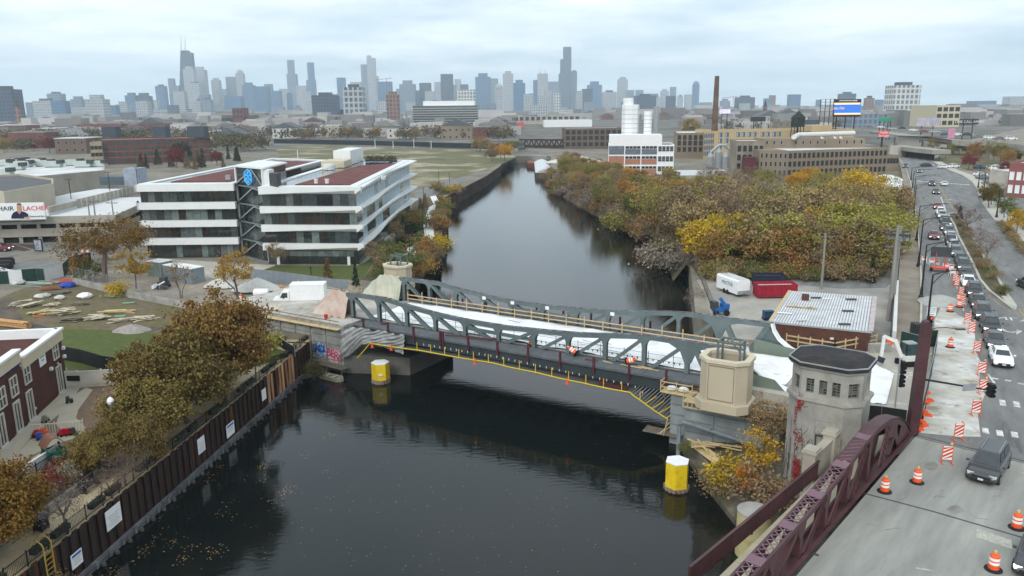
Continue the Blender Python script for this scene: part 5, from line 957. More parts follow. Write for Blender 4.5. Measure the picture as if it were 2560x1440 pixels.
#TREES
BARK=M('bark',(.11,.092,.078),.95,.4,2);LEAF=leafmat('autumn_leaves',(1,1,1),.27);NEEDLE=leafmat('evergreen_needles',(1,1,1),.3);TWIG=M('bare_twigs',(.16,.12,.1),.95,.3,1)
def treemesh(seed,h,cr,ch,nleaf,leaf,tr=.22,ends=60,sig=.16,shape='round',base=.25,twigs=0,lean=0.,trunks=1):
 rr=random.Random(seed);nr=np.random.default_rng(seed);zc=h-ch/2;E_=[];ph=[rr.uniform(0,6.3)for _ in range(6)]
 while len(E_)<ends:
  d=Vector((rr.gauss(0,1),rr.gauss(0,1),rr.gauss(0,1))).normalized();
  if d.z<-.75:continue
  a=math.atan2(d.y,d.x);lump=1+.16*math.sin(2*a+ph[0])+.13*math.sin(3*a+ph[1]+d.z*2)+.12*math.sin(5*d.z+ph[2]);q=rr.uniform(.25,1)**.45*lump
  if shape=='cone':z=rr.random()**1.5;rad=cr*(1-z)*rr.uniform(.5,1)**.5;p=Vector((math.cos(a)*rad,math.sin(a)*rad,h-ch+ch*z))
  else:p=Vector((d.x*cr*q,d.y*cr*q,zc+d.z*ch/2*q*(1 if d.z>0 else .8)))
  p.x+=lean*p.z/h;E_.append(p)
 b=MB()
 for t_ in range(trunks):
  ox=Vector((0,0,0))if trunks==1 else Vector((rr.uniform(-.5,.5),rr.uniform(-.5,.5),0));zf=h-ch*(.75 if shape!='cone' else .1);bend=Vector((rr.uniform(-.4,.4)*cr*.3,rr.uniform(-.3,.3)*cr*.3,0));top_=ox+Vector((lean*zf/h,0,zf))+bend*(1 if trunks==1 else 4)
  b.tube([ox*.4+V(0,0,-.3),ox*.6+Vector((lean*.4*zf/h,0,zf*.45))+bend*.6,top_],[tr*1.25,tr*.95,tr*.75],7);nl=6 if trunks==1 else 3;sub=[e for i,e in enumerate(E_)if i%trunks==t_];limbs=[]
  for k in range(min(nl,len(sub))):
   e=sub[k];p0=top_+V(0,0,-zf*.18*rr.random());mid=p0.lerp(e,.55)+V(rr.uniform(-.1,.1)*cr,rr.uniform(-.1,.1)*cr,.12*cr);b.tube([p0,mid,e],[tr*.55,tr*.3,tr*.08],5,False);limbs+=[p0.lerp(mid,.6),mid,mid.lerp(e,.5)]
  for e in sub[nl:]:q=min(limbs,key=lambda l:(l-e).length+.3*max(0,l.z-e.z));b.tube([q,q.lerp(e,.5)+V(0,0,.06*cr),e],[tr*.2,tr*.11,tr*.03],4,False)
  if shape=='cone':b.tube([top_,V(0,0,h)],[tr*.7,.02],5)
 if twigs:
  vs=[];fs=[]
  for k in range(twigs):
   e=rr.choice(E_);p=e+V(rr.gauss(0,.14)*cr,rr.gauss(0,.14)*cr,rr.gauss(0,.1)*cr);d=(Vector((rr.gauss(0,.5),rr.gauss(0,.5),rr.uniform(.1,1)))+(e-V(0,0,zc))*.12/cr*4).normalized()*rr.uniform(.15,.3)*cr*.7;s=V(rr.gauss(0,1),rr.gauss(0,1),0).normalized()*.012*cr**.5;b.add([p-s,p+s,p+d],[(0,1,2)])
 trunk=b.mesh('trunk',BARK if not twigs else TWIG);Ea=np.array(E_);idx=nr.integers(0,len(Ea),nleaf);sg=cr*sig*nr.uniform(.5,1.3,len(Ea))[idx];P=Ea[idx]+nr.normal(size=(nleaf,3))*sg[:,None]*np.array([1,1,.75]);P=P[P[:,2]>h*base*.6]
 if shape=='cone':P=P+np.array([0,0,0])
 return trunk,leaves('crown',P,leaf,NEEDLE if shape=='cone' else LEAF,False,seed)
TM={}
def TMget(k):
 if k not in TM:TM[k]=treemesh(*TSPEC[k][0],**TSPEC[k][1])
 return TM[k]
TSPEC={('dense',i):((100+i,10,4.6,8.2,5200,.2),dict(ends=62,sig=.15))for i in range(4)}
TSPEC.update({('thin',i):((200+i,10,4.4,8,2300,.17),dict(ends=60,sig=.16,twigs=900))for i in range(3)})
TSPEC.update({('bare',i):((300+i,9,4,7,420,.15),dict(ends=60,sig=.15,twigs=1500))for i in range(2)})
TSPEC.update({('small',i):((400+i,5,1.9,3.6,1500,.12),dict(ends=26,sig=.2,tr=.09))for i in range(3)})
TSPEC.update({('shrub',i):((500+i,1.8,1.4,1.7,1400,.09),dict(ends=22,sig=.25,tr=.05,base=.02))for i in range(3)})
TSPEC[('cone',0)]=((600,6,1.5,5.6,3000,.1),dict(ends=110,sig=.13,shape='cone',tr=.1,base=.05));TSPEC[('cone',1)]=((601,8,1.2,7.6,3000,.12),dict(ends=120,sig=.16,shape='cone',tr=.12,base=.05))
TSPEC[('big',0)]=((701,11,5.2,10.6,27000,.16),dict(ends=135,sig=.13,tr=.28,base=.05));TSPEC[('big',1)]=((702,9,5.0,8.8,25000,.15),dict(ends=125,sig=.135,tr=.26,base=.05));TSPEC[('big',2)]=((703,8,4.4,7.8,19000,.14),dict(ends=105,sig=.14,tr=.22,base=.05))
TSPEC[('spread',0)]=((801,9.5,6.2,5.0,6200,.15),dict(ends=75,sig=.14,tr=.42,lean=-1.2,twigs=500));TSPEC[('multi',0)]=((802,7.5,2.6,5.5,420,.13),dict(ends=36,sig=.14,tr=.1,trunks=4,twigs=700));TSPEC[('multi',1)]=((803,9,3.6,7,3600,.13),dict(ends=60,sig=.15,tr=.15,trunks=3,twigs=500))
COL=dict(olive=(.21,.18,.05),rust=(.29,.17,.055),brown=(.23,.165,.09),grey=(.25,.205,.16),yellow=(.45,.32,.03),gold=(.45,.26,.025),lime=(.29,.27,.055),green=(.12,.14,.04),dark=(.025,.04,.02),red=(.16,.03,.025),orange=(.42,.15,.012),tan=(.28,.21,.1))
def tree(kind,i,p,sc,col,label,group=None,cat='tree',name='tree',rz=None):
 tk,cm=TMget((kind,i));t=thing(name,label,cat,p,RN.uniform(0,6)if rz is None else rz,group);t.scale=(sc,sc,sc)if isinstance(sc,(int,float))else sc
 a=obj('trunk',tk,t,local=True);b=obj('crown',cm,t,local=True);c=COL[col]if isinstance(col,str)else col;k=RN.uniform(.85,1.15);b.color=(c[0]*k*RN.uniform(.93,1.07),c[1]*k,c[2]*k,1);return t
def inpoly(x,y,P):
 c=False;n=len(P)
 for i in range(n):
  a,b=P[i],P[i-1]
  if(a[1]>y)!=(b[1]>y)and x<(b[0]-a[0])*(y-a[1])/(b[1]-a[1])+a[0]:c=not c
 return c
def toimg(p):
 v=Vector(p)-V(0,0,CZ);z=v.dot(VF);return W/2+FP*v.dot(VR)/z,H/2-FP*v.dot(VU)/z
def scatter(P,d,seed,tries=6000):
 rr=random.Random(seed);xs=[p[0]for p in P];ys=[p[1]for p in P];o=[];g={}
 for _ in range(tries):
  x,y=rr.uniform(min(xs),max(xs)),rr.uniform(min(ys),max(ys))
  if not inpoly(x,y,P):continue
  k=(int(x/d),int(y/d))
  if any((x-a)**2+(y-b)**2<d*d for i in(-1,0,1)for j in(-1,0,1)for a,b in g.get((k[0]+i,k[1]+j),())):continue
  g.setdefault(k,[]).append((x,y));o.append((x,y))
 return o
fp=[at(x,y,4)for x,y in((1775,695),(1820,690),(1900,688),(2020,688),(2110,682),(2205,672),(2235,640),(2242,560),(2230,505),(2150,478),(2040,475),(1930,478),(1840,468),(1730,470),(1640,462),(1560,452),(1530,440),(1460,425),(1410,412),(1400,440),(1440,478),(1500,512),(1570,548),(1650,592),(1712,640),(1745,690))]
FP_=[(p.x,p.y)for p in fp];struct('woodland_floor',MB().prism(FP_,3,4.05,bot=False),M('leaf_litter',(.13,.085,.045),.95,.4,.8,c2=(.08,.06,.035),c2sc=.3,bump=.5))
WOODLBL={}
spots=sorted(scatter(FP_,6.6,4),key=lambda p:p[1]);nf=0
def zone(x,y):return('in the front row' if y>640 else 'in the second row' if y>585 else 'in the middle rows' if y>530 else 'in the rear rows' if y>480 else 'in the last rows')+' of the wood, '+next(s for l,s in((1480,'near the barges'),(1560,'above the river bend'),(1650,'below the white factory'),(1760,'beside the river'),(1830,'left of the trailer'),(1900,'behind the white trailer'),(1980,'behind the dumpsters'),(2070,'behind the single pole'),(2150,'behind the shed'),(9999,'beside the street'))if x<l)
for x,y in spots:
 ix,iy=toimg((x,y,11));rnd=RN.random();far=y>260
 if ix<1560:col=RN.choice(('rust','olive','brown','tan','olive','lime'));kind='dense' if rnd<.6 else 'thin'
 elif ix<1760:col=RN.choice(('olive','brown','green','lime','rust','tan','gold'));kind='dense' if rnd<.5 else 'thin'
 elif ix<1980:col=RN.choice(('grey','tan','olive','grey','lime','brown','olive'));kind='thin' if rnd<.6 else 'dense' if rnd<.85 else 'bare'
 else:col=RN.choice(('lime','olive','lime','tan','lime','yellow','olive'));kind='dense' if rnd<.45 else 'thin'
 for gx,gy,r,c_ in((1845,488,26,'yellow'),(2010,432,30,'gold'),(1765,568,20,'yellow'),(1825,545,20,'yellow'),(2165,550,50,'lime'),(2180,480,25,'yellow'),(1560,450,30,'rust'),(1600,560,30,'green'),(2000,650,45,'green'),(2150,660,30,'gold'),(2215,620,60,'grey'),(1930,600,60,'grey')):
  if math.hypot(ix-gx,(iy-gy)*1.5)<r:col=c_;kind='dense' if c_!='grey' else 'bare'
 sc=RN.uniform(.78,1.15)*(.62 if ix<1760 and y>225 else .74 if y>185 else .9 if ix<1600 else 1.0);k_=RN.randrange(sum(1 for q in TSPEC if q[0]==kind));ctxt=dict(olive='olive green',rust='rust coloured',brown='brown leaved',grey='grey twiggy',yellow='bright yellow',gold='golden yellow',lime='yellow green',green='mid green',tan='tan leaved')[col]
 tree(kind,k_,(x,y,4),sc*(1.0 if kind!='bare' else 1.05),col,f'{ctxt} {"sparse" if kind == "thin" else "bare" if kind == "bare" else "leafy"} tree {zone(ix, iy)}','trees of the wood on the right bank');nf+=1
print('wood trees',nf)
bk=MB();bo=[p+V(-3.4,-1.4,-.3)for p in rb];bi=[V(p.x+.5,p.y+.3,4.12)for p in rb]
for i in range(1,len(rb)-1):bk.quad(bo[i],bo[i+1],bi[i+1],bi[i]);bk.quad(bo[i]+V(0,0,-1.5),bo[i+1]+V(0,0,-1.5),bo[i+1],bo[i])
struct('wooded_bank',bk,M('leafy_bank',(.1,.075,.045),.95,.45,.9,c2=(.06,.055,.03),c2sc=.3,bump=.6))
for i in range(46):
 px=RN.uniform(1770,2200);p=at(px,RN.uniform(688,704),4.05);c_=RN.choice(('brown','olive','rust','green'));tree('shrub',RN.randrange(3),p,RN.uniform(.8,1.5),c_,f'{dict(brown="brown", olive="olive", rust="rust coloured", green="green")[c_]} shrub along the yard fence at the front of the wood','shrubs at the front of the wood','shrub','shrub')
for i in range(54):
 px=RN.uniform(1770,2215);c_=RN.choice(('brown','olive','lime','tan','rust'));tree(RN.choice(('shrub','small')),RN.randrange(3),at(px,RN.uniform(662,692),4.05),RN.uniform(1.2,1.9),c_,f'{dict(brown="brown", olive="olive", lime="yellow green", tan="tan", rust="rust coloured")[c_]} understorey growth in front of the wood, {"behind the trailer" if px < 1900 else "behind the dumpsters" if px < 2030 else "behind the shed"}','understorey at the front of the wood','shrub','shrub')
for i in range(70):
 a,b_=rb[min(6,int(RN.random()*6)+1)],rb[min(7,int(RN.random()*6)+2)];p=a.lerp(b_,RN.random());o_=RN.uniform(-3,.8);p=V(p.x+o_,p.y+o_*.4,2.6+o_*.9);tree('shrub',RN.randrange(3),p,RN.uniform(1.4,2.7),(c_:=RN.choice(('brown','olive','rust','grey'))),c_+' shrub overhanging the water, '+('near the barges' if p.y>290 else 'by the river bend' if p.y>200 else 'toward the yard wall'),'shrubs at the water below the wood','shrub','shrub')
for(x,y,z,k,i,s,c,l)in((1908,1120,2.2,'multi',1,.5,'tan','scrubby tree with sparse tan leaves between beige housing and bridge house'),(1895,1195,2.0,'small',0,.74,'gold','small golden orange tree below the bridge house'),(1868,1250,1.0,'small',1,.6,'orange','orange bush overhanging the water beside the concrete cylinder'),(1815,1215,.9,'shrub',0,1.25,'yellow','yellow leaved shrub at the water below the scattered planks'),(1790,1235,.5,'shrub',2,.9,'tan','drooping tan shrub at the water near the yellow dolphin'),(1905,1265,1.6,'shrub',1,1.4,'brown','dark brown shrub against the foot of the bridge house'),(1925,1100,3,'bare',0,.4,'rust','bare brown sapling at the foot of the yellow ladder'),(1745,790,1,'bare',1,.5,'grey','bare grey bush leaning over the water from the yard wall'),(1728,690,2,'bare',0,.8,'grey','bare leaning tree at the corner of the yard by the water'),(1715,1135,1.0,'shrub',1,.5,'green','small green weed clump beside the grey pipe'),(2178,708,4,'cone',1,.55,'dark','narrow dark evergreen by the driveway behind the shed'),(1800,722,4,'small',2,.7,'tan','slim tan tree at the corner of the yard')):
 tree(k,i,at(x,y,z),s,c,l,cat='tree' if k not in('shrub',)else 'shrub',name='tree' if k!='shrub' else 'shrub')
for(x,y,k,i,s,c,l)in((2420,590,'bare',0,.62,(.16,.06,.05),'reddish bare twiggy tree in the planted median'),(2462,660,'bare',1,.55,'grey','grey bare tree nearest the tip of the planted median'),(2440,630,'bare',0,.5,'grey','grey bare tree in the middle of the planted median'),(2393,540,'small',1,.6,'grey','thin young tree at the far tip of the planted median'),(2398,548,'cone',0,.5,'dark','small dark pine at the far end of the planted median')):tree(k,i,at(x,y,6.1),s,c,l)
for i in range(52):
 t_=RN.random();a=Vector((np.interp(t_,np.linspace(0,1,10),[p.x for p in MP[:10]]),np.interp(t_,np.linspace(0,1,10),[p.y for p in MP[:10]]),6.1));p=a+fr_*-RN.uniform(.9,2.8)if False else a+V(RN.uniform(.9,2.9),-.4,0)
 if not inpoly(p.x,p.y,mi_):continue
 c_=RN.choice(('olive','brown','tan','green'));tree('shrub',RN.randrange(3),p,RN.uniform(.4,.72),c_,dict(olive='olive',brown='brown',tan='straw coloured',green='green')[c_]+' low planting in the street median','low shrubs in the planted median','shrub','shrub')
for(x,y,k,i,s,c,l)in((2478,512,'dense',0,.55,(.13,.1,.02),'rounded olive gold street tree on the right sidewalk, left of a pair'),(2472,520,'dense',1,.5,(.14,.1,.02),'rounded olive gold street tree on the right sidewalk, right of a pair'),(2510,545,'small',0,1.0,'green','slim green street tree beside the lamp pole on the right sidewalk'),(2518,560,'small',1,.9,'green','second slim green street tree nearer the globe lamp'),(2540,590,'small',2,1.0,'gold','small golden tree at the right edge behind the globe lamp'),(2556,575,'dense',2,.45,'yellow','yellow tree cut by the right edge'),(2512,440,'dense',3,.5,'red','dark red tree in front of the brick building at the right edge'),(2420,425,'dense',0,.6,'red','dark red tree beside the red and white billboard')):tree(k,i,at(x,y,6),s,c,l)
for i in range(16):x=RN.uniform(2500,2575);p=at(x,np.interp(x,(2500,2575),(572,650))-RN.uniform(0,12),6);tree('shrub',RN.randrange(3),p,RN.uniform(.5,.8),RN.choice(('tan','brown')),'straw coloured low planting on the right sidewalk strip','low shrubs on the right sidewalk','shrub','shrub')
#LEFT BANK: sheet pile wall, path, railing
rr=random.Random(44)
SP=M('rusty_sheet_pile',(.05,.024,.017),.85,.45,.5,c2=(.022,.016,.015),c2sc=.5,c2amt=.5,stretch=(2.2,2.2,.35));SPO=M('bright_rust_sheet_pile',(.5,.3,.17),.85,.35,.8,c2=(.16,.045,.02),c2sc=.6,c2amt=.54,stretch=(2.2,2.2,.3));SPR=M('orange_rust_sheet_pile',(.12,.042,.018),.85,.4,.6,c2=(.03,.016,.014),c2sc=.7,c2amt=.55,stretch=(2.2,2.2,.3))
def wl(s,o=0.,z=0.):p=WALL_A+wd_*s+wn*o;return Vector((p.x,p.y,z))
def ws(px,py):q=onplane(px,py,WALL_A,WALL_B);return(Vector((q.x,q.y))-WALL_A).dot(wd_),q.z
WZ=3.55;t=thing('sheet_pile_wall','long dark rusty sheet pile wall along the riverside path','river wall',wl(10));s0b,s1b=ws(668,990)[0],ws(737,930)[0]
s=-9.;SE=ws(776,900)[0];k=0
while s<SE:
 w=.48;o=0 if k%2 else .16;mt=SPO if s0b<s<s1b and rr.random()<.9 else SPR if rr.random()<.1 or s1b<=s<s1b+1.2 else SP
 MB().ext([wl(s,o,-1),wl(s+w*.5,o-.02,-1),wl(s+w*.96,o,-1),wl(s+w*.96,o+.1,-1),wl(s,o+.1,-1)],(0,0,1+WZ-rr.uniform(0,.12)-.0*s)).build('sheet_pile',mt,t);s+=w;k+=1
MB().ext([wl(-9,.27,-1),wl(SE,.27,-1),wl(SE,.32,-1),wl(-9,.32,-1)],(0,0,1+WZ-.2)).build('backing',SP,t)
MB().beam(wl(SE,0,1.5),wl(SE,6,1.5),.2,4).build('return_wall',SP,t)
WALE=M('grey_wale_timber',(.15,.155,.165),.85,.35,1.2,c2=(.08,.08,.085),c2sc=.8);MB().beam(wl(-9,-.18,.42),wl(SE,-.18,.42),.22,.28).beam(wl(-9,-.2,.1),wl(SE,-.2,.1),.16,.16).build('wale',WALE,t)
for s in np.arange(-8.5,SE,1.55):MB().box(wl(s,-.34,.32),(.3,.2,.5),math.atan2(wd_.y,wd_.x)).build('wale_bracket',WALE,t);MB().tube([wl(s+.5,-.55,-.5),wl(s+.5,-.5,.22)],.17,7).build('pile_stub',M('stub_wood',(.11,.1,.085),.95,.4,2),t)
def notice(px,py,w,h,label,head=None,lines=5):
 s,z=ws(px,py);t=thing('river_notice',label,'sign',wl(s,-.1,z),group='white notices on the sheet pile wall');c=wl(s,-.12,z);r3=V(wd_.x,wd_.y,0);n3=V(-wn.x,-wn.y,0)
 MB().beam(c-r3*w/2,c+r3*w/2,.04,h).build('board',WHITE,t);b=MB()
 if head:MB().beam(c-r3*w*.4+n3*.03+V(0,0,h*.34),c+r3*w*.4+n3*.03+V(0,0,h*.34),.01,h*.16).build('blue_heading',M('sign_blue',(.03,.12,.4),.6),t)
 for i in range(lines):z_=h*(.16-.13*i);q=w*(.36-.05*(i%3));b.beam(c-r3*q+n3*.03+V(0,0,z_),c+r3*q+n3*.03+V(0,0,z_),.01,h*.035)
 b.build('print_lines',M('faded_print',(.45,.4,.42),.8),t,kind='stuff')
notice(573,1073,1.55,1.25,'white notice with blue heading in the middle of the rusty sheet pile wall',True,3);notice(500,1112,1.2,1.4,'square white notice with faint print left of the blue headed one',None,5);notice(280,1291,1.75,1.5,'large white notice half covered by bare branches',None,5);notice(188,1397,1.1,1.05,'small white notice with pale blue heading lowest on the sheet pile wall',True,4);notice(657,986,1.0,1.2,'plain white notice next to the bright rusty piles',None,0)
PATHM=M('crushed_stone_path',(.42,.345,.22),.95,.15,.7,c2=(.33,.26,.165),c2sc=.3,c2amt=.56,bump=.2,bsc=14,lines=((.2,.12,.06),2.2,.7));sB=(WB0-WALL_A).dot(wd_)
struct('riverside_path',MB().prism([tuple(wl(-40,.32)[:2]),tuple(wl(sB,.32)[:2]),tuple(wl(sB,3.35)[:2]),tuple(wl(-40,3.35)[:2])],1,PZ,bot=False),PATHM)
struct('planting_bed',MB().prism([tuple(wl(-40,3.9)[:2]),tuple(wl(sB,3.9)[:2]),tuple(wl(sB,7.3)[:2]),tuple(wl(-40,7.3)[:2])],1,4.02,bot=False),M('bed_soil',(.11,.08,.055),.95,.4,1.5,c2=(.07,.065,.035),c2sc=.5,bump=.5))
STN=M('kerb_stone',(.25,.23,.19),.9,.25,1.5,bump=.25);t=thing('stone_kerb_wall','low two course stone kerb wall beside the sandy riverside path','retaining wall',wl(10,3.6,PZ));s=-8
while s<sB-1:
 for c in range(2):MB().ext([wl(s+.02+.5*c,3.37+.2*c,PZ-.05+.32*c),wl(s+1.02+.5*c,3.37+.2*c,PZ-.05+.32*c),wl(s+1.02+.5*c,3.9,PZ-.05+.32*c),wl(s+.02+.5*c,3.9,PZ-.05+.32*c)],(0,0,.31)).build('kerb_stone',STN,t)
 s+=1.04
t=thing('black_picket_railing','black metal picket railing with ivy planters along the top of the sheet pile wall','railing',wl(10,.5,PZ));b=MB()
for z in(.18,.98):b.beam(wl(-8,.45,PZ+z),wl(SE-1,.45,PZ+z),.04,.04)
b.build('rails',BLACK,t);b=MB()
for s in np.arange(-8,SE-1,.13):b.beam(wl(s,.45,PZ+.05),wl(s,.45,PZ+1.02),.02,.02,up=(1,0,0))
b.build('pickets',BLACK,t,kind='stuff')
for i,s in enumerate(np.arange(-8,SE-1,1.9)):
 MB().beam(wl(s,.45,PZ),wl(s,.45,PZ+1.15),.06,.06,up=(1,0,0)).build('post',BLACK,t)
 if i%3!=1:
  q=MB().beam(wl(s+.15,.16,PZ+.85),wl(s+1.6,.16,PZ+.85),.42,.34).build('planter_box',M('black_planter',(.02,.02,.02),.8),t);leaves('ivy',[wl(s+.15+rr.random()*1.45,.16+rr.gauss(0,.15),PZ+1.02+abs(rr.gauss(0,.07)))for _ in range(150)],.05,M('ivy_leaves',(.06,.065,.03),.8,.4,2,island=.4),q,kind='stuff')
rr2=random.Random(77);pts=[]
for c in range(85):
 px=rr2.uniform(230,860);py=1480-(px-230)*.78+rr2.gauss(40,85);p=at(px,py,.012);n=rr2.choice((1,1,2,3,9,22))
 for k in range(n):pts.append((p.x+rr2.gauss(0,.1)*n**.4,p.y+rr2.gauss(0,.16)*n**.4,.012+rr2.random()*.01))
pts=[p for p in pts if(Vector(p[:2])-WALL_A).dot(wn)<-.8]
vs=MB()
for p in pts:a=rr2.uniform(0,6);r=rr2.uniform(.035,.08);vs.add([(p[0]+math.cos(a+k*PI/2)*r*(1 if k%2 else .6),p[1]+math.sin(a+k*PI/2)*r*(1 if k%2 else .6),p[2])for k in range(4)],[(0,1,2,3)])
for k in range(260):p=at(rr2.uniform(500,1700),rr2.uniform(980,1430),.012);a=rr2.uniform(0,6);vs.add([(p.x+math.cos(a+q*PI/2)*.04,p.y+math.sin(a+q*PI/2)*.04,.012)for q in range(4)],[(0,1,2,3)])
vs.build('floating_leaves',M('floating_leaf',(.36,.23,.09),.8,.4,3,island=.4),kind='stuff')
def bench(s,label):
 t=thing('park_bench',label,'bench',wl(s,3.0,PZ),math.atan2(wd_.y,wd_.x),'black benches by the riverside path')
 for i in range(4):MB().box((0,.12*i-.2,.45),(1.8,.09,.04)).build('seat_slat',BLACK,t,local=True)
 for i in range(3):MB().box((0,.33,.58+.13*i),(1.8,.04,.09)).build('back_slat',BLACK,t,local=True)
 for x in(-.8,.8):MB().box((x,0,.22),(.06,.5,.44)).box((x,.32,.6),(.06,.05,.7)).build('leg',BLACK,t,local=True)
bench(ws(330,1130)[0]-1.0,'black bench under the trees beside the sandy path');bench(ws(330,1130)[0]+1.4,'second black bench under the trees, farther along the sandy path');bench(ws(60,1240)[0]-2,'long black bench by the lower left tree')
bp_=wl(ws(190,1330)[0]+.2,2.7,PZ);t=thing('litter_bin','square black litter bin on the sandy path','litter bin',bp_);ab_=math.atan2(wd_.y,wd_.x);MB().box(bp_+V(0,0,.5),(.75,.75,.8),ab_).build('body',M('bin_blue_black',(.018,.02,.03),.5),t);MB().box(bp_+V(0,0,.95),(.85,.85,.1),ab_).build('lid',BLACK,t);MB().box(bp_+V(0,0,1.005),(.35,.35,.02),ab_).build('opening',DARKST,t)
for x in(-.33,.33):
 for y in(-.33,.33):MB().box(bp_+Matrix.Rotation(ab_,3,'Z')@V(x,y,.06),(.08,.08,.12),ab_).build('foot',BLACK,t)
t=thing('yellow_ladder_hoops','faded yellow ladder with arched handrails going down the sheet pile wall','ladder',wl(ws(110,1400)[0],0,2));sl_=ws(118,1420)[0]
for d_ in(-.35,.35):MB().tube([wl(sl_+d_,-.25,.3),wl(sl_+d_,-.25,WZ+.7)]+[wl(sl_+d_,-.25+.55*(1-math.cos(a)),WZ+.7+.55*math.sin(a))for a in np.linspace(.2,PI,8)],.045,6).build('hoop',M('faded_yellow',(.4,.29,.05),.7),t)
for z in np.arange(.6,WZ+.5,.35):MB().beam(wl(sl_-.35,-.25,z),wl(sl_+.35,-.25,z),.04,.04).build('rung',MC['faded_yellow'],t)
#DAYCARE BUILDING AND PLAY YARD
MULCH=M('play_mulch',(.2,.135,.09),.95,.35,2,bump=.5,bsc=14);PW=M('play_walk_concrete',(.42,.375,.29),.9,.12,.8)
B1,B2=at(170,966,4),at(0,1127,4);fd=(B1-B2);fd.z=0;fd.normalize();A0=B2-fd*14;DZ=onplane(152,838,B1,B1-fd).z;print('daycare top',DZ,'len',(B1-B2).length)
nf_=Vector((-fd.y,fd.x,0));q=at(0,823,DZ+.9);dn=Vector((q.x-B1.x,q.y-B1.y,0)).normalized();DB=brickmat('daycare_brick',(.085,.03,.022),.06,1.2,.45)
pol=[A0,B1,B1+dn*26,A0+dn*26];t=thing('daycare_building','two storey dark red brick building with cream parapet and blue lettering','building',B1);DAY=t;P2=[(p.x,p.y)for p in pol]
MB().prism(P2,3.6,DZ-.1,bot=False).build('wall',DB,t);CREAM=M('cream_cornice',(.52,.46,.33),.8,.08,1)
sS=(onplane(48,890,B2,B1)-B2).dot(fd);LS=(B1-B2).length
def pp(s,o=0,z=0):p=B2+fd*s-nf_*o;return V(p.x,p.y,z)
MB().ring([tuple((p.x,p.y))for p in pol],inset(P2,.35),DZ-.1,DZ+.12).build('parapet',CREAM,t);MB().prism(inset(P2,.36),DZ-.5,DZ-.3,bot=False).build('roof',M('brown_gravel_roof',(.16,.085,.05),.95,.45,1.2,c2=(.09,.05,.035),c2sc=.8,bump=.5),t)
MB().beam(pp(sS,-.05,DZ+.1),pp(LS+.12,-.05,DZ+.1),.45,1.0).build('cornice',CREAM,t);MB().beam(pp(sS,-.05,DZ+.7),pp(LS+.2,-.05,DZ+.7),.7,.2).build('cornice_cap',WHITE,t)
MB().beam(pp(-14,-.05,DZ+.9),pp(sS-.25,-.05,DZ+.9),.45,1.0).build('cornice',CREAM,t);MB().beam(pp(-14,-.05,DZ+1.5),pp(sS-.2,-.05,DZ+1.5),.7,.2).build('cornice_cap',WHITE,t);MB().beam(pp(-14,-.1,DZ+.2),pp(sS-.3,-.1,DZ+.2),.3,1.0).build('wall_upper',DB,t)
pr0=B1+dn*.1+V(0,0,0);MB().beam(V(pr0.x,pr0.y,DZ+.3)-fd*.2,V(pr0.x,pr0.y,DZ+.3)+dn*25-fd*.2,.45,1.0).build('rear_parapet',WHITE,t)
fa=math.atan2(fd.y,fd.x);WF=M('cream_window_frame',(.6,.57,.5),.6)
def dwin(px,py,w,h,nx,nz,name='window',z=None):
 q=onplane(px,py,B2,B1);s=(q-B2).dot(fd);zc=q.z if z is None else z;f=obj(name,winmesh(w,h,nx,nz,WF,GLASS,.09),t,loc=tuple(pp(s,.1,zc-h/2)),rz=fa);return s,zc
for px,py in((136,876),(65,935),(32,966)):dwin(px,py,1.35,1.75,2,2)
for px,py in((2,995),):dwin(px,py,1.35,1.75,2,2)
for px,py in((146,937),(73,1005),(42,1038),(3,1080)):
 q=onplane(px,py,B2,B1);s=(q-B2).dot(fd);d_=obj('door',winmesh(1.25,2.75,2,1,WF,GLASS,.12),t,loc=tuple(pp(s,.1,4.1)),rz=fa);MB().box(pp(s-.25,.15,5.1),(.05,.1,.35),fa).build('handle',GALV,d_);MB().ext([pp(s-.8,0,4),pp(s+.8,0,4),pp(s+.8,.7,4),pp(s-.8,.7,4)],(0,0,.12)).build('door_step',LCONC,t)
for px,py in((125,922),(155,870),(158,891)):q=onplane(px,py,B2,B1);MB().box(pp((q-B2).dot(fd),.12,q.z),(.35,.25,.28),fa).build('floodlight',WHITE,t)
for px,py in((142,909),(86,1021),(69,977),(40,1006)):q=onplane(px,py,B2,B1);MB().lathe([(.06,-.12),(.13,0),(.06,.12)],pp((q-B2).dot(fd),.1,q.z),8).build('wall_lamp',CREAM,t)
s_,z_=[(lambda q:((q-B2).dot(fd),q.z))(onplane(103,894,B2,B1))][0];bn=MB().beam(pp(s_-.75,.08,z_),pp(s_+.75,.08,z_),.03,1.5).build('banner',WHITE,t);MB().beam(pp(s_-.75,.1,z_+.62),pp(s_+.75,.1,z_+.62),.03,.45).build('banner_heading',M('sign_navy',(.02,.03,.18),.6),bn)
for i,w in enumerate((.5,.3)):MB().beam(pp(s_-w,.11,z_+.1-.35*i),pp(s_+w,.11,z_+.1-.35*i),.01,.14).build('print_line',M('print_teal',(.2,.32,.36),.7),bn)
q0,q1=onplane(0,941,B2,B1),onplane(49,904,B2,B1);s0_,s1_=(q0-B2).dot(fd),(q1-B2).dot(fd);NAVY=M('navy_lettering',(.012,.016,.13),.5);sc_n=13;rr3=random.Random(2)
for i in range(sc_n):
 s=s0_-.6+(s1_-s0_+.6)*i/sc_n;h=rr3.choice((.3,.42,.55));MB().beam(pp(s,.1,q1.z-.05+h*.2),pp(s+.28,.1,q1.z-.05+h*.2),.06,h).build('sign_letter',NAVY,t)
MB().beam(pp(LS-.9,.05,4),pp(LS-.9,.05,DZ-.4),.3,.12,up=(-nf_.x,-nf_.y,0)).build('pilaster',DB,t)
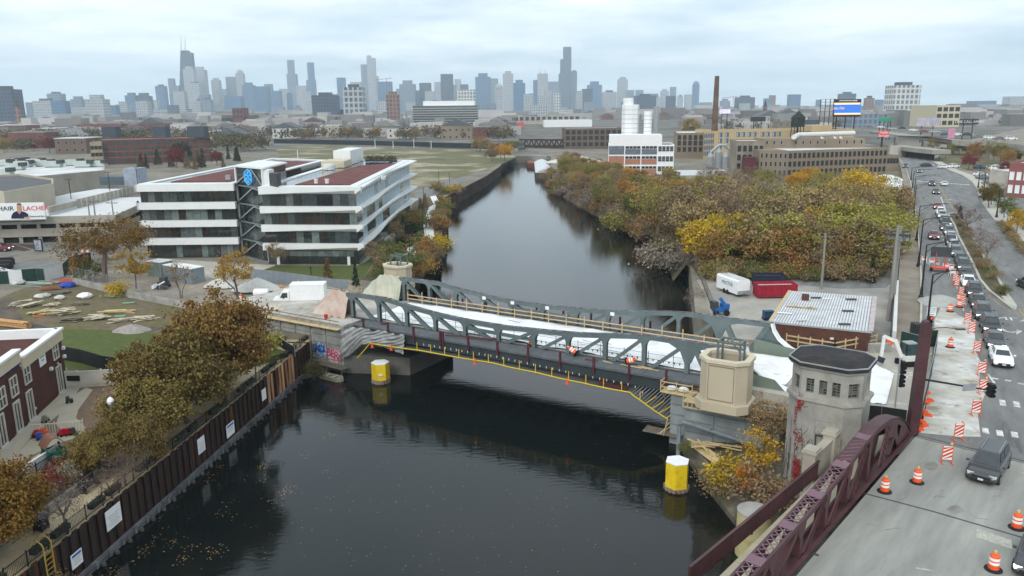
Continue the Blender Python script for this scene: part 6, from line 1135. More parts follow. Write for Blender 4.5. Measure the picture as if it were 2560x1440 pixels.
ym=[at(x,y,4)for x,y in((0,1128),(170,966),(262,935),(420,1060),(200,1175),(40,1260),(-120,1390),(-200,1340))];struct('play_yard',MB().prism([(p.x,p.y)for p in ym],3,4.05,bot=False),MULCH)
for w in(((0,1128),(172,966),(205,962),(190,985),(150,1035),(85,1085),(30,1150),(0,1185)),((0,1190),(30,1150),(75,1100),(150,1085),(190,1075),(200,1092),(140,1110),(70,1145),(45,1185),(0,1255)),((190,985),(215,970),(232,975),(196,1025),(190,1045),(215,1070),(200,1090),(165,1090),(140,1062),(150,1030))):
 p=ats(w,4.05);struct('play_walk',MB().prism([(a.x,a.y)for a in p],3.5,4.07+.004*len(w)*.5,bot=False),PW)
def fence(name,label,pts,h,mat,gap,pw_,z0=0.,solid=False,cap=None,postgap=2.2,pm=None,rails=(.15,.9),rw=.05):
 t=thing(name,label,'fence',pts[0])
 for a,b in zip(pts,pts[1:]):
  d=(b-a).normalized();L_=(b-a).length;r=MB()
  if solid:MB().beam(a+V(0,0,h/2),b+V(0,0,h/2),.05,h).build('panel',mat,t)
  else:
   x=MB();
   for s in np.arange(0,L_,gap):x.beam(a+d*s+V(0,0,.05),a+d*s+V(0,0,h),pw_,.03,up=d)
   x.build('pickets',mat,t,kind='stuff')
  for z in rails:r.beam(a+V(0,0,h*z),b+V(0,0,h*z),rw,rw*1.4)
  r.build('rails',mat,t)
  for s in np.arange(0,L_+.01,postgap):MB().beam(a+d*s,a+d*s+V(0,0,h+.12),.12 if solid or cap else .07,.12 if solid or cap else .07,up=d).build('post',pm or mat,t)
  if cap:MB().beam(a+V(0,0,h),b+V(0,0,h),.14,.1).build('cap_rail',cap,t)
 return t
VINYL=M('cream_vinyl',(.6,.57,.5),.6,.06,1);WV=M('white_vinyl',(.72,.73,.73),.6,.06,1)
fence('cream_vinyl_fence','solid cream vinyl fence with dark gate panel closing the play yard',[at(168,972,4),at(198,970,4),at(300,962,4)],1.75,VINYL,.2,.1,solid=True);MB().box(at(186,972,4)+V(.1,-.08,1.0),(1.4,.04,.45),-.05);tag(MB().box(at(184,971,4)+V(.1,-.1,1.1),(1.45,.03,.55),-.02).build('dark_gate_panel',BLACK),'dark rectangular mail slot panel on the cream vinyl fence','panel')
fence('cream_picket_fence','cream picket fence across the play yard',[at(78,1092,4),at(140,1087,4),at(212,1080,4)],1.1,VINYL,.22,.1,rails=(.12,.95))
wf0,wf1=wl(ws(40,1330)[0]-9,7.4,4.0),wl(ws(330,1150)[0]+2,7.4,4.0)
fence('white_vinyl_fence','long white vinyl fence between play yard and planting bed',[wf0,wf1],1.5,WV,.2,.1,solid=True,cap=WV,postgap=2.4);fence('black_picket_fence','black picket fence just outside the long white vinyl fence',[wl(-9,6.9,4.0),wl(ws(330,1150)[0]+2,6.9,4.0)],1.45,BLACK,.14,.02,postgap=2.4,rails=(.1,.93),rw=.035)
GP=M('green_plastic',(.01,.14,.09),.5,.1);TANP=M('tan_plastic',(.4,.3,.18),.5,.1);BRP=M('brown_plastic',(.16,.075,.05),.5,.1);t0=at(140,1165,4.05);t=thing('toddler_playhouse','green and tan plastic playhouse with slide and curved brown roof','play structure',t0)
rx,ry=V(.75,-.66,0),V(.66,.75,0);tp_=lambda x,y,z:t0+rx*x+ry*y+V(0,0,z)
for x,y in((-.6,-.6),(.6,-.6),(-.6,.6),(.6,.6)):MB().beam(tp_(x,y,0),tp_(x,y,1.7),.14,.14,up=rx).build('corner_post',GP,t)
MB().ext([tp_(-.6,-.6,.75),tp_(.6,-.6,.75),tp_(.6,.6,.75),tp_(-.6,.6,.75)],(0,0,.1)).build('deck',GP,t)
for a,b in(((-.6,.6),(.6,.6)),((.6,-.6),(.6,.6)),((-.6,-.6),(-.6,.6))):MB().beam(tp_(*a,1.15),tp_(*b,1.15),.06,.6).build('side_panel',GP,t)
MB().beam(tp_(.6,-.4,.6),tp_(1.6,.3,.6),.08,1.2).build('climbing_panel',M('grey_green_panel',(.12,.14,.12),.6),t);MB().beam(tp_(1.6,.3,.5),tp_(1.0,.9,.5),.08,1.0).build('climbing_panel',GP,t)
rf=MB();pr_=[tp_(-.85+.0,-.75+1.5*i/8,1.75+.75*math.sin(PI*i/8))for i in range(9)]
for a,b in zip(pr_,pr_[1:]):rf.add([a,a+rx*1.5,b+rx*1.5,b,a+V(0,0,.07),a+rx*1.5+V(0,0,.07),b+rx*1.5+V(0,0,.07),b+V(0,0,.07)],[(0,1,2,3),(7,6,5,4),(0,4,5,1),(3,2,6,7),(0,3,7,4),(1,5,6,2)])
rf.build('roof',BRP,t);sl=MB();q_=[tp_(-.2,-.6,.85),tp_(-.25,-1.3,.5),tp_(-.25,-2.0,.15),tp_(-.25,-2.5,.08)]
for a,b in zip(q_,q_[1:]):sl.beam(a,b,.55,.06);[sl.beam(a+rx*.28*k+V(0,0,.1),b+rx*.28*k+V(0,0,.1),.06,.25)for k in(-1,1)]
sl.build('slide',TANP,t);MB().lathe([(.42,-.1),(.42,.15)],(0,0,0),14);MB().tube([tp_(-.22,-.75,.95),tp_(-.23,-1.35,.68)],.42,14,False).build('slide_tube',TANP,t)
def ridetoy(p,col,label,hd=0.):
 t=thing('ride_on_toy',label,'toy',p,group='toys in the play yard');c=Matrix.Rotation(hd,3,'Z');MB().box(p+V(0,0,.28),(.6,.34,.22),hd).box(p+c@V(-.12,0,.5),(.3,.3,.3),hd).build('body',col,t)
 for x in(-.2,.2):
  for y in(-.2,.2):MB().tube([p+c@V(x,y-.03,.12),p+c@V(x,y+.03,.12)],.12,8).build('wheel',TYRE,t)
RP=M('red_plastic',(.45,.015,.03),.4,.1);BP=M('blue_plastic',(.02,.1,.4),.4,.1)
for x,y,c,l in((91,1092,RP,'red toy car left by the cream picket fence'),(112,1088,ORANGE,'small orange toy by the cream picket fence'),(102,1099,BP,'blue toy lying on the mulch'),(154,1090,RP,'red toy car, left of two side by side'),(168,1088,RP,'red toy car, right of two side by side'),(182,1086,DGREY,'grey tricycle at the right end of the picket fence'),(174,1007,DGREY,'dark tricycle standing alone on the curved walk'),(114,1055,M('grey_tan',(.22,.2,.15),.7),'grey tan toy animal by the building walk')):ridetoy(at(x,y,4.08),c,l,rr.uniform(0,3))
globelamp(at(293,1128,4),4.3,'white globe lamp on a pale post among the big riverside trees',pm=GALV)
LAWN2=M('lumber_yard_grass',(.125,.11,.045),.95,.4,1,c2=(.15,.115,.075),c2sc=.2,c2amt=.5,bump=.5,bsc=10,lines=((.15,.12,.07),.6,.66));LAWN1=M('green_lawn',(.075,.095,.022),.95,.3,1.2,bump=.5,bsc=12)
def sheet(name,px,z,mat,dz=.0):p=ats(px,z);return struct(name,MB().prism([(a.x,a.y)for a in p],z-.6,z+dz,bot=False),mat)
sheet('yard_grass',((-60,770),(60,720),(190,700),(330,745),(480,775),(640,800),(600,850),(400,850),(0,850),(-80,860)),4.0,LAWN2,.02)
sheet('lawn',((150,822),(330,828),(480,845),(640,860),(720,880),(560,925),(170,925),(150,900)),4.0,LAWN1,.03)
mt=[(0,752),(25,746),(60,755),(40,775),(60,800),(130,822),(240,838),(360,820),(420,812),(360,845),(230,850),(120,838),(30,815),(0,800)];sheet('mud_track',mt,4.0,M('mud',(.075,.058,.045),.85,.4,.8,c2=(.12,.095,.07),c2sc=.3,bump=.6),.028)
sheet('site_ground',((160,690),(480,655),(680,690),(900,715),(880,765),(640,790),(480,772),(330,745)),4.0,M('site_gravel',(.33,.285,.22),.95,.2,.4,c2=(.24,.2,.16),c2sc=.12,c2amt=.52,bump=.2,lines=((.42,.4,.36),.3,.66)),.024)
t=thing('black_fabric_fence','black silt fabric fence curving across the lawn behind the brick building','fence',at(200,890,4));pts=[at(x,y,4.03)for x,y in((160,900),(205,908),(260,925),(330,935))]
for a,b in zip(pts,pts[1:]):MB().beam(a+V(0,0,.8),b+V(0,0,.8),.03,1.6).build('fabric',MC['black_fabric'],t)
def pile(px,py,n,ln,ang,spread,mat,label,w=.28,th=.05,z=4.03,name='lumber_pile',cat='lumber pile',part='plank',layers=5):
 p=at(px,py,z);t=thing(name,label,cat,p,group=None);rq=random.Random(int(px*7+py));me=None
 for i in range(n):
  k=i%layers;a=ang+rq.gauss(0,spread);L_=ln*rq.uniform(.7,1.1);c=p+V(rq.gauss(0,.5)*ln*.35,rq.gauss(0,.4)*ln*.3,.03+th*1.05*i*.7)
  if me is None:me=MB().box((0,0,th/2),(ln,w,th)).mesh(part,mat)
  o=obj(part,me,t,mw=Matrix.Translation(c)@Matrix.Rotation(a,4,'Z')@Matrix.Rotation(rq.gauss(0,.03),4,'Y')@Matrix.Diagonal((L_/ln,rq.uniform(.7,1.5),1,1)))
WB_=M('bleached_board',(.5,.43,.33),.85,.25,2,island=.2);GB=M('green_board',(.16,.3,.2),.8,.2,1);LOGM=M('peeled_log',(.5,.29,.13),.85,.25,1.5)
for x,y,n,ln,a,sp_,m_,l in((55,762,16,2.0,.9,.15,WB_,'splayed stack of thin pale poles left of the mud track'),(75,766,14,2.2,1.2,.12,WB_,'leaning bundle of boards beside the splayed pale poles'),(130,765,10,1.6,.4,.5,WB_,'small heap of split boards in the middle of the grass'),(105,785,12,2.8,.5,.3,WOODL,'long plywood boards in the left of the middle heap row'),(165,785,20,2.4,.2,.6,WB_,'biggest jumble of boards and plywood on the grass'),(180,803,12,2.6,.1,.4,WOODG,'grey brown boards in front of the biggest jumble'),(240,798,14,2.4,.2,.35,WB_,'low board heap right of the biggest jumble'),(295,782,10,3.6,.15,.06,WOODL,'neat stack of long planks in the right of the grass'),(310,803,12,2.4,.3,.3,WB_,'boards with green sheet in front of the neat plank stack'),(360,800,12,2.4,.5,.4,WB_,'right most heap of grey boards beside the gravel mound'),(135,735,10,3.2,.1,.06,WOODG,'squared grey timber stack behind the white wrapped bundles'),(200,762,8,2.0,.1,.3,WOODG,'dark boards in front of the crumpled white sheet')):pile(x,y,n,ln,a,sp_,m_,l)
t=thing('log_pile','pile of long orange peeled logs behind the brick building roof','log pile',at(20,815,4.03));me=MB().tube([(-3.2,0,0),(3.2,0,0)],.17,8).mesh('log',LOGM)
for i in range(10):obj('log',me,t,mw=Matrix.Translation(at(22,816,4.03)+V(rr.uniform(-.5,.5),(i%4)*.36-.5,.2+.3*(i//4)))@Matrix.Rotation(-.35+rr.gauss(0,.05),4,'Z'))
for x,y,w,d_,a,m_,l in((283,741,3.0,.5,-.3,GB,'long pale green board on the grass'),(322,757,1.6,.8,.2,GB,'short green board right of the long one'),(340,745,2.6,.4,-.35,M('faded_green',(.3,.35,.28),.8),'faded green board near the chain link fence'),(300,790,1.4,.9,.2,GB,'green sheet in front of the neat plank stack'),(97,791,1.3,.25,.3,ORANGE,'orange strip lying by the mud track')):tag(MB().box(at(x,y,4.1),(w,d_,.06),a).build('board',m_),l,'board')
BT=M('blue_tarp',(.015,.06,.38),.5,.2,2);bag(at(171,718,4),1.15,'crumpled bright blue tarpaulin heap in the lumber yard',BT,'tarpaulin',name='blue_tarp');bag(at(213,745,4),1.1,'crumpled white sheet on pallets in the lumber yard',cat='sheet',name='white_sheet')
for x,y,r,l in((45,712,1.1,'white wrapped bundle nearest the white fence board'),(100,745,.85,'left white wrapped bundle in the material row'),(115,742,.75,'right white wrapped bundle in the material row'),(150,748,.8,'small cream bag heap beside the wrapped bundles')):bag(at(x,y,4),r,l,M('dirty_white_wrap',(.5,.49,.47),.7,.3,1),'bundle',name='wrapped_bundle')
pile(165,708,7,2.2,.2,.1,M('red_white_stripe',(.5,.12,.1),.7,.5,3),'stack of red and white barricade boards behind the blue tarpaulin',name='barricade_stack',cat='barricade stack',part='barricade_board',th=.12)
pile(120,725,12,2.6,.15,.2,M('rust_orange_steel',(.3,.12,.06),.8,.3,2),'rusty orange steel pieces in front of the site fence',name='steel_pile',cat='steel pile',part='steel_bar',w=.14);pile(95,712,12,4.5,-.1,.12,M('pale_green_pipe',(.36,.42,.38),.6,.2,1),'pale green pipes and frames along the site fence',name='pipe_pile',cat='pipe pile',part='pipe',w=.14)
mound(330,828,4,2.4,1.4,1.1,M('dirty_rubble',(.3,.28,.25),.95,.3,2,bump=.8),'grey rubble mound at the end of the mud track','rubble mound','rubble_mound',5);mound(645,722,4.4,3.6,2.6,2.0,WGR,'pale gravel pile by the grey board fence',seed=3);mound(555,715,4.2,2.6,1.8,1.6,WGR,'pale gravel pile behind the yellow leaved tree',seed=4)
t=thing('left_site_fence','green fabric site fence with white boards along the street left of the lumber yard','fence',at(80,690,4));pts=[at(x,y,4)for x,y in((-20,712),(24,710),(58,706),(95,703),(113,704),(160,692),(178,672),(230,660))]
for i,(a,b)in enumerate(zip(pts,pts[1:])):fencepanel(t,a,b,2.2,WHITE if i in(1,4)else GF)
t=thing('jersey_wall','low concrete wall with chain link fence on top, right of the lumber yard','wall',at(420,755,4));pts=[at(x,y,4)for x,y in((185,708),(280,732),(358,750),(470,772),(600,795))]
for a,b in zip(pts,pts[1:]):
 MB().beam(a+V(0,0,.45),b+V(0,0,.45),.4,.9).build('concrete_block',CONC,t);L_=(b-a).length;d=(b-a)/L_;x=MB()
 for s in np.arange(0,L_,2.2):MB().tube([a+d*s+V(0,0,.9),a+d*s+V(0,0,2.7)],.035,6).build('fence_post',GALV,t)
 for s in np.arange(0,L_,.33):
  for sg in(-1,1):x.beam(a+d*s+V(0,0,.95 if sg>0 else 2.65),a+d*min(L_,s+1.7)+V(0,0,2.65 if sg>0 else .95),.006,.012)
 x.beam(a+V(0,0,2.7),b+V(0,0,2.7),.03,.03);x.build('chain_link',GALV,t,kind='stuff')
t=thing('grey_board_fence','long blue grey metal panel fence behind the box truck','fence',at(760,715,4.3));pts=[at(x,y,4.3)for x,y in((628,700),(700,708),(800,722),(870,735))]
FG2=M('blue_grey_panel',(.2,.235,.26),.7,.15,1)
for a,b in zip(pts,pts[1:]):
 L_=(b-a).length;n=max(2,int(L_/1.15));d=(b-a)/n
 for i in range(n):MB().beam(a+d*i+d*.015+V(0,0,.95),a+d*(i+1)-d*.015+V(0,0,.95),.06,1.9).build('fence_panel',FG2,t)
bt_=at(757,764,4.9);t=thing('box_truck','white box truck parked at the left end of the truss bridge','truck',bt_);th=math.pi+.06;R4=Matrix.Rotation(th,3,'Z');L4=lambda x,y,z:bt_+R4@V(x,y,z)
MB().box(L4(-.9,0,1.95),(4.6,2.3,2.3),th).build('cargo_box',WHITE,t);MB().box(L4(-.9,0,3.12),(4.66,2.36,.06),th).build('box_roof',WHITE,t)
cabp=[(1.5,.6),(3.7,.6),(3.75,1.2),(3.0,1.4),(2.5,2.2),(1.5,2.25)];MB().ext([L4(x,-1,z)for x,z in cabp],R4@V(0,2,0)).build('cab',WHITE,t)
MB().ext([L4(x,1.012,z)for x,z in((1.75,1.4),(2.75,1.4),(2.42,2.05),(1.75,2.08))],R4@V(0,.01,0)).build('side_window',GLASS,t);MB().quad(*[L4(x,y,z)for x,y,z in((3.02,-.9,1.43),(3.02,.9,1.43),(2.56,.85,2.15),(2.56,-.85,2.15))]).build('windscreen',GLASS,t)
for x in(2.75,-2.0):
 for y in(-.95,.95):MB().tube([L4(x,y-.12,.4),L4(x,y+.12,.4)],.4,14).build('wheel',TYRE,t)
MB().beam(L4(-3.2,0,.6),L4(1.5,0,.6),1.0,.25).build('chassis',BLACK,t);MB().box(L4(2.3,1.15,1.5),(.12,.2,.3),th).build('mirror',BLACK,t)
tt=at(655,752,4.6);t=thing('tank_trailer','white water tank trailer beside the wooden frames','trailer',tt);MB().tube([tt+V(-1.1,0,1.15),tt+V(-.95,0,1.15),tt+V(.95,0,1.15),tt+V(1.1,0,1.15)],[.35,.62,.62,.35],14).build('tank',WHITE,t);MB().beam(tt+V(-1.4,0,.5),tt+V(2.3,0,.5),1.1,.12).build('frame',BLACK,t);MB().box(tt+V(1.3,0,.95),(.6,.9,.8)).build('pump',DGREY,t)
for y in(-.7,.7):MB().tube([tt+V(-.2,y-.1,.36),tt+V(-.2,y+.1,.36)],.36,12).build('wheel',TYRE,t)
pile(622,755,10,1.2,.3,.7,TIMB,'jumble of small wooden frames left of the tank trailer',z=4.5,name='wooden_frames',part='frame_piece')
for(a,b,c,l)in(((410,700),(480,712),FG2,'blue grey storage container with pale roof on the building site'),((370,690),(405,694),M('green_grey_box',(.2,.25,.22),.7),'green grey storage box left of the blue grey container')):
 p,q=at(*a,4),at(*b,4);t=thing('storage_container',l,'container',p);P=rect(p,q,2.5);MB().prism(P,4.03,6.5).build('body',c,t);MB().prism(inset(P,-.05),6.5,6.58).build('roof',WHITE,t);d=(q-p).normalized();n=int((q-p).length/.6);[MB().beam(p+d*(i+.5)*.6+V(0,-.03,.1),p+d*(i+.5)*.6+V(0,-.03,2.4),.06,.08,up=d).build('rib',c,t)for i in range(n)]
lo_=at(410,722,4.03);t=thing('skid_loader','small dark skid loader with white arms near the bare multi stemmed tree','loader',lo_);MB().box(lo_+V(0,0,.8),(1.4,1.2,.8)).box(lo_+V(.1,0,1.5),(.9,1.0,.8)).build('body',DGREY,t);MB().beam(lo_+V(.5,-.7,1.3),lo_+V(-1.2,-.7,.4),.15,.2).build('arm',WHITE,t);MB().box(lo_+V(-1.4,0,.4),(.4,1.5,.5)).build('bucket',WHITE,t)
for x in(-.45,.45):
 for y in(-.7,.7):MB().tube([lo_+V(x,y-.1,.38),lo_+V(x,y+.1,.38)],.38,10).build('wheel',TYRE,t)
t=thing('timber_guard_fence','raw timber guard rail left of the green tarpaulin','guard rail',at(850,735,5));pts=[at(x,y,5.0)for x,y in((800,730),(855,742),(905,735))]
for a,b in zip(pts,pts[1:]):
 for z in(.5,1.0):MB().beam(a+V(0,0,z),b+V(0,0,z),.05,.12).build('rail',TIMB,t)
 for s in(0,.5,1):MB().beam(a.lerp(b,s),a.lerp(b,s)+V(0,0,1.2),.09,.09,up=(1,0,0)).build('post',TIMB,t)
pile(690,775,4,1.6,.1,.05,WB_,'small neat stack of plywood in front of the box truck',z=5.9,name='plywood_stack',w=1.0,part='plywood_sheet')
t=thing('graffiti_hoarding','dark green hoarding panel with graffiti in front of the left abutment','fence',at(660,860,4));fencepanel(t,at(634,885,4),at(676,858,4),1.7,M('graffiti_green',(.02,.05,.045),.8,.4,2,c2=(.25,.36,.42),c2sc=1.2,c2amt=.62));fencepanel(t,at(690,862,4),at(738,892,4),1.2,MC['black_fabric'])
mound(770,925,0,2.6,3.2,1.9,MC['bank_soil'],'dark soil slope between sheet pile wall and abutment','soil bank','soil_bank',8)
OG=(.165,.115,.036);OG2=(.2,.115,.036);OG3=(.17,.135,.04);bg2='big olive and rust trees on the left river bank'
for(x,y,z,k,i,s,c,l)in((560,985,4,'big',0,(.82,.82,.95),OG2,'tallest olive and rust tree of the left bank, nearest the abutment'),(468,1050,4,'big',1,(.8,.8,.9),OG,'second big olive and rust tree of the left bank'),(520,960,4,'big',2,.85,OG2,'big olive tree behind the tallest one of the left bank'),(375,1100,4,'big',1,.6,OG3,'wide olive tree in front of the picket fence on the left bank'),(400,1010,4,'big',2,.78,OG,'olive tree toward the cream vinyl fence on the left bank'),(255,1172,4,'big',2,.4,OG3,'smaller pale olive tree over the white vinyl fence'),(340,1150,4,'big',2,.48,OG,'low olive tree beside the globe lamp'),(-15,1410,4,'big',0,.6,(.17,.1,.022),'olive gold tree at the lower left edge'),(15,1340,4,'big',2,.42,(.19,.12,.025),'small olive gold tree just right of the lower left edge tree'),(640,950,4,'small',0,.9,OG2,'small olive sapling at the end of the path')):tree(k,i,at(x,y,z),s,c,l,bg2)
for(x,y,z,k,i,s,c,l)in((262,706,4,'spread',0,1.0,(.22,.125,.03),'wide leaning tree with rust coloured crown left of the glass office'),(330,672,4,'bare',0,1.0,'grey','grey bare tree right of the leaning rust tree'),(340,722,4,'small',0,1.15,(.3,.2,.03),'small yellow tree by the low concrete wall'),(455,745,4,'multi',0,.8,'rust','bare tree with several thin stems on the building site'),(595,742,4.3,'multi',1,.78,(.3,.19,.03),'yellow leaved tree with several trunks before the glass office'),(690,668,4,'small',1,.9,'brown','brown leaved young tree at the corner of the office lawn'),(822,722,4.2,'cone',0,.78,(.16,.085,.03),'rust coloured conical tree behind the grey panel fence'),(890,716,4.2,'cone',1,.48,'dark','dark green conical evergreen behind the grey panel fence'),(270,650,4,'dense',0,.45,'red','small dark red tree before the parking garage'),(205,700,4,'small',2,.9,'rust','low rust tree at the end of the site fence'),(225,702,4,'shrub',0,1.6,'green','green bush beside the blue tarpaulin'),(300,740,4,'shrub',1,1.2,'yellow','yellow green bush on the low concrete wall'),(316,575,4,'cone',1,.55,'green','narrow green tree against the garage wall'),(352,570,4,'cone',1,.8,(.06,.05,.02),'tall dark narrow tree between garage and glass office'),(390,640,4,'bare',1,.7,'grey','grey bare tree in front of the office entrance'),(685,872,4,'shrub',2,1.0,'lime','green weed bush at the foot of the graffiti wall'),(785,945,.6,'shrub',0,.9,(.09,.08,.03),'dark bush between sheet pile wall and abutment')):tree(k,i,at(x,y,z),s,c,l,cat='shrub' if k=='shrub' else 'tree',name='shrub' if k=='shrub' else 'tree')
for i in range(58):
 s=RN.uniform(-7,ws(330,1130)[0]+3);c_=RN.choice(('brown','grey','rust','olive','red'));tree('shrub',RN.randrange(3),wl(s,RN.uniform(4.3,6.4),4),RN.uniform(.38,.75),c_,dict(brown='brown',grey='grey',rust='rust coloured',olive='olive',red='dark red')[c_]+' shrub in the planting bed beside the sandy path','shrubs in the riverside planting bed','shrub','shrub')
for(px,py,k,i,s,c,l)in((185,1310,'bare',0,.42,'grey','small bare tree leaning over the sandy path'),(340,1262,'bare',1,.36,(.14,.08,.07),'bare reddish branches hanging over the large notice'),(305,1300,'bare',0,.3,(.12,.08,.06),'bare scrub below the large notice on the sheet pile wall')):
 q=ws(px,py);tree(k,i,wl(q[0],.6 if i or k!='bare' or s>.4 else .5,3.0 if s<.4 else 3.4),s,c,l)
for px,py,c_,l in((85,1425,'yellow','yellow shrub beside the faded yellow ladder'),(120,1440,'brown','purple brown shrub at the bottom of the sheet pile wall')):q=ws(px,py);tree('shrub',0,wl(q[0],-.3,.6),.8,c_,l,cat='shrub',name='shrub')
#WHITE BANDED GLASS OFFICE
PANEL=M('white_metal_panel',(.66,.68,.67),.5,.07,.6);FROST=M('frosted_blue_glass',(.34,.44,.5),.25,.15,.5,spec=.6);SEDUM=M('red_sedum_roof',(.125,.04,.04),.95,.35,.7,c2=(.16,.06,.05),c2sc=.3,bump=.4)
PANETONE=[M('office_pane_%d'%i,c,.07,.5,1.5,spec=.9)for i,c in enumerate(((.02,.024,.026),(.05,.065,.065),(.14,.18,.17),(.03,.025,.022),(.022,.03,.032),(.10,.115,.12)))]  # pane tones differ to paint varied reflections into the glass colour
of=thing('glass_office_building','four storey glass office with curving white bands and dark red planted roofs','office building',at(690,660,4));rr=random.Random(15);OFC=of
def gl(mb,name,mat,**k):return mb.build(name,mat,of,**k)
PMESH={}
def panes(a,b,z0,z1,n,mats=PANETONE,out=.02,gap=.05):
 a,b=Vector((a[0],a[1],0)),Vector((b[0],b[1],0));d=(b-a)/n;k=(round(d.length,2),round(z1-z0,2));ang=math.atan2(d.y,d.x);nn=Vector((d.y,-d.x,0)).normalized()
 for i in range(n):
  mt=rr.choice(mats);q=(k,mt.name)
  if q not in PMESH:PMESH[q]=MB().box((0,0,0),(d.length-gap,.04,z1-z0-gap)).mesh('window_pane',mt)
  p=a+d*(i+.5)+nn*out;obj('window_pane',PMESH[q],of,loc=(p.x,p.y,(z0+z1)/2),rz=ang)
def half(A,B,xs,ys,npx,nside,side=True,gl_=None):
 z=[onplane(xs,y,A,B).z for y in ys]
 return z
GA,GB_=at(690,660,4),at(890,662,4);Z=[onplane(657,y,GA,GB_).z for y in(466,485,515,532,561,578,607,624)];ZR=Z[0];print('office z',[round(z,1)for z in Z])
UL,UR=onplane(660,540,GA,GB_),onplane(893,540,GA,GB_);FR=at(1022,400,ZR);sd=Vector((FR.x-UR.x,FR.y-UR.y,0));SL=sd.length;sd.normalize();fd2=Vector((UR.x-UL.x,UR.y-UL.y,0)).normalized();so_=Vector((sd.y,-sd.x,0));fo=Vector((fd2.y,-fd2.x,0))
if so_.dot(fd2)<0:so_=-so_
def flat2(p):return Vector((p.x,p.y,0))
ULf,URf=flat2(UL),flat2(UR);BL_,BR_=ULf+sd*SL,URf+sd*SL;foot=[ULf,URf,BR_,BL_]
gl(MB().prism([(p.x,p.y)for p in inset([(q.x,q.y)for q in foot],.12)],4,ZR-.1,bot=False),'core',PANETONE[0])
offs=(1.1,.95,.6,.35,.4,.75,1.25,1.65,1.9);offs2=(1.1,1.3,1.2,.7,.4,.4,.9,1.5,1.9)
for i,(zt_,zb_)in enumerate(((Z[0],Z[1]),(Z[2],Z[3]),(Z[4],Z[5]),(Z[6],Z[7]))):
 b=MB();of_=offs if i%2==0 else offs2;n=len(of_);L0=ULf+fo*.8-fd2*.35;Rc=URf+fo*.8+so_*of_[0]
 m_=[(0,.0),(.35,.25),(1,.7)];
 for(u0,k0),(u1,k1)in zip(m_,m_[1:]):
  p0,p1=L0.lerp(Rc,u0),L0.lerp(Rc,u1);h=zt_-zb_
  vs=[p0+V(0,0,zt_),p1+V(0,0,zt_),p1+V(0,0,zt_-h*(1-k1*.75)),p0+V(0,0,zt_-h*(1-k0*.75)),p0-fo*.8+V(0,0,zt_),p1-fo*.8+V(0,0,zt_),p1-fo*.75+V(0,0,zb_),p0-fo*.75+V(0,0,zb_)]
  b.add(vs,[(0,3,2,1),(3,7,6,2),(0,1,5,4),(0,4,7,3),(1,2,6,5),(4,5,6,7)])
 pts=[URf+fo*.8*(1-k/(n-1))+sd*SL*1.02*k/(n-1)+so_*o for k,o in enumerate(of_)]
 for k in range(n-1):
  p0,p1=pts[k],pts[k+1];h=zt_-zb_;q0,q1=p0-so_*of_[k],p1-so_*of_[k+1];r0,r1=.3+.12*k,.3+.12*(k+1)
  vs=[p0+V(0,0,zt_-.25),p1+V(0,0,zt_-.25),p1+V(0,0,zt_-.5),p0+V(0,0,zt_-.5),q0+V(0,0,zt_),q1+V(0,0,zt_),q1+V(0,0,zb_),q0+V(0,0,zb_)]
  b.add(vs,[(0,3,2,1),(3,7,6,2),(0,1,5,4),(0,4,7,3),(1,2,6,5),(4,5,6,7)])
 gl(b,'white_band',PANEL)
for(za,zb_)in((Z[1],Z[2]),(Z[3],Z[4]),(Z[5],Z[6])):
 panes(ULf+V(0,0,0),URf,zb_,za,12);panes(URf,BR_,zb_,za,16,[FROST,FROST,FROST,PANETONE[5]]if za>Z[5]else[PANETONE[1],FROST,PANETONE[3]])
panes(GA+fo*.0,GB_+V(-.3,0,0),4+(Z[7]-4)*.55,Z[7]-.1,11,[PANETONE[5],PANETONE[2]],out=-.1);panes(GA,GB_+V(-.3,0,0),4.3,4+(Z[7]-4)*.55-.05,11,[PANETONE[0],PANETONE[4]],out=-.1);panes(URf-fd2*.6,BR_-fd2*.6,4.2,Z[7]-.1,14,PANETONE,out=-.05)
for p in(GA+fo*.1+fd2*.6,GB_+fo*.1-fd2*1.2):gl(MB().beam(V(p.x,p.y,4),V(p.x,p.y,4+(Z[7]-4)*.55),.5,.5),'column',PANEL)
def roof(foot,z,name):
 P=[(p.x,p.y)for p in foot];gl(MB().ring(inset(P,-.2),inset(P,1.3),z-.2,z+.05),'roof_border',PANEL);gl(MB().prism(inset(P,1.3),z-.4,z-.15,bot=False),'roof_membrane',ROOFW);return P
Pm=roof(foot,ZR,'r');t0=lambda u,v,z=0:ULf.lerp(URf,u).lerp(BL_.lerp(BR_,u),v)+V(0,0,ZR+z)
gl(MB().ext([t0(.3,.05,-.12),t0(.9,.05,-.12),t0(.93,.85,-.12),t0(.45,.72,-.12)],(0,0,.12)),'planted_roof',SEDUM)
b=MB();a,e=t0(.27,.1,.0),t0(.42,.78,.0);
for z in(.6,1.1):b.beam(a+V(0,0,z),e+V(0,0,z),.05,.06)
for k in range(18):p=a.lerp(e,k/17);b.beam(p,p+V(0,0,1.1),.05,.05,up=(1,0,0))
gl(b,'roof_railing',GALV)
for u,v in((.5,.08),(.62,.08)):gl(MB().lathe([(.35,0),(.35,.6),(.42,.65),(.42,.8)],t0(u,v),10),'roof_vent',PANEL)
gl(MB().ext([t0(.05,.75),t0(.3,.75),t0(.3,.98),t0(.05,.98)],(0,0,3.4)),'plant_room',PANEL);gl(MB().ext([t0(.0,.62),t0(.32,.62),t0(.32,.74),t0(.0,.74)],(0,0,1.5)),'plant_screen',CREAM);gl(MB().lathe([(1.3,0),(1.3,1.2)],t0(.18,.55),16),'cooling_tank',PANEL)
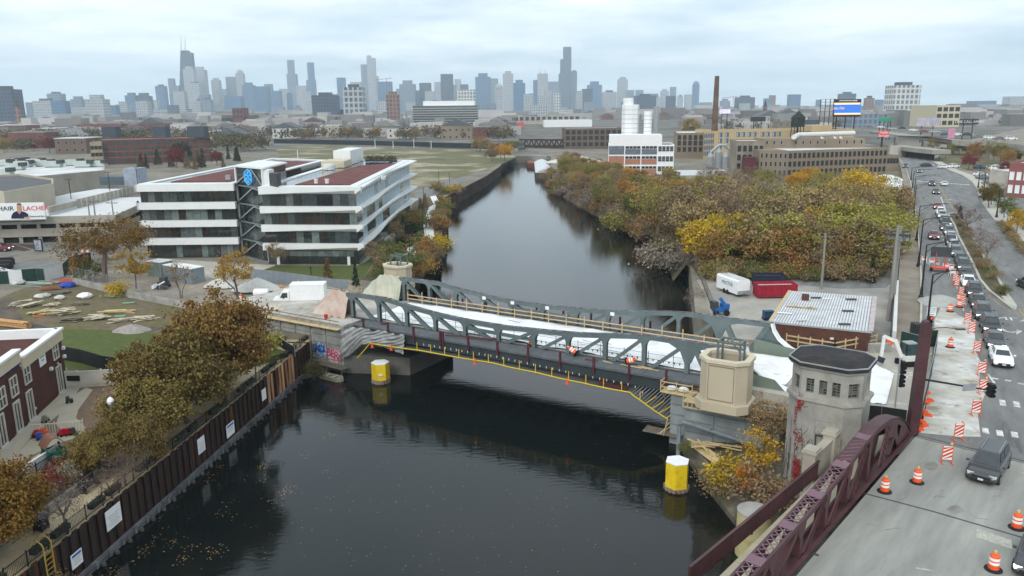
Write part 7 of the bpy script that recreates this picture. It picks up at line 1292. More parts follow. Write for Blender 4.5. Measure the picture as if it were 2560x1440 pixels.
for k in range(9):p=t0(.42+.055*k,.9+rr.uniform(-.03,.03));q=gl(MB().box(p+V(0,0,.3),(1.2,.8,.6)),'roof_planter',DGREY);leaves('roof_shrub',[p+V(rr.gauss(0,.5),rr.gauss(0,.4),.7+abs(rr.gauss(0,.45)))for _ in range(120)],.14,M('roof_shrub_leaves',(.1,.09,.035),.9,.4,2,island=.5),q,kind='stuff')
wg=lambda u,v:(t0(-.05+.5*u-.3,.15+.5*v,.1),(0,0,1))
sgp=URf+sd*SL*.36+so_*.75+V(0,0,ZR-.55);text('roof_sign_lettering','Arrives',1.9,WHITE,of,frame(sgp+V(0,0,-.2),sd,(0,0,1)),ext=.06)
HA,HB=at(395,645,4),at(588,643,4);LZ=[onplane(370,y,HA,HB).z for y in(460,478,506,523,551,567,595,611)];L1,L2=flat2(onplane(357,540,HA,HB)),flat2(onplane(592,540,HA,HB));dv=at(690,395,LZ[0])-at(353,461,LZ[0]);dv.z=0;L4,L3=L1+dv*.98,L2+dv*.85;ft2=[L1,L2,L3,L4];print('left z',[round(z,1)for z in LZ])
gl(MB().prism([(p.x,p.y)for p in inset([(q.x,q.y)for q in ft2],.12)],4,LZ[0]-.1,bot=False),'core',PANETONE[0]);lfd=(L2-L1).normalized();lfo=Vector((lfd.y,-lfd.x,0))
for zt_,zb_ in zip(LZ[::2],LZ[1::2]):gl(MB().ext([L1-lfd*.5+lfo*.9+V(0,0,zb_),L2+lfd*.2+lfo*.9+V(0,0,zb_),L2+lfd*.2+lfo*.9+V(0,0,zt_),L1-lfd*.5+lfo*.9+V(0,0,zt_)],-lfo*.95),'white_band',PANEL);d_=(L4-L1).normalized();gl(MB().ext([L1-lfd*.5+lfo*.9+V(0,0,zb_),L1-lfd*.5+lfo*.9+V(0,0,zt_),L4-lfd*.5+V(0,0,zt_),L4-lfd*.5+V(0,0,zb_)],lfd*.4),'white_band',PANEL)
for za,zb_ in((LZ[1],LZ[2]),(LZ[3],LZ[4]),(LZ[5],LZ[6]),(LZ[7],4.1)):panes(L1 if zb_>4.2 else L1+lfd*2,L2,zb_,za,13)
P2=roof(ft2,LZ[0],'l');t1=lambda u,v,z=0:L1.lerp(L2,u).lerp(L4.lerp(L3,u),v)+V(0,0,LZ[0]+z);gl(MB().ext([t1(.22,.06,-.12),t1(.95,.06,-.12),t1(.95,.9,-.12),t1(.2,.9,-.12)],(0,0,.12)),'planted_roof',SEDUM)
gl(MB().box(t1(.9,.12,.6),(1.2,.8,1.1)),'roof_unit',GALV);gl(MB().box(t1(.8,.1,.5),(1.0,.8,.9)),'roof_unit',GALV)
AZ=onplane(630,418,HA,HB).z;a0,a1=L2+lfd*.1,flat2(onplane(660,560,GA,GB_))-fo*.2+sd*1.5;a0=a0-lfo*1.5;ad=(a1-a0).normalized();ao=Vector((ad.y,-ad.x,0));AP=[a0,a1,a1+sd*14,a0+sd*14]
gl(MB().prism([(p.x,p.y)for p in AP],4,AZ,bot=False),'atrium_core',PANETONE[0]);gl(MB().prism(inset([(p.x,p.y)for p in AP],-.35),AZ,AZ+.3),'atrium_roof',PANEL)
for k in range(5):zc0,zc1=4+(AZ-4)*k/5,4+(AZ-4)*(k+1)/5;panes(a0,a1,zc0+.15,zc1-.1,5,[PANETONE[1],PANETONE[4],PANETONE[0]],out=.03);gl(MB().beam(a0+ao*.2+V(0,0,zc0),a1+ao*.2+V(0,0,zc0),.2,.25),'atrium_beam',M('grey_green_steel',(.16,.2,.2),.5));gl(MB().beam(a0+ao*.25+V(0,0,zc0+.2),a0.lerp(a1,.62)+ao*.25+V(0,0,zc1-.2),.14,.22),'brace',GALV);gl(MB().beam(a1+ao*.25+V(0,0,zc0+.2)if k>3 else a1+ao*.25+V(0,0,zc1-.7),a0.lerp(a1,.62)+ao*.25+V(0,0,zc1-.2),.14,.22),'brace',GALV)
for p in(a0,a1):gl(MB().beam(p+ao*.15+V(0,0,4),p+ao*.15+V(0,0,AZ),.3,.3,up=(ad.x,ad.y,0)),'atrium_post',PANEL)
gl(MB().ext([a1+V(0,0,ZR),a1+ad*2.0+V(0,0,ZR),a1+ad*2.0+V(0,0,AZ-.1),a1+V(0,0,AZ-.1)],sd*3),'stair_head',PANEL);gl(MB().ext([a1+ad*2.3+V(0,0,ZR),a1+ad*4.5+V(0,0,ZR),a1+ad*4.5+V(0,0,AZ-.6),a1+ad*2.3+V(0,0,AZ-.6)],sd*2.5),'louvred_unit',DGREY)
lgc=a0.lerp(a1,.52)+ao*.45;lz=onplane(632,443,a0,a1).z;hr=20/FP*(lgc.y)*.98;LB=M('logo_blue',(.06,.38,.75),.4,.05,1,emit=.35);lg=MB();hx=lambda r,k:lgc+ad*r*math.sin(k*PI/3)+V(0,0,lz+r*math.cos(k*PI/3))
for k in range(6):lg.beam(hx(hr,k),hx(hr,k+1),.12,.2,up=ao)
for k in range(6):
 lg.beam(hx(hr*.1,k),hx(hr*.72,k),.1,.13,up=ao)
 if k%2==0 or True:tip=hx(hr*.74,k);lg.beam(tip,tip+(hx(hr*.5,k+.55)-tip)*.75,.1,.12,up=ao);lg.beam(tip,tip+(hx(hr*.5,k-.55)-tip)*.75,.1,.12,up=ao)
lg.build('hexagon_logo',LB,of)
sheet('office_lawn',((585,700),(690,664),(888,665),(945,640),(905,700),(700,692)),4.0,LAWN1,.03);sheet('office_forecourt',((360,660),(395,646),(690,664),(600,700),(450,690)),4.0,LCONC,.027);sheet('red_planting',((610,690),(640,675),(680,678),(660,695)),4.02,M('red_planting',(.2,.06,.03),.95,.4,1.5,bump=.6),.03)
pb_=ats(((893,664),(915,655),(1012,560),(1006,545),(885,650)),4.0);struct('office_terrace',MB().prism([(p.x,p.y)for p in pb_],3,4.06,bot=False),LCONC)
sheet('office_terrace',((985,560),(1018,545),(1000,585),(975,592)),4.0,LCONC,.08);sheet('river_garden',((905,700),(1012,560),(1045,480),(1110,470),(1105,560),(1100,620),(1055,690),(1000,712)),4.0,M('garden_ground',(.075,.07,.035),.95,.4,1.2,c2=(.12,.08,.05),c2sc=.25,bump=.6),.02)
sheet('riverwalk',((996,668),(1028,664),(1050,622),(1072,610),(1086,590),(1080,548),(1089,519),(1101,509),(1089,489),(1075,492),(1085,512),(1073,518),(1064,541),(1055,547),(1062,588),(1039,611),(1021,619),(1010,635)),4.0,M('pale_walkway',(.66,.65,.62),.9,.08,.6),.07)
sheet('car_park',((1035,480),(1110,452),(1180,440),(1090,487),(1075,492),(1040,500)),4.0,ASPH,.03)
gcol=('brown','rust','olive','green','dark','tan');RNG=random.Random(21)
for i in range(78):
 u=RNG.random();py=705-230*u;xl,xr=np.interp(py,(475,560,640,705),(1090,1020,940,905)),np.interp(py,(475,510,560,610,650,690,705),(1150,1122,1112,1110,1095,1068,1060));px=RNG.uniform(xl,xr)
 onp=inpoly(px,py,((990,672),(1036,668),(1056,626),(1092,592),(1086,545),(1106,509),(1090,485),(1070,492),(1060,541),(1050,547),(1056,588),(1000,640)))
 if onp:continue
 near_river=px>xr-28;k='shrub' if near_river or RNG.random()<.55 else RNG.choice(('small','cone','small'));c_=RNG.choice(('olive','tan','yellow','rust','brown')if near_river else gcol);kk=0 if k=='cone' else RNG.randrange(3);s_=RNG.uniform(.9,1.7)if k=='shrub' else RNG.uniform(.7,1.1)if k=='small' else RNG.uniform(.5,.75)
 w=dict(brown='brown',rust='rust coloured',olive='olive',green='green',dark='dark green',tan='tan',yellow='yellow')[c_];tree(k,kk,at(px,py,4),s_,c_,f'{w} {dict(shrub="shrub", small="young tree", cone="conical tree")[k]} {"on the river edge below the pale walkway" if near_river else "in the garden between glass office and river"}','planting beside the riverwalk','shrub' if k=='shrub' else 'tree',k if k=='shrub' else 'tree')
def person(p,hd,h,top_,legs,label):
 b=MB();s=h/1.75;b.mi=1;[b.tube([V(y*.1,.05*q,0),V(y*.1,.0,.45),V(y*.09,0,.88)],[.06,.075,.1],7)for y,q in((-1,3),(1,-3))];b.mi=0;b.tube([V(0,0,.82),V(0,0,1.05),V(0,0,1.35),V(0,0,1.48)],[.17,.16,.2,.09],9);[b.tube([V(y*.2,0,1.4),V(y*.26,.03*y,1.12),V(y*.24,.1,.86)],[.06,.05,.035],6)for y in(-1,1)];b.mi=2;b.tube([V(0,0,1.46),V(0,.01,1.55),V(0,0,1.66),V(0,0,1.75)],[.055,.095,.1,.05],9)
 o=b.build('person',[top_,legs,M('skin',(.4,.25,.18),.7)]);o.location=p;o.rotation_euler=(0,0,hd);o.scale=(s,)*3;return tag(o,label,'person')
person(at(1074,566,4.07),.2,1.75,M('dark_coat',(.05,.03,.04),.9),M('dark_trousers',(.02,.02,.03),.9),'person in a dark coat walking on the pale riverwalk');person(at(1066,568,4.07),.3,1.7,M('pale_top',(.5,.5,.5),.9),MC['dark_trousers'],'person in a pale top walking beside the dark coated one');person(at(1016,632,4.07),1,1.7,M('red_jacket',(.4,.02,.03),.9),MC['dark_trousers'],'person in a red jacket beside the riverwalk')
for x,y,t_ in((1025,655,560),(1058,575,510),(1060,530,470),(1098,470,428),(1124,468,432),(778,690,668)):b0=at(x,y,4);z=onplane(x,t_,b0,b0+V(1,0,0)).z;tag(MB().tube([b0,V(b0.x,b0.y,z)],.07,6).box((b0.x,b0.y,z),(.5,.5,.1)).build('thin_lamp_post',BLACK),'thin black lamp post in the riverwalk garden','street lamp','thin black lamp posts in the garden')
t=thing('brown_river_wall','long brown sheet pile wall along the far left river bank','river wall',lwall[0]);pl_=[lb[0]-V(.1,0,0)]+lb[1:]+lwall
for a,b in zip(pl_,pl_[1:]):
 n=max(1,int((b-a).length/2.2));d=(b-a)/n
 for i in range(n):MB().beam(a+d*i+V(.15,-.15,1.9),a+d*(i+.97)+V(.15,-.15,1.9),.25+.2*(i%2),4.6).build('sheet_pile',M('brown_sheet_pile',(.075,.045,.035),.9,.4,.4,c2=(.03,.02,.018),c2sc=.3),t)
GC=M('garage_concrete',(.36,.34,.29),.9,.15,.4,c2=(.28,.26,.22),c2sc=.15,bump=.1);ga,gb2=at(-110,613,4),at(297,601,4);z_=lambda x,y:onplane(x,y,ga,gb2).z;t=thing('parking_garage','long beige concrete parking garage with dark open levels and pale decks','parking garage',gb2)
gz=[z_(285,y)for y in(537,555,566,586)];gdv=at(362,565,4)-gb2;gdv.z=0;gn=gdv.normalized();gf=(gb2-ga).normalized();gk=ga+gn*45;gm=gb2+gn*45
MB().prism([(p.x,p.y)for p in(ga+gn*.6,gb2+gn*.6-gf*.6,gm-gf*.6,gk)],4,gz[3]-.2).build('level_shade',M('opening_shade',(.015,.015,.016),.9),t);MB().prism([(p.x,p.y)for p in(ga+gn*.8,gb2+gn*.8-gf*.8,gm-gf*.8,gk)],gz[3],gz[1]).build('level_shade',MC['opening_shade'],t)  # near-black blocks fill the open levels, painting in their shade
for z0,z1 in((gz[3],gz[2]),(gz[1],gz[0])):
 MB().beam(ga+V(0,0,(z0+z1)/2-4),gb2+V(0,0,(z0+z1)/2-4),.3,z1-z0).build('parapet_band',GC,t);MB().beam(gb2+gn*.17+V(0,0,(z0+z1)/2-4),gm+V(0,0,(z0+z1)/2-4),.3,z1-z0).build('parapet_band',GC,t)
for k in range(9):p=gb2.lerp(ga,k/8*.95+.01)+gn*.25;MB().beam(V(p.x,p.y,4),V(p.x,p.y,gz[0]-.2),.7,.4,up=gn).build('column',GC,t)
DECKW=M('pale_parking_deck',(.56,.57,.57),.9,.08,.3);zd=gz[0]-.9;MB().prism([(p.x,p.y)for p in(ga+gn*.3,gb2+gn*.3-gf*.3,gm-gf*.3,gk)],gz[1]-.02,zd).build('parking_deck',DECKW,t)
zu=gz[0]+.9;up=[at(x,y,zu)for x,y in((120,519),(190,502),(352,464),(245,464),(170,476),(20,508),(-60,522))];MB().prism([(p.x,p.y)for p in up],zd+.01,zu-.9,bot=False).build('upper_deck',DECKW,t);MB().beam(up[0]+V(0,0,-.6),up[1]+V(0,0,-.6),.3,1.3).build('parapet_band',GC,t)
for k in range(15):p=up[1].lerp(up[2],(k+.5)/15);d=(up[2]-up[1]).normalized();MB().beam(p-d*.95+V(0,0,-.95),p+d*.95+V(0,0,-.95),.25,2.5).build('fin_panel',GC,t)
for x,y,yt in((178,497,448),(275,478,431),(345,465,419)):b0=at(x,y,zu-.9);z1=onplane(x-4,yt,b0,b0+V(1,0,0)).z;tag(MB().tube([b0,V(b0.x,b0.y,z1)],.09,6).box((b0.x,b0.y,z1),(1.6,.2,.1)).build('deck_lamp_post',BLACK),f'thin black light pole on the {"left" if x < 200 else "middle" if x < 300 else "right"} of the upper parking deck','light pole','light poles on the parking deck')
bA,bB=onplane(-95,600,ga,gb2)-gn*1.6,onplane(131,603,ga,gb2)-gn*1.6;bA.z=bB.z=4;zb0,zb1=onplane(60,549,bA,bB).z,onplane(60,507,bA,bB).z;t=thing('hair_billboard','white billboard with red and navy lettering and a man in a dark shirt','billboard',bB);MB().beam(bA+V(0,0,(zb0+zb1)/2-4),bB+V(0,0,(zb0+zb1)/2-4),.4,zb1-zb0).build('panel',WHITE,t);MB().beam(bA+V(0,-.6,zb0-4.3),bB+V(0,-.6,zb0-4.3),.9,.1).build('catwalk',BLACK,t)
bdir=(bB-bA).normalized();bno=Vector((bdir.y,-bdir.x,0));bp2=lambda x,y:onplane(x,y,bA+bno*.26,bB+bno*.26);hz=zb1-zb0
REDL=M('red_lettering',(.6,.02,.035),.5);NAVL=M('navy_ink',(.012,.014,.05),.5)
def btext(s,x0,x1,y,sz,mt):
 p=bp2((x0+x1)/2,y);o=text('billboard_lettering',s,1.0,mt,t,frame(p,bdir,(0,0,1)),ext=.01);xs=[v.co.x for v in o.data.vertices];ys=[v.co.y for v in o.data.vertices];w=(bp2(x1,y)-bp2(x0,y)).length;sx__=w/(max(xs)-min(xs));sy_=sz*hz/(max(ys)-min(ys));[setattr(v,'co',Vector((v.co.x*sx__,v.co.y*sy_,v.co.z)))for v in o.data.vertices]
btext('HAIR',-6,34,522,.26,NAVL);btext('LACHER',57,121,521,.26,REDL);btext('RestoreHair.com',75,126,540.5,.1,NAVL);btext('OUTFRONT',52,77,553.5,.09,WHITE)
def bshape(pts,mt,nm,o=.02):MB().ext([bp2(x,y)+bno*o for x,y in pts],-bno*.01).build(nm,mt,t)
bshape([(28,546.5),(29,538),(34,531),(41,528),(53,528),(62,530),(70,535),(73,546.5)],NAVL,'printed_shirt',.02);bshape([(43,528.5),(43,522),(54,522),(54,528.5),(49,536)],M('print_skin',(.5,.28,.18),.7),'printed_neck',.03);bshape([(47.5+5.7*math.cos(a),518+10*math.sin(a))for a in np.linspace(0,2*PI,18)[:-1]],MC['print_skin'],'printed_face',.035);bshape([(41.5,513),(43,509),(47,507.5),(52,509),(53.5,513.5),(48,511.5)],M('print_hair',(.04,.025,.02),.8),'printed_hair',.04);bshape([(60,543),(73,541),(74,546.5),(60,546.5)],MC['print_skin'],'printed_forearm',.04)
def rb_(name,label,cat,px,zr,wm,rm,par=.6,**k):return blockb(name,label,cat,[tuple(at(x,y,zr)[:2])for x,y in px],3.9,zr,wm,rm,par,**k)
TANW=M('tan_render_wall',(.42,.38,.3),.9,.1,.2,c2=(.36,.32,.25),c2sc=.08)
rb_('store_building','tan walled store with dark flat roof behind the parking garage','store',((10,486),(133,465),(133,452),(50,440),(-60,446),(-90,470)),14,TANW,M('dark_roof',(.1,.105,.11),.9,.2,.3));rb_('mall_building','wide mall with pale roof covered in rooftop air units','mall',((-80,446),(90,446),(262,430),(262,414),(150,405),(-80,400)),12.5,GC,ROOFW)
mh=thing('mall_stair_tower','grey stair tower with pale roof on the upper parking deck','stair tower',at(340,462,9));MB().prism(rect(at(250,463,zu-.9),at(330,463,zu-.9),4),zu-.9,zu+1.6).build('wall',M('slate_wall',(.09,.12,.14),.7),mh);MB().prism(rect(at(312,464,zu-.9),at(347,464,zu-.9),5),zu-.9,zu+4.2).build('tower',M('lilac_grey_wall',(.3,.34,.42),.7),mh)
for i,(x,y)in enumerate(((10,415),(32,412),(50,410),(60,418),(90,412),(112,416),(135,418),(185,414),(210,418),(245,417),(8,440),(40,425))):
 p=at(x,y,12.6);t=thing('rooftop_air_unit','pale boxy air unit on the mall roof','air unit',p,group='air units on the mall roof');MB().box(p+V(0,0,1.2),(5.5,2.6,1.8),RN.uniform(-.1,.1)).build('casing',M('pale_green_metal',(.42,.47,.43),.6,.15,.5),t);MB().box(p+V(2.6,-.2,1.9),(1.8,2.4,1.2),.05).build('intake_hood',DGREY,t);MB().box(p+V(0,0,.2),(5,2.2,.3)).build('kerb',GALV,t)
for x,yb,yt,l in((232,600,500,'left wooden utility pole before the parking garage'),(246,600,498,'middle wooden utility pole before the parking garage'),(290,590,502,'right wooden utility pole with transformers before the parking garage')):upole(at(x,yb,4),x-4,yt,l,1,.17)
sheet('street',((-80,650),(40,632),(110,628),(200,645),(260,640),(400,590),(300,600),(-90,614),(-300,640),(-300,720),(0,700),(100,690),(180,676),(150,655)),4.0,ASPH,.035)
sheet('kerb_bed',((0,612),(30,610),(75,624),(60,628),(0,618)),4.05,M('bark_mulch',(.07,.045,.035),.95,.4,1.5),.05);sheet('kerb_bed',((40,611),(100,612),(105,618),(80,622)),4.05,MC['bark_mulch'],.05)
k0=at(98,630,4.05);t=thing('ad_kiosk','black advertising kiosk with a poster at the street corner','kiosk',k0);MB().box(k0+V(0,0,1.4),(1.5,.35,2.4),.2).build('case',BLACK,t);MB().box(k0+V(.05,-.2,1.4),(1.2,.04,2.0),.2).build('poster',M('grey_poster',(.2,.24,.3),.6,.6,3,c2=(.5,.5,.52),c2sc=1.4),t)
putcar('sedan','white',at(354,598,4.05),(1,-.35,0),'white sedan on the street between garage and glass office');putcar('suv','maroon',at(0,628,4.05),(1,.1,0),'dark red car cut by the left edge');putcar('sedan','white',at(-1,690,4.05),(1,.3,0),'white car cut by the left edge beside the site fence')
for i in range(3):p=at(8+i*4,680-i*9,4.05);bench_t=tag(MB().box(p+V(0,0,.55),(2.6,1.0,1.1),.1).box(p+V(0,.2,1.2),(2.2,.5,.3),.1).build('black_crate',BLACK),('nearest','middle','farthest')[i]+' of the three black crates stacked at the left edge of the street','crate','black crates at the left edge')
#MIDDLE DISTANCE
FIELD=M('vacant_field',(.13,.125,.055),.95,.3,.06,c2=(.36,.31,.23),c2sc=.035,c2amt=.57,c2soft=.06,lines=((.09,.075,.045),.05,.62));sheet('vacant_field',((700,400),(690,372),(760,362),(1255,378),(1290,392),(1250,412),(1160,440),(1030,470),(860,470)),4.0,FIELD,.04)
fpts=[at(x,y,4)for x,y in((685,358),(800,360),(960,364),(1120,369),(1265,374))];t=thing('long_dark_fence','long dark fabric fence across the far side of the vacant field','fence',fpts[0]);[MB().beam(a+V(0,0,1.7),b+V(0,0,1.7),.3,3.4).build('fabric_panel',M('navy_black_fabric',(.02,.024,.034),.9),t)for a,b in zip(fpts,fpts[1:])]
for x,y,yt in((745,400,375),(983,372,353),(1035,370,347),(938,370,349),(1078,372,352)):b0=at(x,y,4);tag(MB().tube([b0,b0+V(0,0,onplane(x,yt,b0,b0+V(1,0,0)).z-4)],.2,5).build('light_pole',WHITE),'thin white light pole in the vacant field','light pole','white light poles in the vacant field')
WIND=M('far_window',(.03,.035,.04),.25,.3,1);BLUEW=M('blue_boarded_window',(.03,.13,.3),.6,.15,1);FRM=M('pale_frame',(.4,.4,.38),.7)
def fblock(name,label,cat,a,b,yt,depth,wm,rm,rows=(),n=0,w=2.,h=2.,wmat=None,base=4.,par=.6,nx=1,nz=1,dn=None,fr=.12,**k):
 A,B=at(*a,base),at(*b,base)
 if A.y>450:B=atY(b[0],b[1],A.y);B.z=base
 zt=onplane((a[0]+b[0])/2,yt,A,B).z;P=rect(A,B,depth);t=blockb(name,label,cat,[(p.x,p.y)for p in P],base-.1,zt-par,wm,rm,par,**k)
 if n:windows(t,A,B,[base+(zt-base)*r for r in rows],n,w,h,wmat or WIND,wmat or WIND,nx,nz,fr=fr)
 return t,A,B,zt,P
BRK=M('red_brick_far',(.17,.055,.045),.9,.25,.15);TANB=M('tan_brick',(.27,.215,.15),.9,.2,.12,c2=(.2,.155,.11),c2sc=.06);YELB=M('yellow_brick',(.46,.35,.19),.9,.12,.1);DKB=M('brown_brick_far',(.15,.105,.08),.9,.25,.1)
t,A,B,zt,P=fblock('brick_loft_building','long four storey red brick loft with green tinted windows','loft building',(262,412),(531,402),346,26,BRK,ROOFG,(.06,.3,.54,.77),17,2.3,1.9,M('loft_glass',(.05,.085,.08),.2,.4,.3),nx=1);[MB().beam(A+V(0,-.1,(zt-4)*r),B+V(0,-.1,(zt-4)*r),.3,.4).build('brick_course',M('pale_red_course',(.27,.12,.1),.9),t)for r in(.28,.52,.98)]
fblock('cream_loft_wing','short cream brick wing at the left end of the red loft','loft building',(231,414),(261,413),356,22,M('cream_brick',(.33,.27,.18),.9),ROOFG,(.1,.4,.7),3,1.6,1.8)
for x,w,l in((385,36,'dark stair box on the left of the red loft roof'),(478,48,'dark stair box on the right of the red loft roof'),(258,40,'low dark box above the cream loft wing')):p=at(x,345,zt);tag(MB().box(p+V(0,10,3),(w/5,6,6)).build('roof_box',M('slate_box',(.05,.065,.085),.7)),l,'roof box')
t,A,B,zt,P=fblock('far_glass_office','wide dark glass office block on stilts before the skyline','office building',(1034,322),(1195,322),264,40,PANETONE[1],ROOFW,par=1);n=22
for r in range(7):z0,z1=4+(zt-4)*(.26+.105*r),4+(zt-4)*(.26+.105*(r+1));MB().beam(A+V(0,-.5,z0-4),B+V(0,-.5,z0-4),.5,.8).build('floor_edge',FRM,t)
MB().beam(A+V(0,-.3,(zt-4)*.12),B+V(0,-.3,(zt-4)*.12),.4,(zt-4)*.24).build('dark_undercroft',PANETONE[0],t);[MB().beam(A.lerp(B,(i+.5)/8)+V(0,-.9,0),A.lerp(B,(i+.5)/8)+V(0,-.9,(zt-4)*.26),1.2,.8,up=(0,1,0)).build('column',WHITE,t)for i in range(8)];[MB().beam(A.lerp(B,(i+.5)/n)+V(0,-.4,(zt-4)*.26),A.lerp(B,(i+.5)/n)+V(0,-.4,zt-4.5),.25,.2,up=(0,1,0)).build('mullion',DGREY,t)for i in range(n)]
MB().prism(rect(A.lerp(B,.15)+V(0,8,0),A.lerp(B,.95)+V(0,8,0),16),zt-1,onplane(1110,254,A,B).z+1).build('roof_plant',WHITE,t)
t,A,B,zt,P=fblock('white_silo_factory','white framed three storey factory with grey and brick infill before the silos','factory',(1520,437),(1683,437),362,22,WHITE,M('red_gravel_roof',(.2,.08,.06),.9));d=B-A;hz=zt-4
for r,c in((0,'b'),(1,'b'),(2,'g')):
 for k in range(4):
  a,b=A+d*(k/4+.008),A+d*((k+1)/4-.008);z0,z1=hz*(r/3+.01),hz*((r+1)/3-.03)
  if k<3:MB().ext([a+V(0,-.06,z0),b+V(0,-.06,z0),b+V(0,-.06,z0+(z1-z0)*(.62 if k else .98)),a+V(0,-.06,z0+(z1-z0)*(.62 if k else .98))],(0,.05,0)).build('infill_panel',M('brick_infill',(.36,.17,.11),.9,.1,.3)if c=='b' else M('grey_infill',(.13,.155,.18),.8),t);windows(t,a,b,[4+z0+(z1-z0)*.66],4 if k else 2,(b-a).length/4.4,(z1-z0)*.3,FRM,WIND)
  else:windows(t,a,b,[4+z0+(z1-z0)*.35],4,(b-a).length/4.2,(z1-z0)*.6,WHITE,WIND,1,3)
MB().prism(rect(A+d*.03+V(0,5,0),A+d*.85+V(0,5,0),14),zt-.5,onplane(1590,341,A,B).z+.4).build('upper_block',WHITE,t)
def sil(x0,x1,yb,yt,Y,label,n=18,mat=WHITE,seams=9):
 p,q,z=atY(x0,yt,Y),atY(x1,yt,Y),atY((x0+x1)/2,yt,Y).z;c=(p+q)/2;r=(q-p).length/2;zb=atY((x0+x1)/2,yb,Y).z-4;t=thing('storage_silo',label,'silo',(c.x,c.y,zb));MB().lathe([(r,zb),(r,z),(r*.96,z+.25)],(c.x,c.y+r,0),n).build('shell',mat,t,smooth=False);[MB().lathe([(r+.05,zb+(z-zb)*k/seams-.08),(r+.05,zb+(z-zb)*k/seams+.08)],(c.x,c.y+r,0),n).build('seam',GALV,t)for k in range(1,seams)];return t,c,r,z
YS=A.y+16;t,c,r,z=sil(1558,1602,342,263,YS,'widest white silo of the white factory',8,M('silo_white',(.7,.71,.71),.6,.06,.3));MB().lathe([(2.2,z),(2.2,z+3)],(c.x-1,c.y+r,0),10).build('head_house',WHITE,t);MB().box((c.x-1,c.y+2,(z+atY(1580,342,YS).z)/2),(1.2,.5,9)).build('ladder_cage',GALV,t)
sil(1612,1632,342,280,YS-3,'slim white silo right of the widest one');sil(1636,1650,330,268,YS+20,'grey silo behind the slim white one',12,GALV)
t,A,B,zt,P=fblock('yellow_brick_factory','long yellow brick factory with blue boarded windows','factory',(1783,398),(2130,392),325,30,YELB,ROOFG,par=.8);Lf=(B-A).length;hz=zt-4;YF=A.y;wv_=[(1801,3),(1817,3),(1845,1),(1858,1),(1873,1),(1886,1),(1906,1),(1919,1),(1935,1),(1947,1),(2016,1),(2034,1),(2052,1),(2070,1),(2088,1),(2117,1)]
for x,k in wv_:
 for r in range(k):p=onplane(x,342,A,B);obj('window',winmesh(1.9,2.3,1,1,BLUEW,BLUEW,.2),t,loc=(p.x,p.y-.05,4+hz*(.78-.21*r)))
A2=at(1757,400,4);MB().ext([V(A2.x,A2.y,4),V(A.x-.05,A.y,4),V(A.x-.05,A.y,zt),V(A2.x,A2.y,zt)],(6,12,0)).build('side_wing',YELB,t);windows(t,A2,A-V(.05,0,0),[4+hz*k for k in(.15,.35,.56,.77)],6,.7,2.0,BLUEW,BLUEW,out=.06)
MB().prism(rect(at(2025,395,4)+V(0,.5,0),at(2075,394,4)+V(0,.5,0),14),zt-1,zt+2.2).build('raised_section',YELB,t)
cb_=atY(1786,330,YF+3);ct=atY(1793.5,190,YF+3);t=thing('brick_chimney','tall tapering dark brick chimney at the yellow factory','chimney',(cb_.x,cb_.y,4));CHB=M('chimney_brick',(.1,.06,.045),.9,.3,.3,c2=(.16,.11,.08),c2sc=.2);n=12
for i in range(n):f0,f1=i/n,(i+1)/n;r=lambda f:1.95-.8*f;z=lambda f:4+(ct.z-4)*f;MB().lathe([(r(f0),z(f0)),(r(f1),z(f1)-.12),(r(f1)*1.02,z(f1)-.1),(r(f1)*1.02,z(f1))],(cb_.x,cb_.y,0),14).build('chimney_section',CHB,t)
w0=atY(1993,335,YF-4);wz=lambda y:atY(1993,y,YF-4).z;t=thing('rooftop_water_tower','dark wooden water tower with conical roof on black legs','water tower',w0);r=15/FP*YF*1.0;DKW=M('dark_tank',(.018,.022,.02),.8,.3,.6)
for k in range(14):a=k/14*2*PI;MB().beam((w0.x+math.cos(a)*r,w0.y+math.sin(a)*r,wz(317)),(w0.x+math.cos(a)*r,w0.y+math.sin(a)*r,wz(293)),.3,r*.5,up=(math.cos(a+PI/2),math.sin(a+PI/2),0)).build('tank_stave',DKW,t)
MB().lathe([(r*.95,wz(317)),(r*.95,wz(293))],(w0.x,w0.y,0),16).build('tank',DKW,t);MB().lathe([(r*1.12,wz(293.5)),(.1,wz(277))],(w0.x,w0.y,0),16).build('conical_roof',DKW,t);[MB().beam((w0.x+i*r*.85,w0.y+j*r*.85,wz(338)-2),(w0.x+i*r*.7,w0.y+j*r*.7,wz(317)),.3,.3,up=(0,1,0)).build('leg',BLACK,t)for i in(-1,1)for j in(-1,1)];MB().lathe([(.5,wz(338)),(.5,wz(317))],(w0.x,w0.y,0),8).build('riser_pipe',BLACK,t)
t,A,B,zt,P=fblock('tan_brick_factory','broad tan brick factory with three rows of dark windows above the wood','factory',(1966,446),(2213,436),373,24,TANB,ROOFW,(.12,.42,.72),22,1.15,1.9,par=.5);A3=at(1908,448,4)+V(0,6,0);L_=A-A3;MB().ext([V(A3.x,A3.y,4),V(A.x-.02,A.y,4),V(A.x-.02,A.y,zt),V(A3.x,A3.y,zt)],(0,22,0)).build('left_wing',TANB,t);windows(t,A3,A,[4+(zt-4)*k for k in(.12,.42,.72)],6,.9,1.9,FRM,WIND)
for k in range(23):p=A.lerp(B,k/22.001);MB().beam(p+V(0,-.1,0),p+V(0,-.1,(zt-4)*.92),.3,.25,up=(0,1,0)).build('pilaster',TANB,t)
p0,p1=at(1932,372,zt)+V(0,12,0),at(2196,370,zt)+V(0,12,0);zt2=onplane(2060,347,p0,p1).z;MB().prism(rect(p0,p1,16),zt-.5,zt2).build('upper_storey',TANB,t);windows(t,p0,p1,[zt+(zt2-zt)*.35],14,.9,1.5,FRM,WIND,skip=[(0,3),(0,9)])
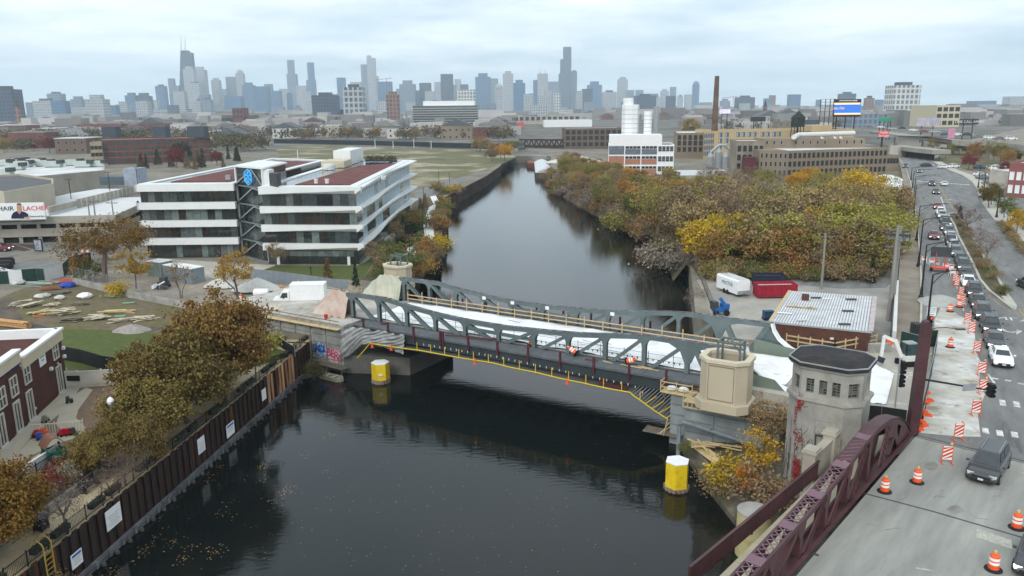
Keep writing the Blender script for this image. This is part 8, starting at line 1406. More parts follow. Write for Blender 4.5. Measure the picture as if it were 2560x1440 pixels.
DUCT=M('white_duct',(.6,.61,.61),.5,.06,.5);MB().tube([at(1998,350,zt2)+V(0,6,.9),at(2010,347,zt2)+V(0,6,1.4),at(2150,344,zt2)+V(0,6,1.6)],1.0,10).build('roof_duct',DUCT,t)
for x in(2070,2103,2118):p=at(x,368,zt)+V(0,5,0);MB().tube([p,p+V(0,0,zt2-zt-.3),p+V(-.5,1.5,zt2-zt+.4)],.45,8).build('wall_duct',DUCT,t)
fblock('tan_annex','lower tan annex at the right end of the tan factory beside the street','factory',(2214,428),(2244,427),388,16,TANB,ROOFG,(.5,),4,1.2,2.0)
t,A,B,zt,P=fblock('old_factory_block','patched old brick block with blocked windows left of the tan factory','factory',(1838,440),(1906,440),352,18,M('patched_brick',(.3,.255,.2),.9,.3,.2,c2=(.2,.17,.14),c2sc=.15),ROOFW,(.2,.45,.7),5,1.3,2.2)
fblock('maroon_block','plain dark maroon shed in front of the old factory block','shed',(1862,446),(1888,446),394,8,M('maroon_sheet',(.09,.015,.025),.7),DGREY,par=.2);fblock('tan_warehouse','tan warehouse with small dark windows left of the yellow factory','warehouse',(1690,395),(1757,395),332,40,TANB,ROOFW,(.25,.5,.72),5,1.8,2.5);fblock('brown_warehouse','long brown brick warehouse left of the silos beyond the barges','warehouse',(1412,372),(1556,372),320,30,DKB,ROOFW,(.12,.42,.7),10,2.6,2.6,nx=2)
rb_('low_beige_shed','low beige shed with pale grey roof behind the wood','shed',((1690,440),(1818,438),(1812,425),(1683,426)),8.5,TANW,M('pale_roof',(.5,.52,.53),.8),.15);t=thing('silver_pipework','tangle of silver ducts and tanks beside the yellow factory','pipework',at(1800,420,4));pq=[at(x,420,4)for x in(1775,1795,1812,1828)]
for i,p in enumerate(pq):MB().lathe([(1.6,0),(1.6,5+2*(i%2)),(.4,7+2*(i%2))],p,10).build('tank',GALV,t)
MB().tube([pq[0]+V(0,0,7),pq[1]+V(0,0,10),pq[2]+V(0,0,10),pq[3]+V(0,0,6)],.6,8).build('duct',GALV,t)
vb=[at(x,y,10)for x,y in((2170,462),(2255,466),(2258,436),(2180,432))];t=thing('vaulted_building','low building with bright white curved roof beside the street','building',vb[0]);MB().prism([(p.x,p.y)for p in vb],4,8.6,bot=False).build('wall',TANW,t);n=10;R_=MB()
for k in range(n):
 u0,u1=k/n,(k+1)/n;q=[vb[0].lerp(vb[1],u0),vb[0].lerp(vb[1],u1),vb[3].lerp(vb[2],u1),vb[3].lerp(vb[2],u0)];h=[8.6+1.1*math.sin(PI*u)for u in(u0,u1,u1,u0)];R_.add([V(p.x,p.y,z)for p,z in zip(q,h)]+[V(p.x,p.y,8.4)for p in q],[(0,1,2,3),(0,4,5,1),(2,6,7,3)])
R_.build('vaulted_roof',WHITE,t);rb_('flat_annex','flat white roofed annex with dark lower part below the vaulted roof','shed',((2205,480),(2262,478),(2258,465),(2180,463)),8,M('dark_side',(.08,.07,.075),.9),ROOFW,.1)
RST=M('rusty_black_steel',(.045,.03,.026),.8,.3,.3);ra_,rb2=at(1298,383,0),at(1412,385,0);ra_.z=rb2.z=0;t=thing('railway_bridge','dark rusty railway truss bridge across the far end of the river','bridge',ra_);zt=onplane(1350,350,ra_,rb2).z;zm=onplane(1350,366,ra_,rb2).z
for o in(0,7):
 for z,h in((zm,1.6),(zt,.9)):MB().beam(ra_+V(0,o,z),rb2+V(0,o,z),.8,h).build('chord',RST,t)
 for k in range(9):a,b=ra_.lerp(rb2,k/9),ra_.lerp(rb2,(k+1)/9);MB().beam(a+V(0,o,zm),(a+b)/2+V(0,o,zt),.5,.5).beam((a+b)/2+V(0,o,zt),b+V(0,o,zm),.5,.5).build('web_member',RST,t)
MB().beam(ra_+V(0,3.5,zm-.6),rb2+V(0,3.5,zm-.6),8,.5).build('deck',RST,t)
tw=at(1303,386,1);P=rect(at(1296,386,1),at(1311,386,1),4);t2=blockb('bridge_tower','small dark operator tower with white windows at the railway bridge','bridge house',P,0,onplane(1303,354,tw,tw+V(1,0,0)).z,DGREY,DGREY,.3);windows(t2,P[0],P[1],[5.5,8.5],2,1.0,1.3,WHITE,WIND)
def barge(pxs,z1,mat,label,load):
 P=[at(x,y,z1)for x,y in pxs];t=thing('barge',label,'barge',P[0]);q=[(p.x,p.y)for p in P];MB().ring(q,inset(q,.5),-.3,z1).build('hull',mat,t);MB().prism(inset(q,.5),-.2,.6).build('hold',DGREY,t);load(t,P,q)
def l1(t,P,q):MB().prism(inset(q,.6),.5,1.4).build('load',M('rust_load',(.22,.1,.06),.9,.4,.5),t)
def l2(t,P,q):
 b=MB();n=8
 for k in range(n):
  f0,f1=k/n,(k+1)/n;e=[P[0].lerp(P[1],f0),P[0].lerp(P[1],f1),P[3].lerp(P[2],f1),P[3].lerp(P[2],f0)];h=[1.6*math.sin(PI*f)for f in(f0,f1,f1,f0)];b.add([p+V(0,0,x-.05)for p,x in zip(e,h)],[(0,1,2,3)])
 b.add([P[0].lerp(P[1],k/n)+V(0,0,1.6*math.sin(PI*k/n)-.05)for k in range(n+1)],[tuple(range(n+1))]);b.build('curved_cover',M('pale_cover',(.55,.57,.58),.6,.1,.4),t)
barge(((1338,432),(1384,432),(1372,405),(1335,405)),2.6,M('barge_rust',(.09,.07,.06),.9,.3,.4),'long barge with pale curved cover moored on the far right bank',l2);barge(((1318,408),(1356,408),(1345,386),(1312,386)),2.4,M('barge_red',(.12,.05,.04),.9,.3,.4),'open rusty barge moored behind the covered one',l1)
mound(1440,405,4,14,10,4,M('salt_white',(.55,.53,.48),.9,.1,.3),'pale heap of salt beyond the covered barge','salt heap','salt_heap',4)
for x,y,k in((1200,380,'rust'),(1215,385,'tan'),(1235,392,'rust'),(1252,396,'brown'),(1270,385,'olive'),(1285,380,'green'),(1190,378,'tan'),(1262,402,'gold'),(1230,405,'brown')):tree('dense',RN.randrange(4),at(x,y,4),RN.uniform(.7,1.0),k,'autumn bush cluster where the vacant field meets the river','autumn thicket at the end of the vacant field')
#RIGHT SIDE: viaducts, boards, brick buildings
def board(px0,px1,y0,y1,Y,mat,label,yb=None,cat='billboard',name='billboard',posts=2,frame_=True):
 a,b,c=atY(px0,y0,Y),atY(px1,y0,Y),atY((px0+px1)/2,y1,Y);h=a.z-c.z;zc=(a.z+c.z)/2;w=b.x-a.x;t=thing(name,label,cat,((a.x+b.x)/2,Y,4));MB().box(((a.x+b.x)/2,Y,zc),(w,.6,h)).build('panel',mat,t)
 zb=4 if yb is None else atY(px0,yb,Y).z
 for k in range(posts):x=a.x+w*(k+.5)/posts;MB().box((x,Y+.8,(zb+c.z+h*.5)/2),(.5,.5,c.z+h*.5-zb)).build('post',BLACK,t)
 return t,a,b,c,w,h
YB=430;t,a,b,c,w,h=board(2085,2153,248,292,YB,BLACK,'large lit billboard with a blue field and orange bars',335,posts=3);q=lambda x,y:atY(x,y,YB-.36);SCB=M('screen_blue',(.03,.14,.5),.4,0,emit=.5);SCO=M('screen_orange',(.9,.5,.2),.4,0,emit=.5);SCW=M('screen_white',(.8,.8,.8),.4,0,emit=.5)
for y0,y1,m_ in((261,282.5,SCB),(257,259.2,SCO),(259.2,261,SCW),(282.5,284.2,SCW),(284.2,286.5,SCO)):p,r_=q(2086,y0),q(2151,y1);MB().bx(p.x,r_.x,YB-.36,YB-.31,r_.z,p.z).build('screen_bar',m_,t)
for s,x,y,sz,m_ in(('Get Old',2097,271,1.75,SCO),('OLD NATIONAL BANK',2121,251.5,.95,SCW)):p=q(x,y);text('screen_lettering',s,sz,m_,t,frame(V(p.x,YB-.4,p.z),(1,0,0),(0,0,1)),ext=.02)
t=thing('billboard_scaffold','bare steel billboard frame left of the lit billboard','billboard',atY(2068,290,YB+6));p,r_=atY(2053,248,YB+6),atY(2085,292,YB+6)
for k in range(7):z=p.z+(r_.z-p.z)*k/6;MB().beam((p.x,YB+6,z),(r_.x,YB+6,z),.2,.25).build('slat',GALV,t)
for k in range(4):x=p.x+(r_.x-p.x)*k/3;MB().box((x,YB+6.2,(p.z+4)/2),(.35,.3,p.z-4)).build('post',BLACK,t)
ps_=M('storage_orange',(.75,.08,.07),.5);t,a,b,c,w,h=board(2197,2222,327,342,330,ps_,'orange red storage sign on a white pole',posts=1,cat='sign',name='storage_sign');[text('sign_lettering',s,1.5,WHITE,t,frame(V((a.x+b.x)/2,329.6,a.z-.75-k*1.25),(1,0,0),(0,0,1)),ext=.02)for k,s in enumerate(('Public','Storage'))]
GRN=M('highway_green',(.01,.3,.12),.5)
for x0,x1,y0,y1,Y,m_,l in((2197,2217,295,303,620,GRN,'left green highway sign above the freeway'),(2219,2232,294,302,620,GRN,'right green highway sign above the freeway'),(2293,2351,295,315,560,M('pale_blue_mural',(.35,.42,.5),.6,.4,.25,c2=(.5,.4,.45),c2sc=.3),'pale blue billboard with a crowd picture beside the freeway'),(2400,2447,298,311,560,BLACK,'black billboard with a white line of text beside the freeway'),(2372,2388,321,346,420,M('pink_board',(.55,.25,.35),.6,.2,.5),'tall pink billboard at the maroon girder'),(2362,2401,388,398,400,WHITE,'white and red billboard at the bend of the street'),(1877,1914,292,304,520,M('dark_panel_board',(.03,.035,.045),.6),'dark framed billboard behind the yellow factory'),(1799,1826,273,284,620,M('lilac_screen',(.6,.55,.75),.5,.3,.3,emit=.4),'bright lilac billboard right of the tall chimney'),(2013,2048,300,311,560,M('navy_board',(.05,.08,.12),.6,.4,.3),'navy billboard right of the water tower')):tt_=board(x0,x1,y0,y1,Y,m_,l)
p=atY(2424,304.5,559.5);text('board_lettering','ONE CALL AWAY',2.6,WHITE,thing('board_text_strip','white line of text on the black billboard','lettering',p),frame(p,(1,0,0),(0,0,1)),ext=.02)
RW=at(2362,405,6);[MB().box(atY(2372+k*19,401,399.5),(4.2,.4,1.6)).build('red_lower_panel',m_,thing('sign_strip',l,'sign panel',atY(2372+k*19,401,399.5)))for k,m_,l in((0,M('board_tan',(.5,.35,.12),.6),'tan strip under the white and red billboard'),(1,M('board_red',(.6,.02,.04),.6),'red strip under the white and red billboard'))]
VC=M('viaduct_concrete',(.3,.285,.25),.9,.15,.1);fv=[at(x,y,13)for x,y in((2120,322),(2240,331),(2310,341),(2380,352),(2480,357),(2640,372))];t=thing('freeway_viaduct','raised freeway with several cars crossing behind the street','freeway',fv[1])
for i,(a,b)in enumerate(zip(fv,fv[1:])):MB().ext([a,b,b+V(10,75,0),a+V(10,75,0)],(0,0,-1.2)).build('deck',VC,t);MB().beam(a+V(0,-.3,-.9),b+V(0,-.3,-.9),.6,2.6).build('edge_girder',M('faded_maroon_girder',(.16,.06,.075),.8,.2,.2)if i==2 else CONC,t);MB().box(a+V(2,3,-6),(2,2,11)).build('pier',VC,t)
cl=('grey','white','silver','black','white','red','silver','blue','white','black','grey','white')
for i in range(14):p=at(2175+i*27,np.interp(2175+i*27,(2120,2240,2380,2640),(317,325,341,362))-RN.uniform(0,5),13.05);putcar(RN.choice(('sedan','suv')),cl[i%12],p,(1,-.15,0),cl[i%12]+' car on the raised freeway','cars on the raised freeway',1.15)
va,vb2=at(2246,392,5.5),at(2322,402,5.5);t=thing('railway_viaduct','low concrete railway viaduct with dark openings over the end of the street','viaduct',va);zt=onplane(2280,368,va,vb2).z;MB().beam(va-(vb2-va)*.1+V(0,0,zt-6.3),vb2+(vb2-va)*.35+V(0,0,zt-6.3),8,1.9).build('deck',VC,t);dv_=(vb2-va);MB().beam(va-dv_*.05+V(0,5,2),vb2+dv_*.3+V(0,5,2),.6,zt-8).build('shade_back',MC['opening_shade'],t)  # near-black sheet behind the piers paints the shade of the openings
for k in range(5):p=va.lerp(vb2,k/4);MB().box((p.x,p.y-3.2,(zt+4)/2),(.9,1.2,zt-5)).build('pier',LCONC,t)
sheet('grass_bank',((2330,400),(2420,352),(2640,372),(2640,440),(2440,430)),5.95,M('bank_grass',(.1,.1,.04),.95,.4,.2,c2=(.2,.15,.09),c2sc=.06),.03);sheet('parking_lot',((2445,470),(2430,440),(2500,430),(2640,470),(2640,600),(2560,600),(2490,530)),5.97,ASPH,.03)
t,A,B,zt,P=fblock('right_brick_building','red brick building with white trimmed windows at the right edge','building',(2514,492),(2640,500),408,14,M('pink_brick',(.24,.09,.085),.9,.15,.3),ROOFW,(.12,.5),7,1.1,2.2,WHITE,base=6)
fblock('left_white_annex','low pale annex at the left of the brick building on the right edge','building',(2470,470),(2512,475),425,10,LCONC,ROOFW,base=6,par=.3);fblock('white_storage_building','white storage building with red bands at the viaduct','storage building',(2222,398),(2243,399),366,10,LCONC,M('red_band',(.4,.02,.03),.6),par=1.2,base=5)
for i in range(18):p=at(RN.uniform(2440,2560),RN.uniform(418,470),6.0);putcar(RN.choice(('sedan','suv')),RN.choice(('white','silver','grey','black','blue')),p,(1,RN.uniform(-.2,.2),0),'car parked in the lot left of the right edge brick building','cars in the right parking lot')
for i in range(14):x=2330+i*17;tree(RN.choice(('dense','thin')),RN.randrange(3),at(x,np.interp(x,(2330,2560),(402,425))-RN.uniform(4,30),6),RN.uniform(.5,.95),RN.choice(('green','dark','brown','rust','olive')),'roadside tree between street bend and raised freeway','trees between street and freeway')
sb_=at(2539,476,6);t=thing('blue_kiosk_sign','blue sign on a post at the right edge parking lot','sign',sb_);MB().box(sb_+V(0,0,3.2),(1.6,.3,1.6)).build('panel',M('sign_cyan',(.02,.25,.5),.5),t);MB().tube([sb_,sb_+V(0,0,2.5)],.12,6).build('post',BLACK,t)
#CITY: houses, trees, skyline, haze
rc=random.Random(2024)
def fmat(name,col,win,scale=1.,amt=.5,tall=1.):
 m=M(name,col,.6,.1,.02);t=m.node_tree;b=t.nodes['Principled BSDF'];old=b.inputs['Base Color'].links[0].from_socket;n=t.nodes.new;l=t.links.new;g=n('ShaderNodeNewGeometry');s=n('ShaderNodeSeparateXYZ');l(g.outputs['Position'],s.inputs[0]);a=n('ShaderNodeMath');a.operation='ADD';l(s.outputs[0],a.inputs[0]);l(s.outputs[1],a.inputs[1]);c=n('ShaderNodeCombineXYZ');l(a.outputs[0],c.inputs[0]);l(s.outputs[2],c.inputs[1])
 br=n('ShaderNodeTexBrick');br.offset=0;br.inputs['Scale'].default_value=1;br.inputs['Brick Width'].default_value=6*scale;br.inputs['Row Height'].default_value=7*scale*tall;br.inputs['Mortar Size'].default_value=1.3*scale*amt*2;br.inputs['Mortar Smooth'].default_value=.3;br.inputs['Color1'].default_value=(*win,1);br.inputs['Color2'].default_value=tuple(w*.6 for w in win)+(1,);br.inputs['Mortar'].default_value=(1,1,1,1);l(c.outputs[0],br.inputs[0])
 x=n('ShaderNodeMix');x.data_type='RGBA';x.blend_type='MULTIPLY';x.inputs[0].default_value=1;l(old,x.inputs[6]);l(br.outputs[0],x.inputs[7]);l(x.outputs[2],b.inputs['Base Color']);return m
K_=dict(b=fmat('tower_blue_glass',(.1,.18,.28),(.55,.7,.9)),d=fmat('tower_dark',(.06,.08,.115),(.5,.6,.8)),p=fmat('tower_pale',(.42,.43,.44),(.5,.56,.62)),m=fmat('tower_mid',(.2,.24,.29),(.55,.65,.75)),r=fmat('tower_brown',(.25,.15,.12),(.5,.45,.45)),w=fmat('tower_white',(.6,.6,.57),(.3,.32,.36),1.4),g=fmat('tower_grid',(.38,.39,.4),(.2,.25,.3),1.6))
def tower(x0,x1,yt,Y,k,label,top=None,parts=(),dep=.75,name='skyscraper',tilt=0):
 a,b=atY(x0,yt,Y),atY(x1,yt,Y);z=(a.z+b.z)/2;w=b.x-a.x;t=thing(name,label,'skyscraper',((a.x+b.x)/2,Y,4));ang=-math.atan2((a.x+b.x)/2,Y)*.0+.12;cx,d=(a.x+b.x)/2,w*dep
 MB().box((cx,Y+d/2,(z+4)/2),(w,d,z-4)).build('shaft',K_[k],t)
 if top=='crown':MB().box((cx,Y+d/2,z+w*.12),(w*.6,d*.6,w*.24)).build('crown',K_[k],t)
 if top=='round':MB().lathe([(w*.5*math.cos(q),z+w*.55*math.sin(q))for q in np.linspace(0,1.5,6)],(cx,Y+d/2,0),14).build('domed_top',K_[k],t)
 if top=='spires':[MB().tube([(cx+s*w*.25,Y+d/2,z),(cx+s*w*.25,Y+d/2,z+w*.5)],[w*.04,.3],5).build('spire',K_[k],t)for s in(-1,1)]
 if top=='box':MB().box((cx,Y+d/2,z+3),(w*.5,d*.5,6)).build('roof_box',DGREY,t)
 for(p0,p1,y,kk)in parts:e,f=atY(p0,y,Y),atY(p1,y,Y);MB().box(((e.x+f.x)/2,Y+d/2+3,(e.z+4)/2),(f.x-e.x,d*.9,e.z-4)).build('wing',K_[kk],t)
 return t,cx,z,w,d
Y=3800;t=thing('tapered_black_tower','tallest tower at left, black and tapering with two white antennas','skyscraper',atY(466,290,Y));q=[atY(447,292,Y),atY(489,292,Y),atY(476,131,Y),atY(448.5,131,Y)];D_=34;MB().add([V(q[0].x,Y,4),V(q[1].x,Y,4),V(q[1].x-4,Y+60,4),V(q[0].x+4,Y+60,4),V(q[3].x,Y+10,q[3].z),V(q[2].x,Y+10,q[2].z),V(q[2].x-2,Y+45,q[2].z),V(q[3].x+2,Y+45,q[3].z)],[(0,1,5,4),(1,2,6,5),(2,3,7,6),(3,0,4,7),(4,5,6,7)]).build('shaft',K_['d'],t)
for x,yt in((452,88),(462.5,92)):p,r_=atY(x,131,Y+20),atY(x,yt,Y+20);MB().tube([p,p.lerp(r_,.5),r_],[5,3.2,1.6],6).build('antenna',WHITE,t)
c=atY(462,127,Y+20);MB().box((c.x,Y+25,c.z-6),(34,24,14)).build('roof_plant',DGREY,t)
Y=4800;t=thing('stepped_black_tower','tallest tower right of centre, black and stepped','skyscraper',atY(1420,290,Y));zb=4
for x0,x1,yt in((1398,1429,184),(1402,1428.5,148),(1409.5,1428.5,117)):a,b=atY(x0,yt,Y),atY(x1,yt,Y);MB().box(((a.x+b.x)/2,Y+34-yt*.02,(zb+a.z)/2),(b.x-a.x,66,a.z-zb)).build('tier',K_['d'],t);zb=a.z
Y=4200;t,cx,z,w,d=tower(916,936.5,145,Y,'p','silver setback tower with a thin spire left of centre',parts=((901,917,161,'m'),(936,944,190,'p')));p,r_=atY(920.5,141,Y+30),atY(920.5,118,Y+30);MB().box((p.x+4,Y+30,p.z-6),(22,20,20)).build('crown',K_['p'],t);MB().tube([p,r_],[2.2,.5],6).build('spire',WHITE,t)
kn=dict(b='blue glass',d='dark',p='pale stone',m='grey',r='brown',w='white gridded',g='grey gridded')
TW=[(-30,27,223,1500,'d','box'),(63,80,256,2300,'m'),(80,128,252,2200,'p','box'),(116,149,234,2700,'m','box'),(126,160,252,2000,'b'),(150,168,262,2100,'d'),(175,204,248,2500,'m','crown'),(178,216,268,2100,'p'),(211,256,248,2000,'p','crown'),(260,288,263,2400,'b'),(288,318,261,2500,'p','crown'),(311,337,238,3000,'b','crown'),(338,370,240,3000,'d','crown'),(338,367,252,2200,'p'),(372,392,250,3200,'p'),(387,410,215,3300,'b','box'),(419,433,196,3700,'m'),(433,446,214,3700,'m'),(431,459,228,3000,'p'),(456,482,172,3600,'p','crown'),(480,509,174,3700,'p','crown'),(465,497,208,3500,'p','box'),(498,521,236,3000,'m'),(478,500,252,2300,'p'),(527,547,200,3900,'p','crown'),(545,562,222,3800,'p'),(563,588,192,4000,'m'),(588,607,184,4000,'p','round'),(604,632,213,3600,'b','crown'),(560,600,240,3000,'b'),(636,668,216,3200,'b'),(660,678,210,3700,'m'),(680,700,227,3500,'b'),(697,722,222,3900,'p'),(717,732,150,4400,'m'),(716,739,185,4390,'m'),(740,764,214,3900,'p'),(752,776,228,3400,'p'),(767,782,156,4400,'b'),(765,786,200,4390,'b'),(778,838,238,1700,'d','box'),(841,861,194,3900,'b'),(855,905,218,1600,'g','box'),(875,903,205,3700,'p'),(943,977,204,3300,'b'),(940,968,252,2200,'p'),(990,999,222,3600,'m'),(998,1036,210,3600,'m','crown'),(1030,1050,226,3700,'b'),(1048,1076,207,3700,'d'),(1062,1086,228,3200,'p'),(1085,1101,205,4000,'p'),(1101,1131,185,3500,'d'),(1130,1140,212,3700,'m'),(1136,1152,198,4200,'p'),(1150,1170,211,3900,'d'),(1143,1187,224,2300,'w'),(1188,1226,192,3900,'b','crown'),(1223,1245,196,4200,'m'),(1236,1257,221,3000,'p','round'),(1257,1283,184,3800,'p','crown'),(1283,1313,207,3000,'b','crown'),(1309,1333,235,2600,'p'),(1333,1346,200,3900,'b'),(1344,1370,184,3800,'p','spires'),(1345,1362,240,2500,'p'),(1361,1380,227,2700,'p'),(1371,1398,204,4300,'m'),(1384,1402,233,2700,'w'),(1428,1443,178,4900,'m','box'),(1440,1457,227,2600,'p'),(1456,1482,222,3400,'d'),(1470,1505,212,3900,'b','crown'),(1507,1542,230,2900,'p','box'),(1546,1570,198,4300,'p','crown'),(1568,1586,225,4200,'m'),(1591,1609,225,4200,'m'),(1590,1641,239,2600,'d','box'),(1654,1672,227,4300,'p','crown'),(1677,1691,217,4300,'m'),(1668,1690,240,2800,'d'),(1714,1730,236,4300,'p'),(1734,1749,211,4000,'b','round'),(1753,1781,256,3500,'m'),(1804,1826,252,3600,'m','crown'),(1846,1888,243,2900,'d','box'),(1853,1876,258,2600,'p'),(1912,1926,246,3500,'b'),(1926,1940,238,3500,'r'),(1976,2003,236,3000,'b'),(2043,2054,249,3200,'b'),(2106,2141,234,2800,'d','box'),(2167,2187,245,2200,'r','box'),(2201,2238,249,3000,'b'),(2238,2304,213,1500,'w','box'),(2440,2492,252,2800,'b'),(2525,2562,241,2900,'p'),(1060,1100,256,2300,'m'),(1195,1240,258,2200,'m'),(1330,1370,262,2000,'p'),(965,995,236,1400,'r','crown')]
LM=((60,'above the church steeple at far left'),(170,'among the pale slabs at far left'),(330,'right of the far left slabs'),(430,'just left of the tapered black tower'),(515,'at the foot of the tapered black tower'),(620,'between the tapered black tower and the slim twin needles'),(790,'by the slim needle towers'),(900,'above the blue hexagon office'),(1000,'right of the silver spire tower'),(1100,'above the left part of the far glass office'),(1200,'above the right part of the far glass office'),(1300,'right of the far glass office'),(1400,'left of the stepped black tower'),(1500,'right of the stepped black tower'),(1620,'behind the white silos'),(1780,'left of the tall brick chimney'),(1960,'between chimney and water tower'),(2160,'near the lit blue billboard'),(2350,'right of the lit blue billboard'),(2600,'on the far right horizon'))
used={}
for e in TW:
 x0,x1,yt,Y,k=e[:5];tp=e[5]if len(e)>5 else None;c=(x0+x1)/2;loc_=next(s for lim,s in LM if c<lim);h='tall' if yt<205 else 'mid height' if yt<235 else 'low';w_='slim' if x1-x0<20 else 'broad' if x1-x0>34 else '';tt=dict(crown='stepped',round='round topped',spires='twin spired',box='flat roofed').get(tp,'plain');l=' '.join(f'{h} {w_} {tt if tt != "plain" else ""} {kn[k]} tower {loc_}'.split())
 used[l]=used.get(l,0)+1
 if used[l]>1:l=l.replace(' tower ',' tower behind, ' if used[l]==2 else ' block behind, ')
 tower(x0,x1,yt,Y,k,l,tp,dep=.8)
for i in range(46):
 x=rc.uniform(170,1700);y=rc.choice((238,246,252,258,264))+rc.uniform(-5,5);k=rc.choice('bmpdmb');setp(tower(x,x+rc.uniform(12,30),y,rc.uniform(2500,4300),k,f'{kn[k]} low tower at the foot of the skyline, {"left" if x < 550 else "middle" if x < 1150 else "right"} part',rc.choice((None,'box','crown')))[0],dict(group='low towers at the foot of the skyline'))
def steeple(x,yt,yb,w,Y,label):p,b=atY(x,yt,Y),atY(x,yb,Y);W_=w/FP*Y;t=thing('church_steeple',label,'church',(p.x,Y,4));MB().box((p.x,Y,(b.z+4)/2),(W_,W_,b.z-4)).build('tower',K_['r'],t);MB().lathe([(W_*.55,b.z),(.2,p.z)],(p.x,Y,0),8).build('spire',M('slate_spire',(.05,.05,.06),.8),t)
steeple(39,240,268,11,1200,'dark pointed church steeple at far left');steeple(1914,249,266,8,1100,'church steeple with pale tower right of the tall chimney')
for x,y,yb,Y,l in((966,197,240,3100,'red tower crane above the brown unfinished tower'),(1833,242,262,3200,'thin tower crane right of the tall brick chimney')):p,b=atY(x,y,Y),atY(x,yb,Y);t=thing('tower_crane',l,'crane',b);RS_=M('crane_red',(.4,.06,.05),.6);MB().tube([b,p],1.2,5).build('mast',RS_,t);MB().beam(p-V(45,0,4),p+V(20,0,2),2,2).build('jib',RS_,t)
for a in(('cream_block_building','cream gridded building with a dark side wall beyond the freeway','building',(2337,318),(2396,320),263,40,CREAM,ROOFG,(.1,.42,.72),4,3.4,3.2,None,13),('grey_grid_building','low grey gridded building under the dark office tower','building',(830,306),(892,306),273,40,M('grid_white',(.5,.5,.5),.8),ROOFG,(.1,.4,.7),7,8,8),('brown_mill','dark brick mill with a tower block left of centre','mill',(556,322),(640,320),288,40,DKB,ROOFG,(.15,.5),8,6,6),('mill_tower','red brown brick tower block of the dark mill','mill',(584,322),(612,322),270,25,BRK,ROOFG,(.5,.75),3,4,5),('cream_hall','long cream hall with white end left of centre','hall',(522,328),(612,326),308,40,TANW,ROOFW),('red_store','long store with bright red front right of the far glass office','store',(1205,322),(1310,320),307,30,M('store_red',(.5,.1,.09),.8),ROOFW),('tan_market','long tan building with a row of windows behind the red store','store',(1200,312),(1450,308),292,40,TANW,ROOFW,(.5,),18,6,6),('white_long_shed','very long white shed right of centre before the skyline','shed',(1360,318),(1480,316),300,40,WHITE,ROOFW),('red_long_hall','long red brick hall with pale roof line at left','hall',(195,334),(305,332),310,40,BRK,ROOFW),('white_block_left','white stepped block at left before the red loft','building',(68,362),(140,358),338,20,LCONC,ROOFW,(.4,),5,3,2),('dark_apartment_block','dark apartment block with pale grid left of centre','apartment block',(372,298),(468,296),273,60,K_['g'],ROOFG),('grey_glass_hall','grey glass showroom left of the white gridded tower','showroom',(2130,318),(2220,320),286,40,K_['m'],ROOFW)):fblock(*a)
HM=[BRK,DKB,TANB,TANW,M('house_grey',(.28,.28,.28),.9),M('house_white',(.55,.54,.52),.9),M('house_redbrown',(.2,.09,.07),.9)];RM=[ROOFG,ROOFW,M('roof_brown',(.12,.08,.065),.9),M('roof_slate',(.1,.11,.12),.9),ROOFW];hn=('red brick','brown brick','tan brick','cream','grey','white','red brown');hz_=0
ex=[((180,340),(560,430)),((1000,296),(1210,330)),((1280,300),(1720,460)),((660,352),(1290,480)),((1740,330),(2260,520)),((2100,316),(2640,420)),((-100,395),(330,620)),((300,380),(700,480))]
hs=[]
while hz_<285:
 px,py=rc.uniform(-40,2600),278+rc.random()**1.6*112
 if px>1290 and py>330 or px>2080 and py>313 or any(a[0]<px<b[0]and a[1]<py<b[1]for a,b in ex):continue
 p=at(px,py,4);s=p.y/900;w,d,h=rc.uniform(14,34)*(.6+.4*s),rc.uniform(14,30),rc.uniform(7,13);
 if any(abs(p.x-a)<(w+c)*.55 and abs(p.y-b)<24 for a,b,c in hs):continue
 hs.append((p.x,p.y,w));k=rc.randrange(7);side='far left' if px<500 else 'left of centre' if px<1000 else 'right of centre' if px<1900 else 'far right';P=[(p.x-w/2,p.y),(p.x+w/2,p.y),(p.x+w/2,p.y+d),(p.x-w/2,p.y+d)];gab=rc.random()<.35;t=thing('house',f'small {hn[k]} {"gabled" if gab else "flat roofed"} house in the hazy low city, {side}','house',(p.x,p.y,4),group='low houses of the city');MB().prism(P,3.9,4+h,bot=False).build('wall',HM[k],t)
 if gab:MB().ext([(p.x-w/2-.4,p.y-.5,4+h+.02),(p.x+w/2+.4,p.y-.5,4+h+.02),(p.x,p.y-.5,4+h+w*.22)],(0,d+1,0)).build('roof',RM[rc.choice((0,2,3))],t)
 else:MB().prism(inset(P,-.2),4+h+.01,4+h+.5).build('roof',rc.choice(RM),t)
 if py>300:windows(t,V(*P[0],4),V(*P[1],4),[5.5,5.5+h*.5]if h>8 else[6],max(2,int(w/5)),1.8,2,FRM,WIND)
 hz_+=1
blk=MB()
for i in range(1500):
 px,py=rc.uniform(-60,2640),276+rc.random()**1.3*66
 if any(a[0]<px<b[0]and a[1]<py<b[1]for a,b in ex[1:5])or px>2080 and py>316:continue
 p=at(px,py,4);s=min(2.2,max(.7,p.y/1100));w,d,h=rc.uniform(10,40)*s,rc.uniform(10,24)*s,rc.choice((6,8,9,11,13,17))*rc.uniform(.8,1.2)*s**.5;blk.bx(p.x-w/2,p.x+w/2,p.y,p.y+d,3.9,4+h)
blk.build('distant_roofs',M('distant_roofs',(.3,.285,.27),.9,.1,.01,island=.62),kind='stuff')
pts=[];
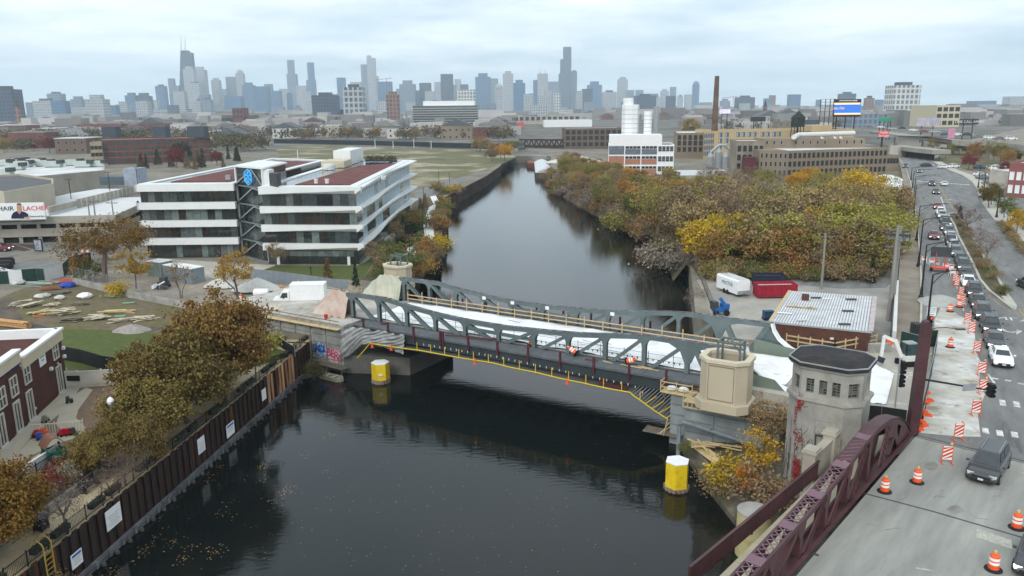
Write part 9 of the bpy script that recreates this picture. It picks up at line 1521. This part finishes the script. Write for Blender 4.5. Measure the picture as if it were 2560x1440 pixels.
for i in range(3200):
 px,py=rc.uniform(-60,2620),277+rc.random()**1.5*105
 if px>1290 and py>345 or any(a[0]<px<b[0]and a[1]<py<b[1]for a,b in ex[1:6]):continue
 p=at(px,py,4);r,h=rc.uniform(3.5,6.5),rc.uniform(7,12);n=34 if p.y>900 else 70 if p.y>500 else 150
 for k in range(n):pts.append((p.x+rc.gauss(0,r*.5),p.y+rc.gauss(0,r*.5),4+h*.62+rc.gauss(0,h*.2)))
leaves('town_trees',pts,.95,M('town_tree_leaves',(.135,.092,.05),.9,.45,.012,c2=(.075,.075,.03),c2sc=.02,island=.35),kind='stuff')
for(x0,x1,y0,y1,n_,g)in((340,560,405,425,16,'trees along the red loft'),(0,130,350,392,16,'trees behind the mall'),(700,1300,330,352,26,'trees beyond the long dark fence'),(560,600,395,410,4,'tall evergreens by the office')):
 for i in range(n_):px=rc.uniform(x0,x1);k=rc.choice(('red','dark','green','brown'))if x0==340 else 'dark' if x0==560 else rc.choice(('brown','rust','red','olive','tan'));p=at(px,rc.uniform(y0,y1),4);kd='cone' if x0 in(340,560)and rc.random()<.7 else 'dense';tree(kd,rc.randrange(2),p,rc.uniform(.8,1.25)*(1.1 if kd=='cone' else .85),k,f'{dict(red="dark red", dark="dark evergreen", green="green", brown="brown", rust="rust coloured", olive="olive", tan="tan")[k]} tree among the {g}',g)
for x,y,k,s,l in((1725,345,'yellow',1.7,'big round yellow green tree beyond the tan warehouse'),(1595,362,'gold',.8,'golden tree beside the railway bridge')):tree('dense',1,at(x,y,4),s,(.3,.2,.03)if k=='yellow' else k,l)
hzm=bpy.data.materials.new('haze');hzm.use_nodes=True;hn_=hzm.node_tree;hn_.nodes.remove(hn_.nodes['Principled BSDF']);pv=hn_.nodes.new('ShaderNodeVolumePrincipled');pv.inputs['Density'].default_value=.00013;pv.inputs['Color'].default_value=(.78,.91,1,1);pv.inputs['Anisotropy'].default_value=.2;hn_.links.new(pv.outputs[0],hn_.nodes['Material Output'].inputs['Volume'])
MB().bx(-14000,14000,-100,15000,-4.5,640).build('haze',hzm,kind='stuff')
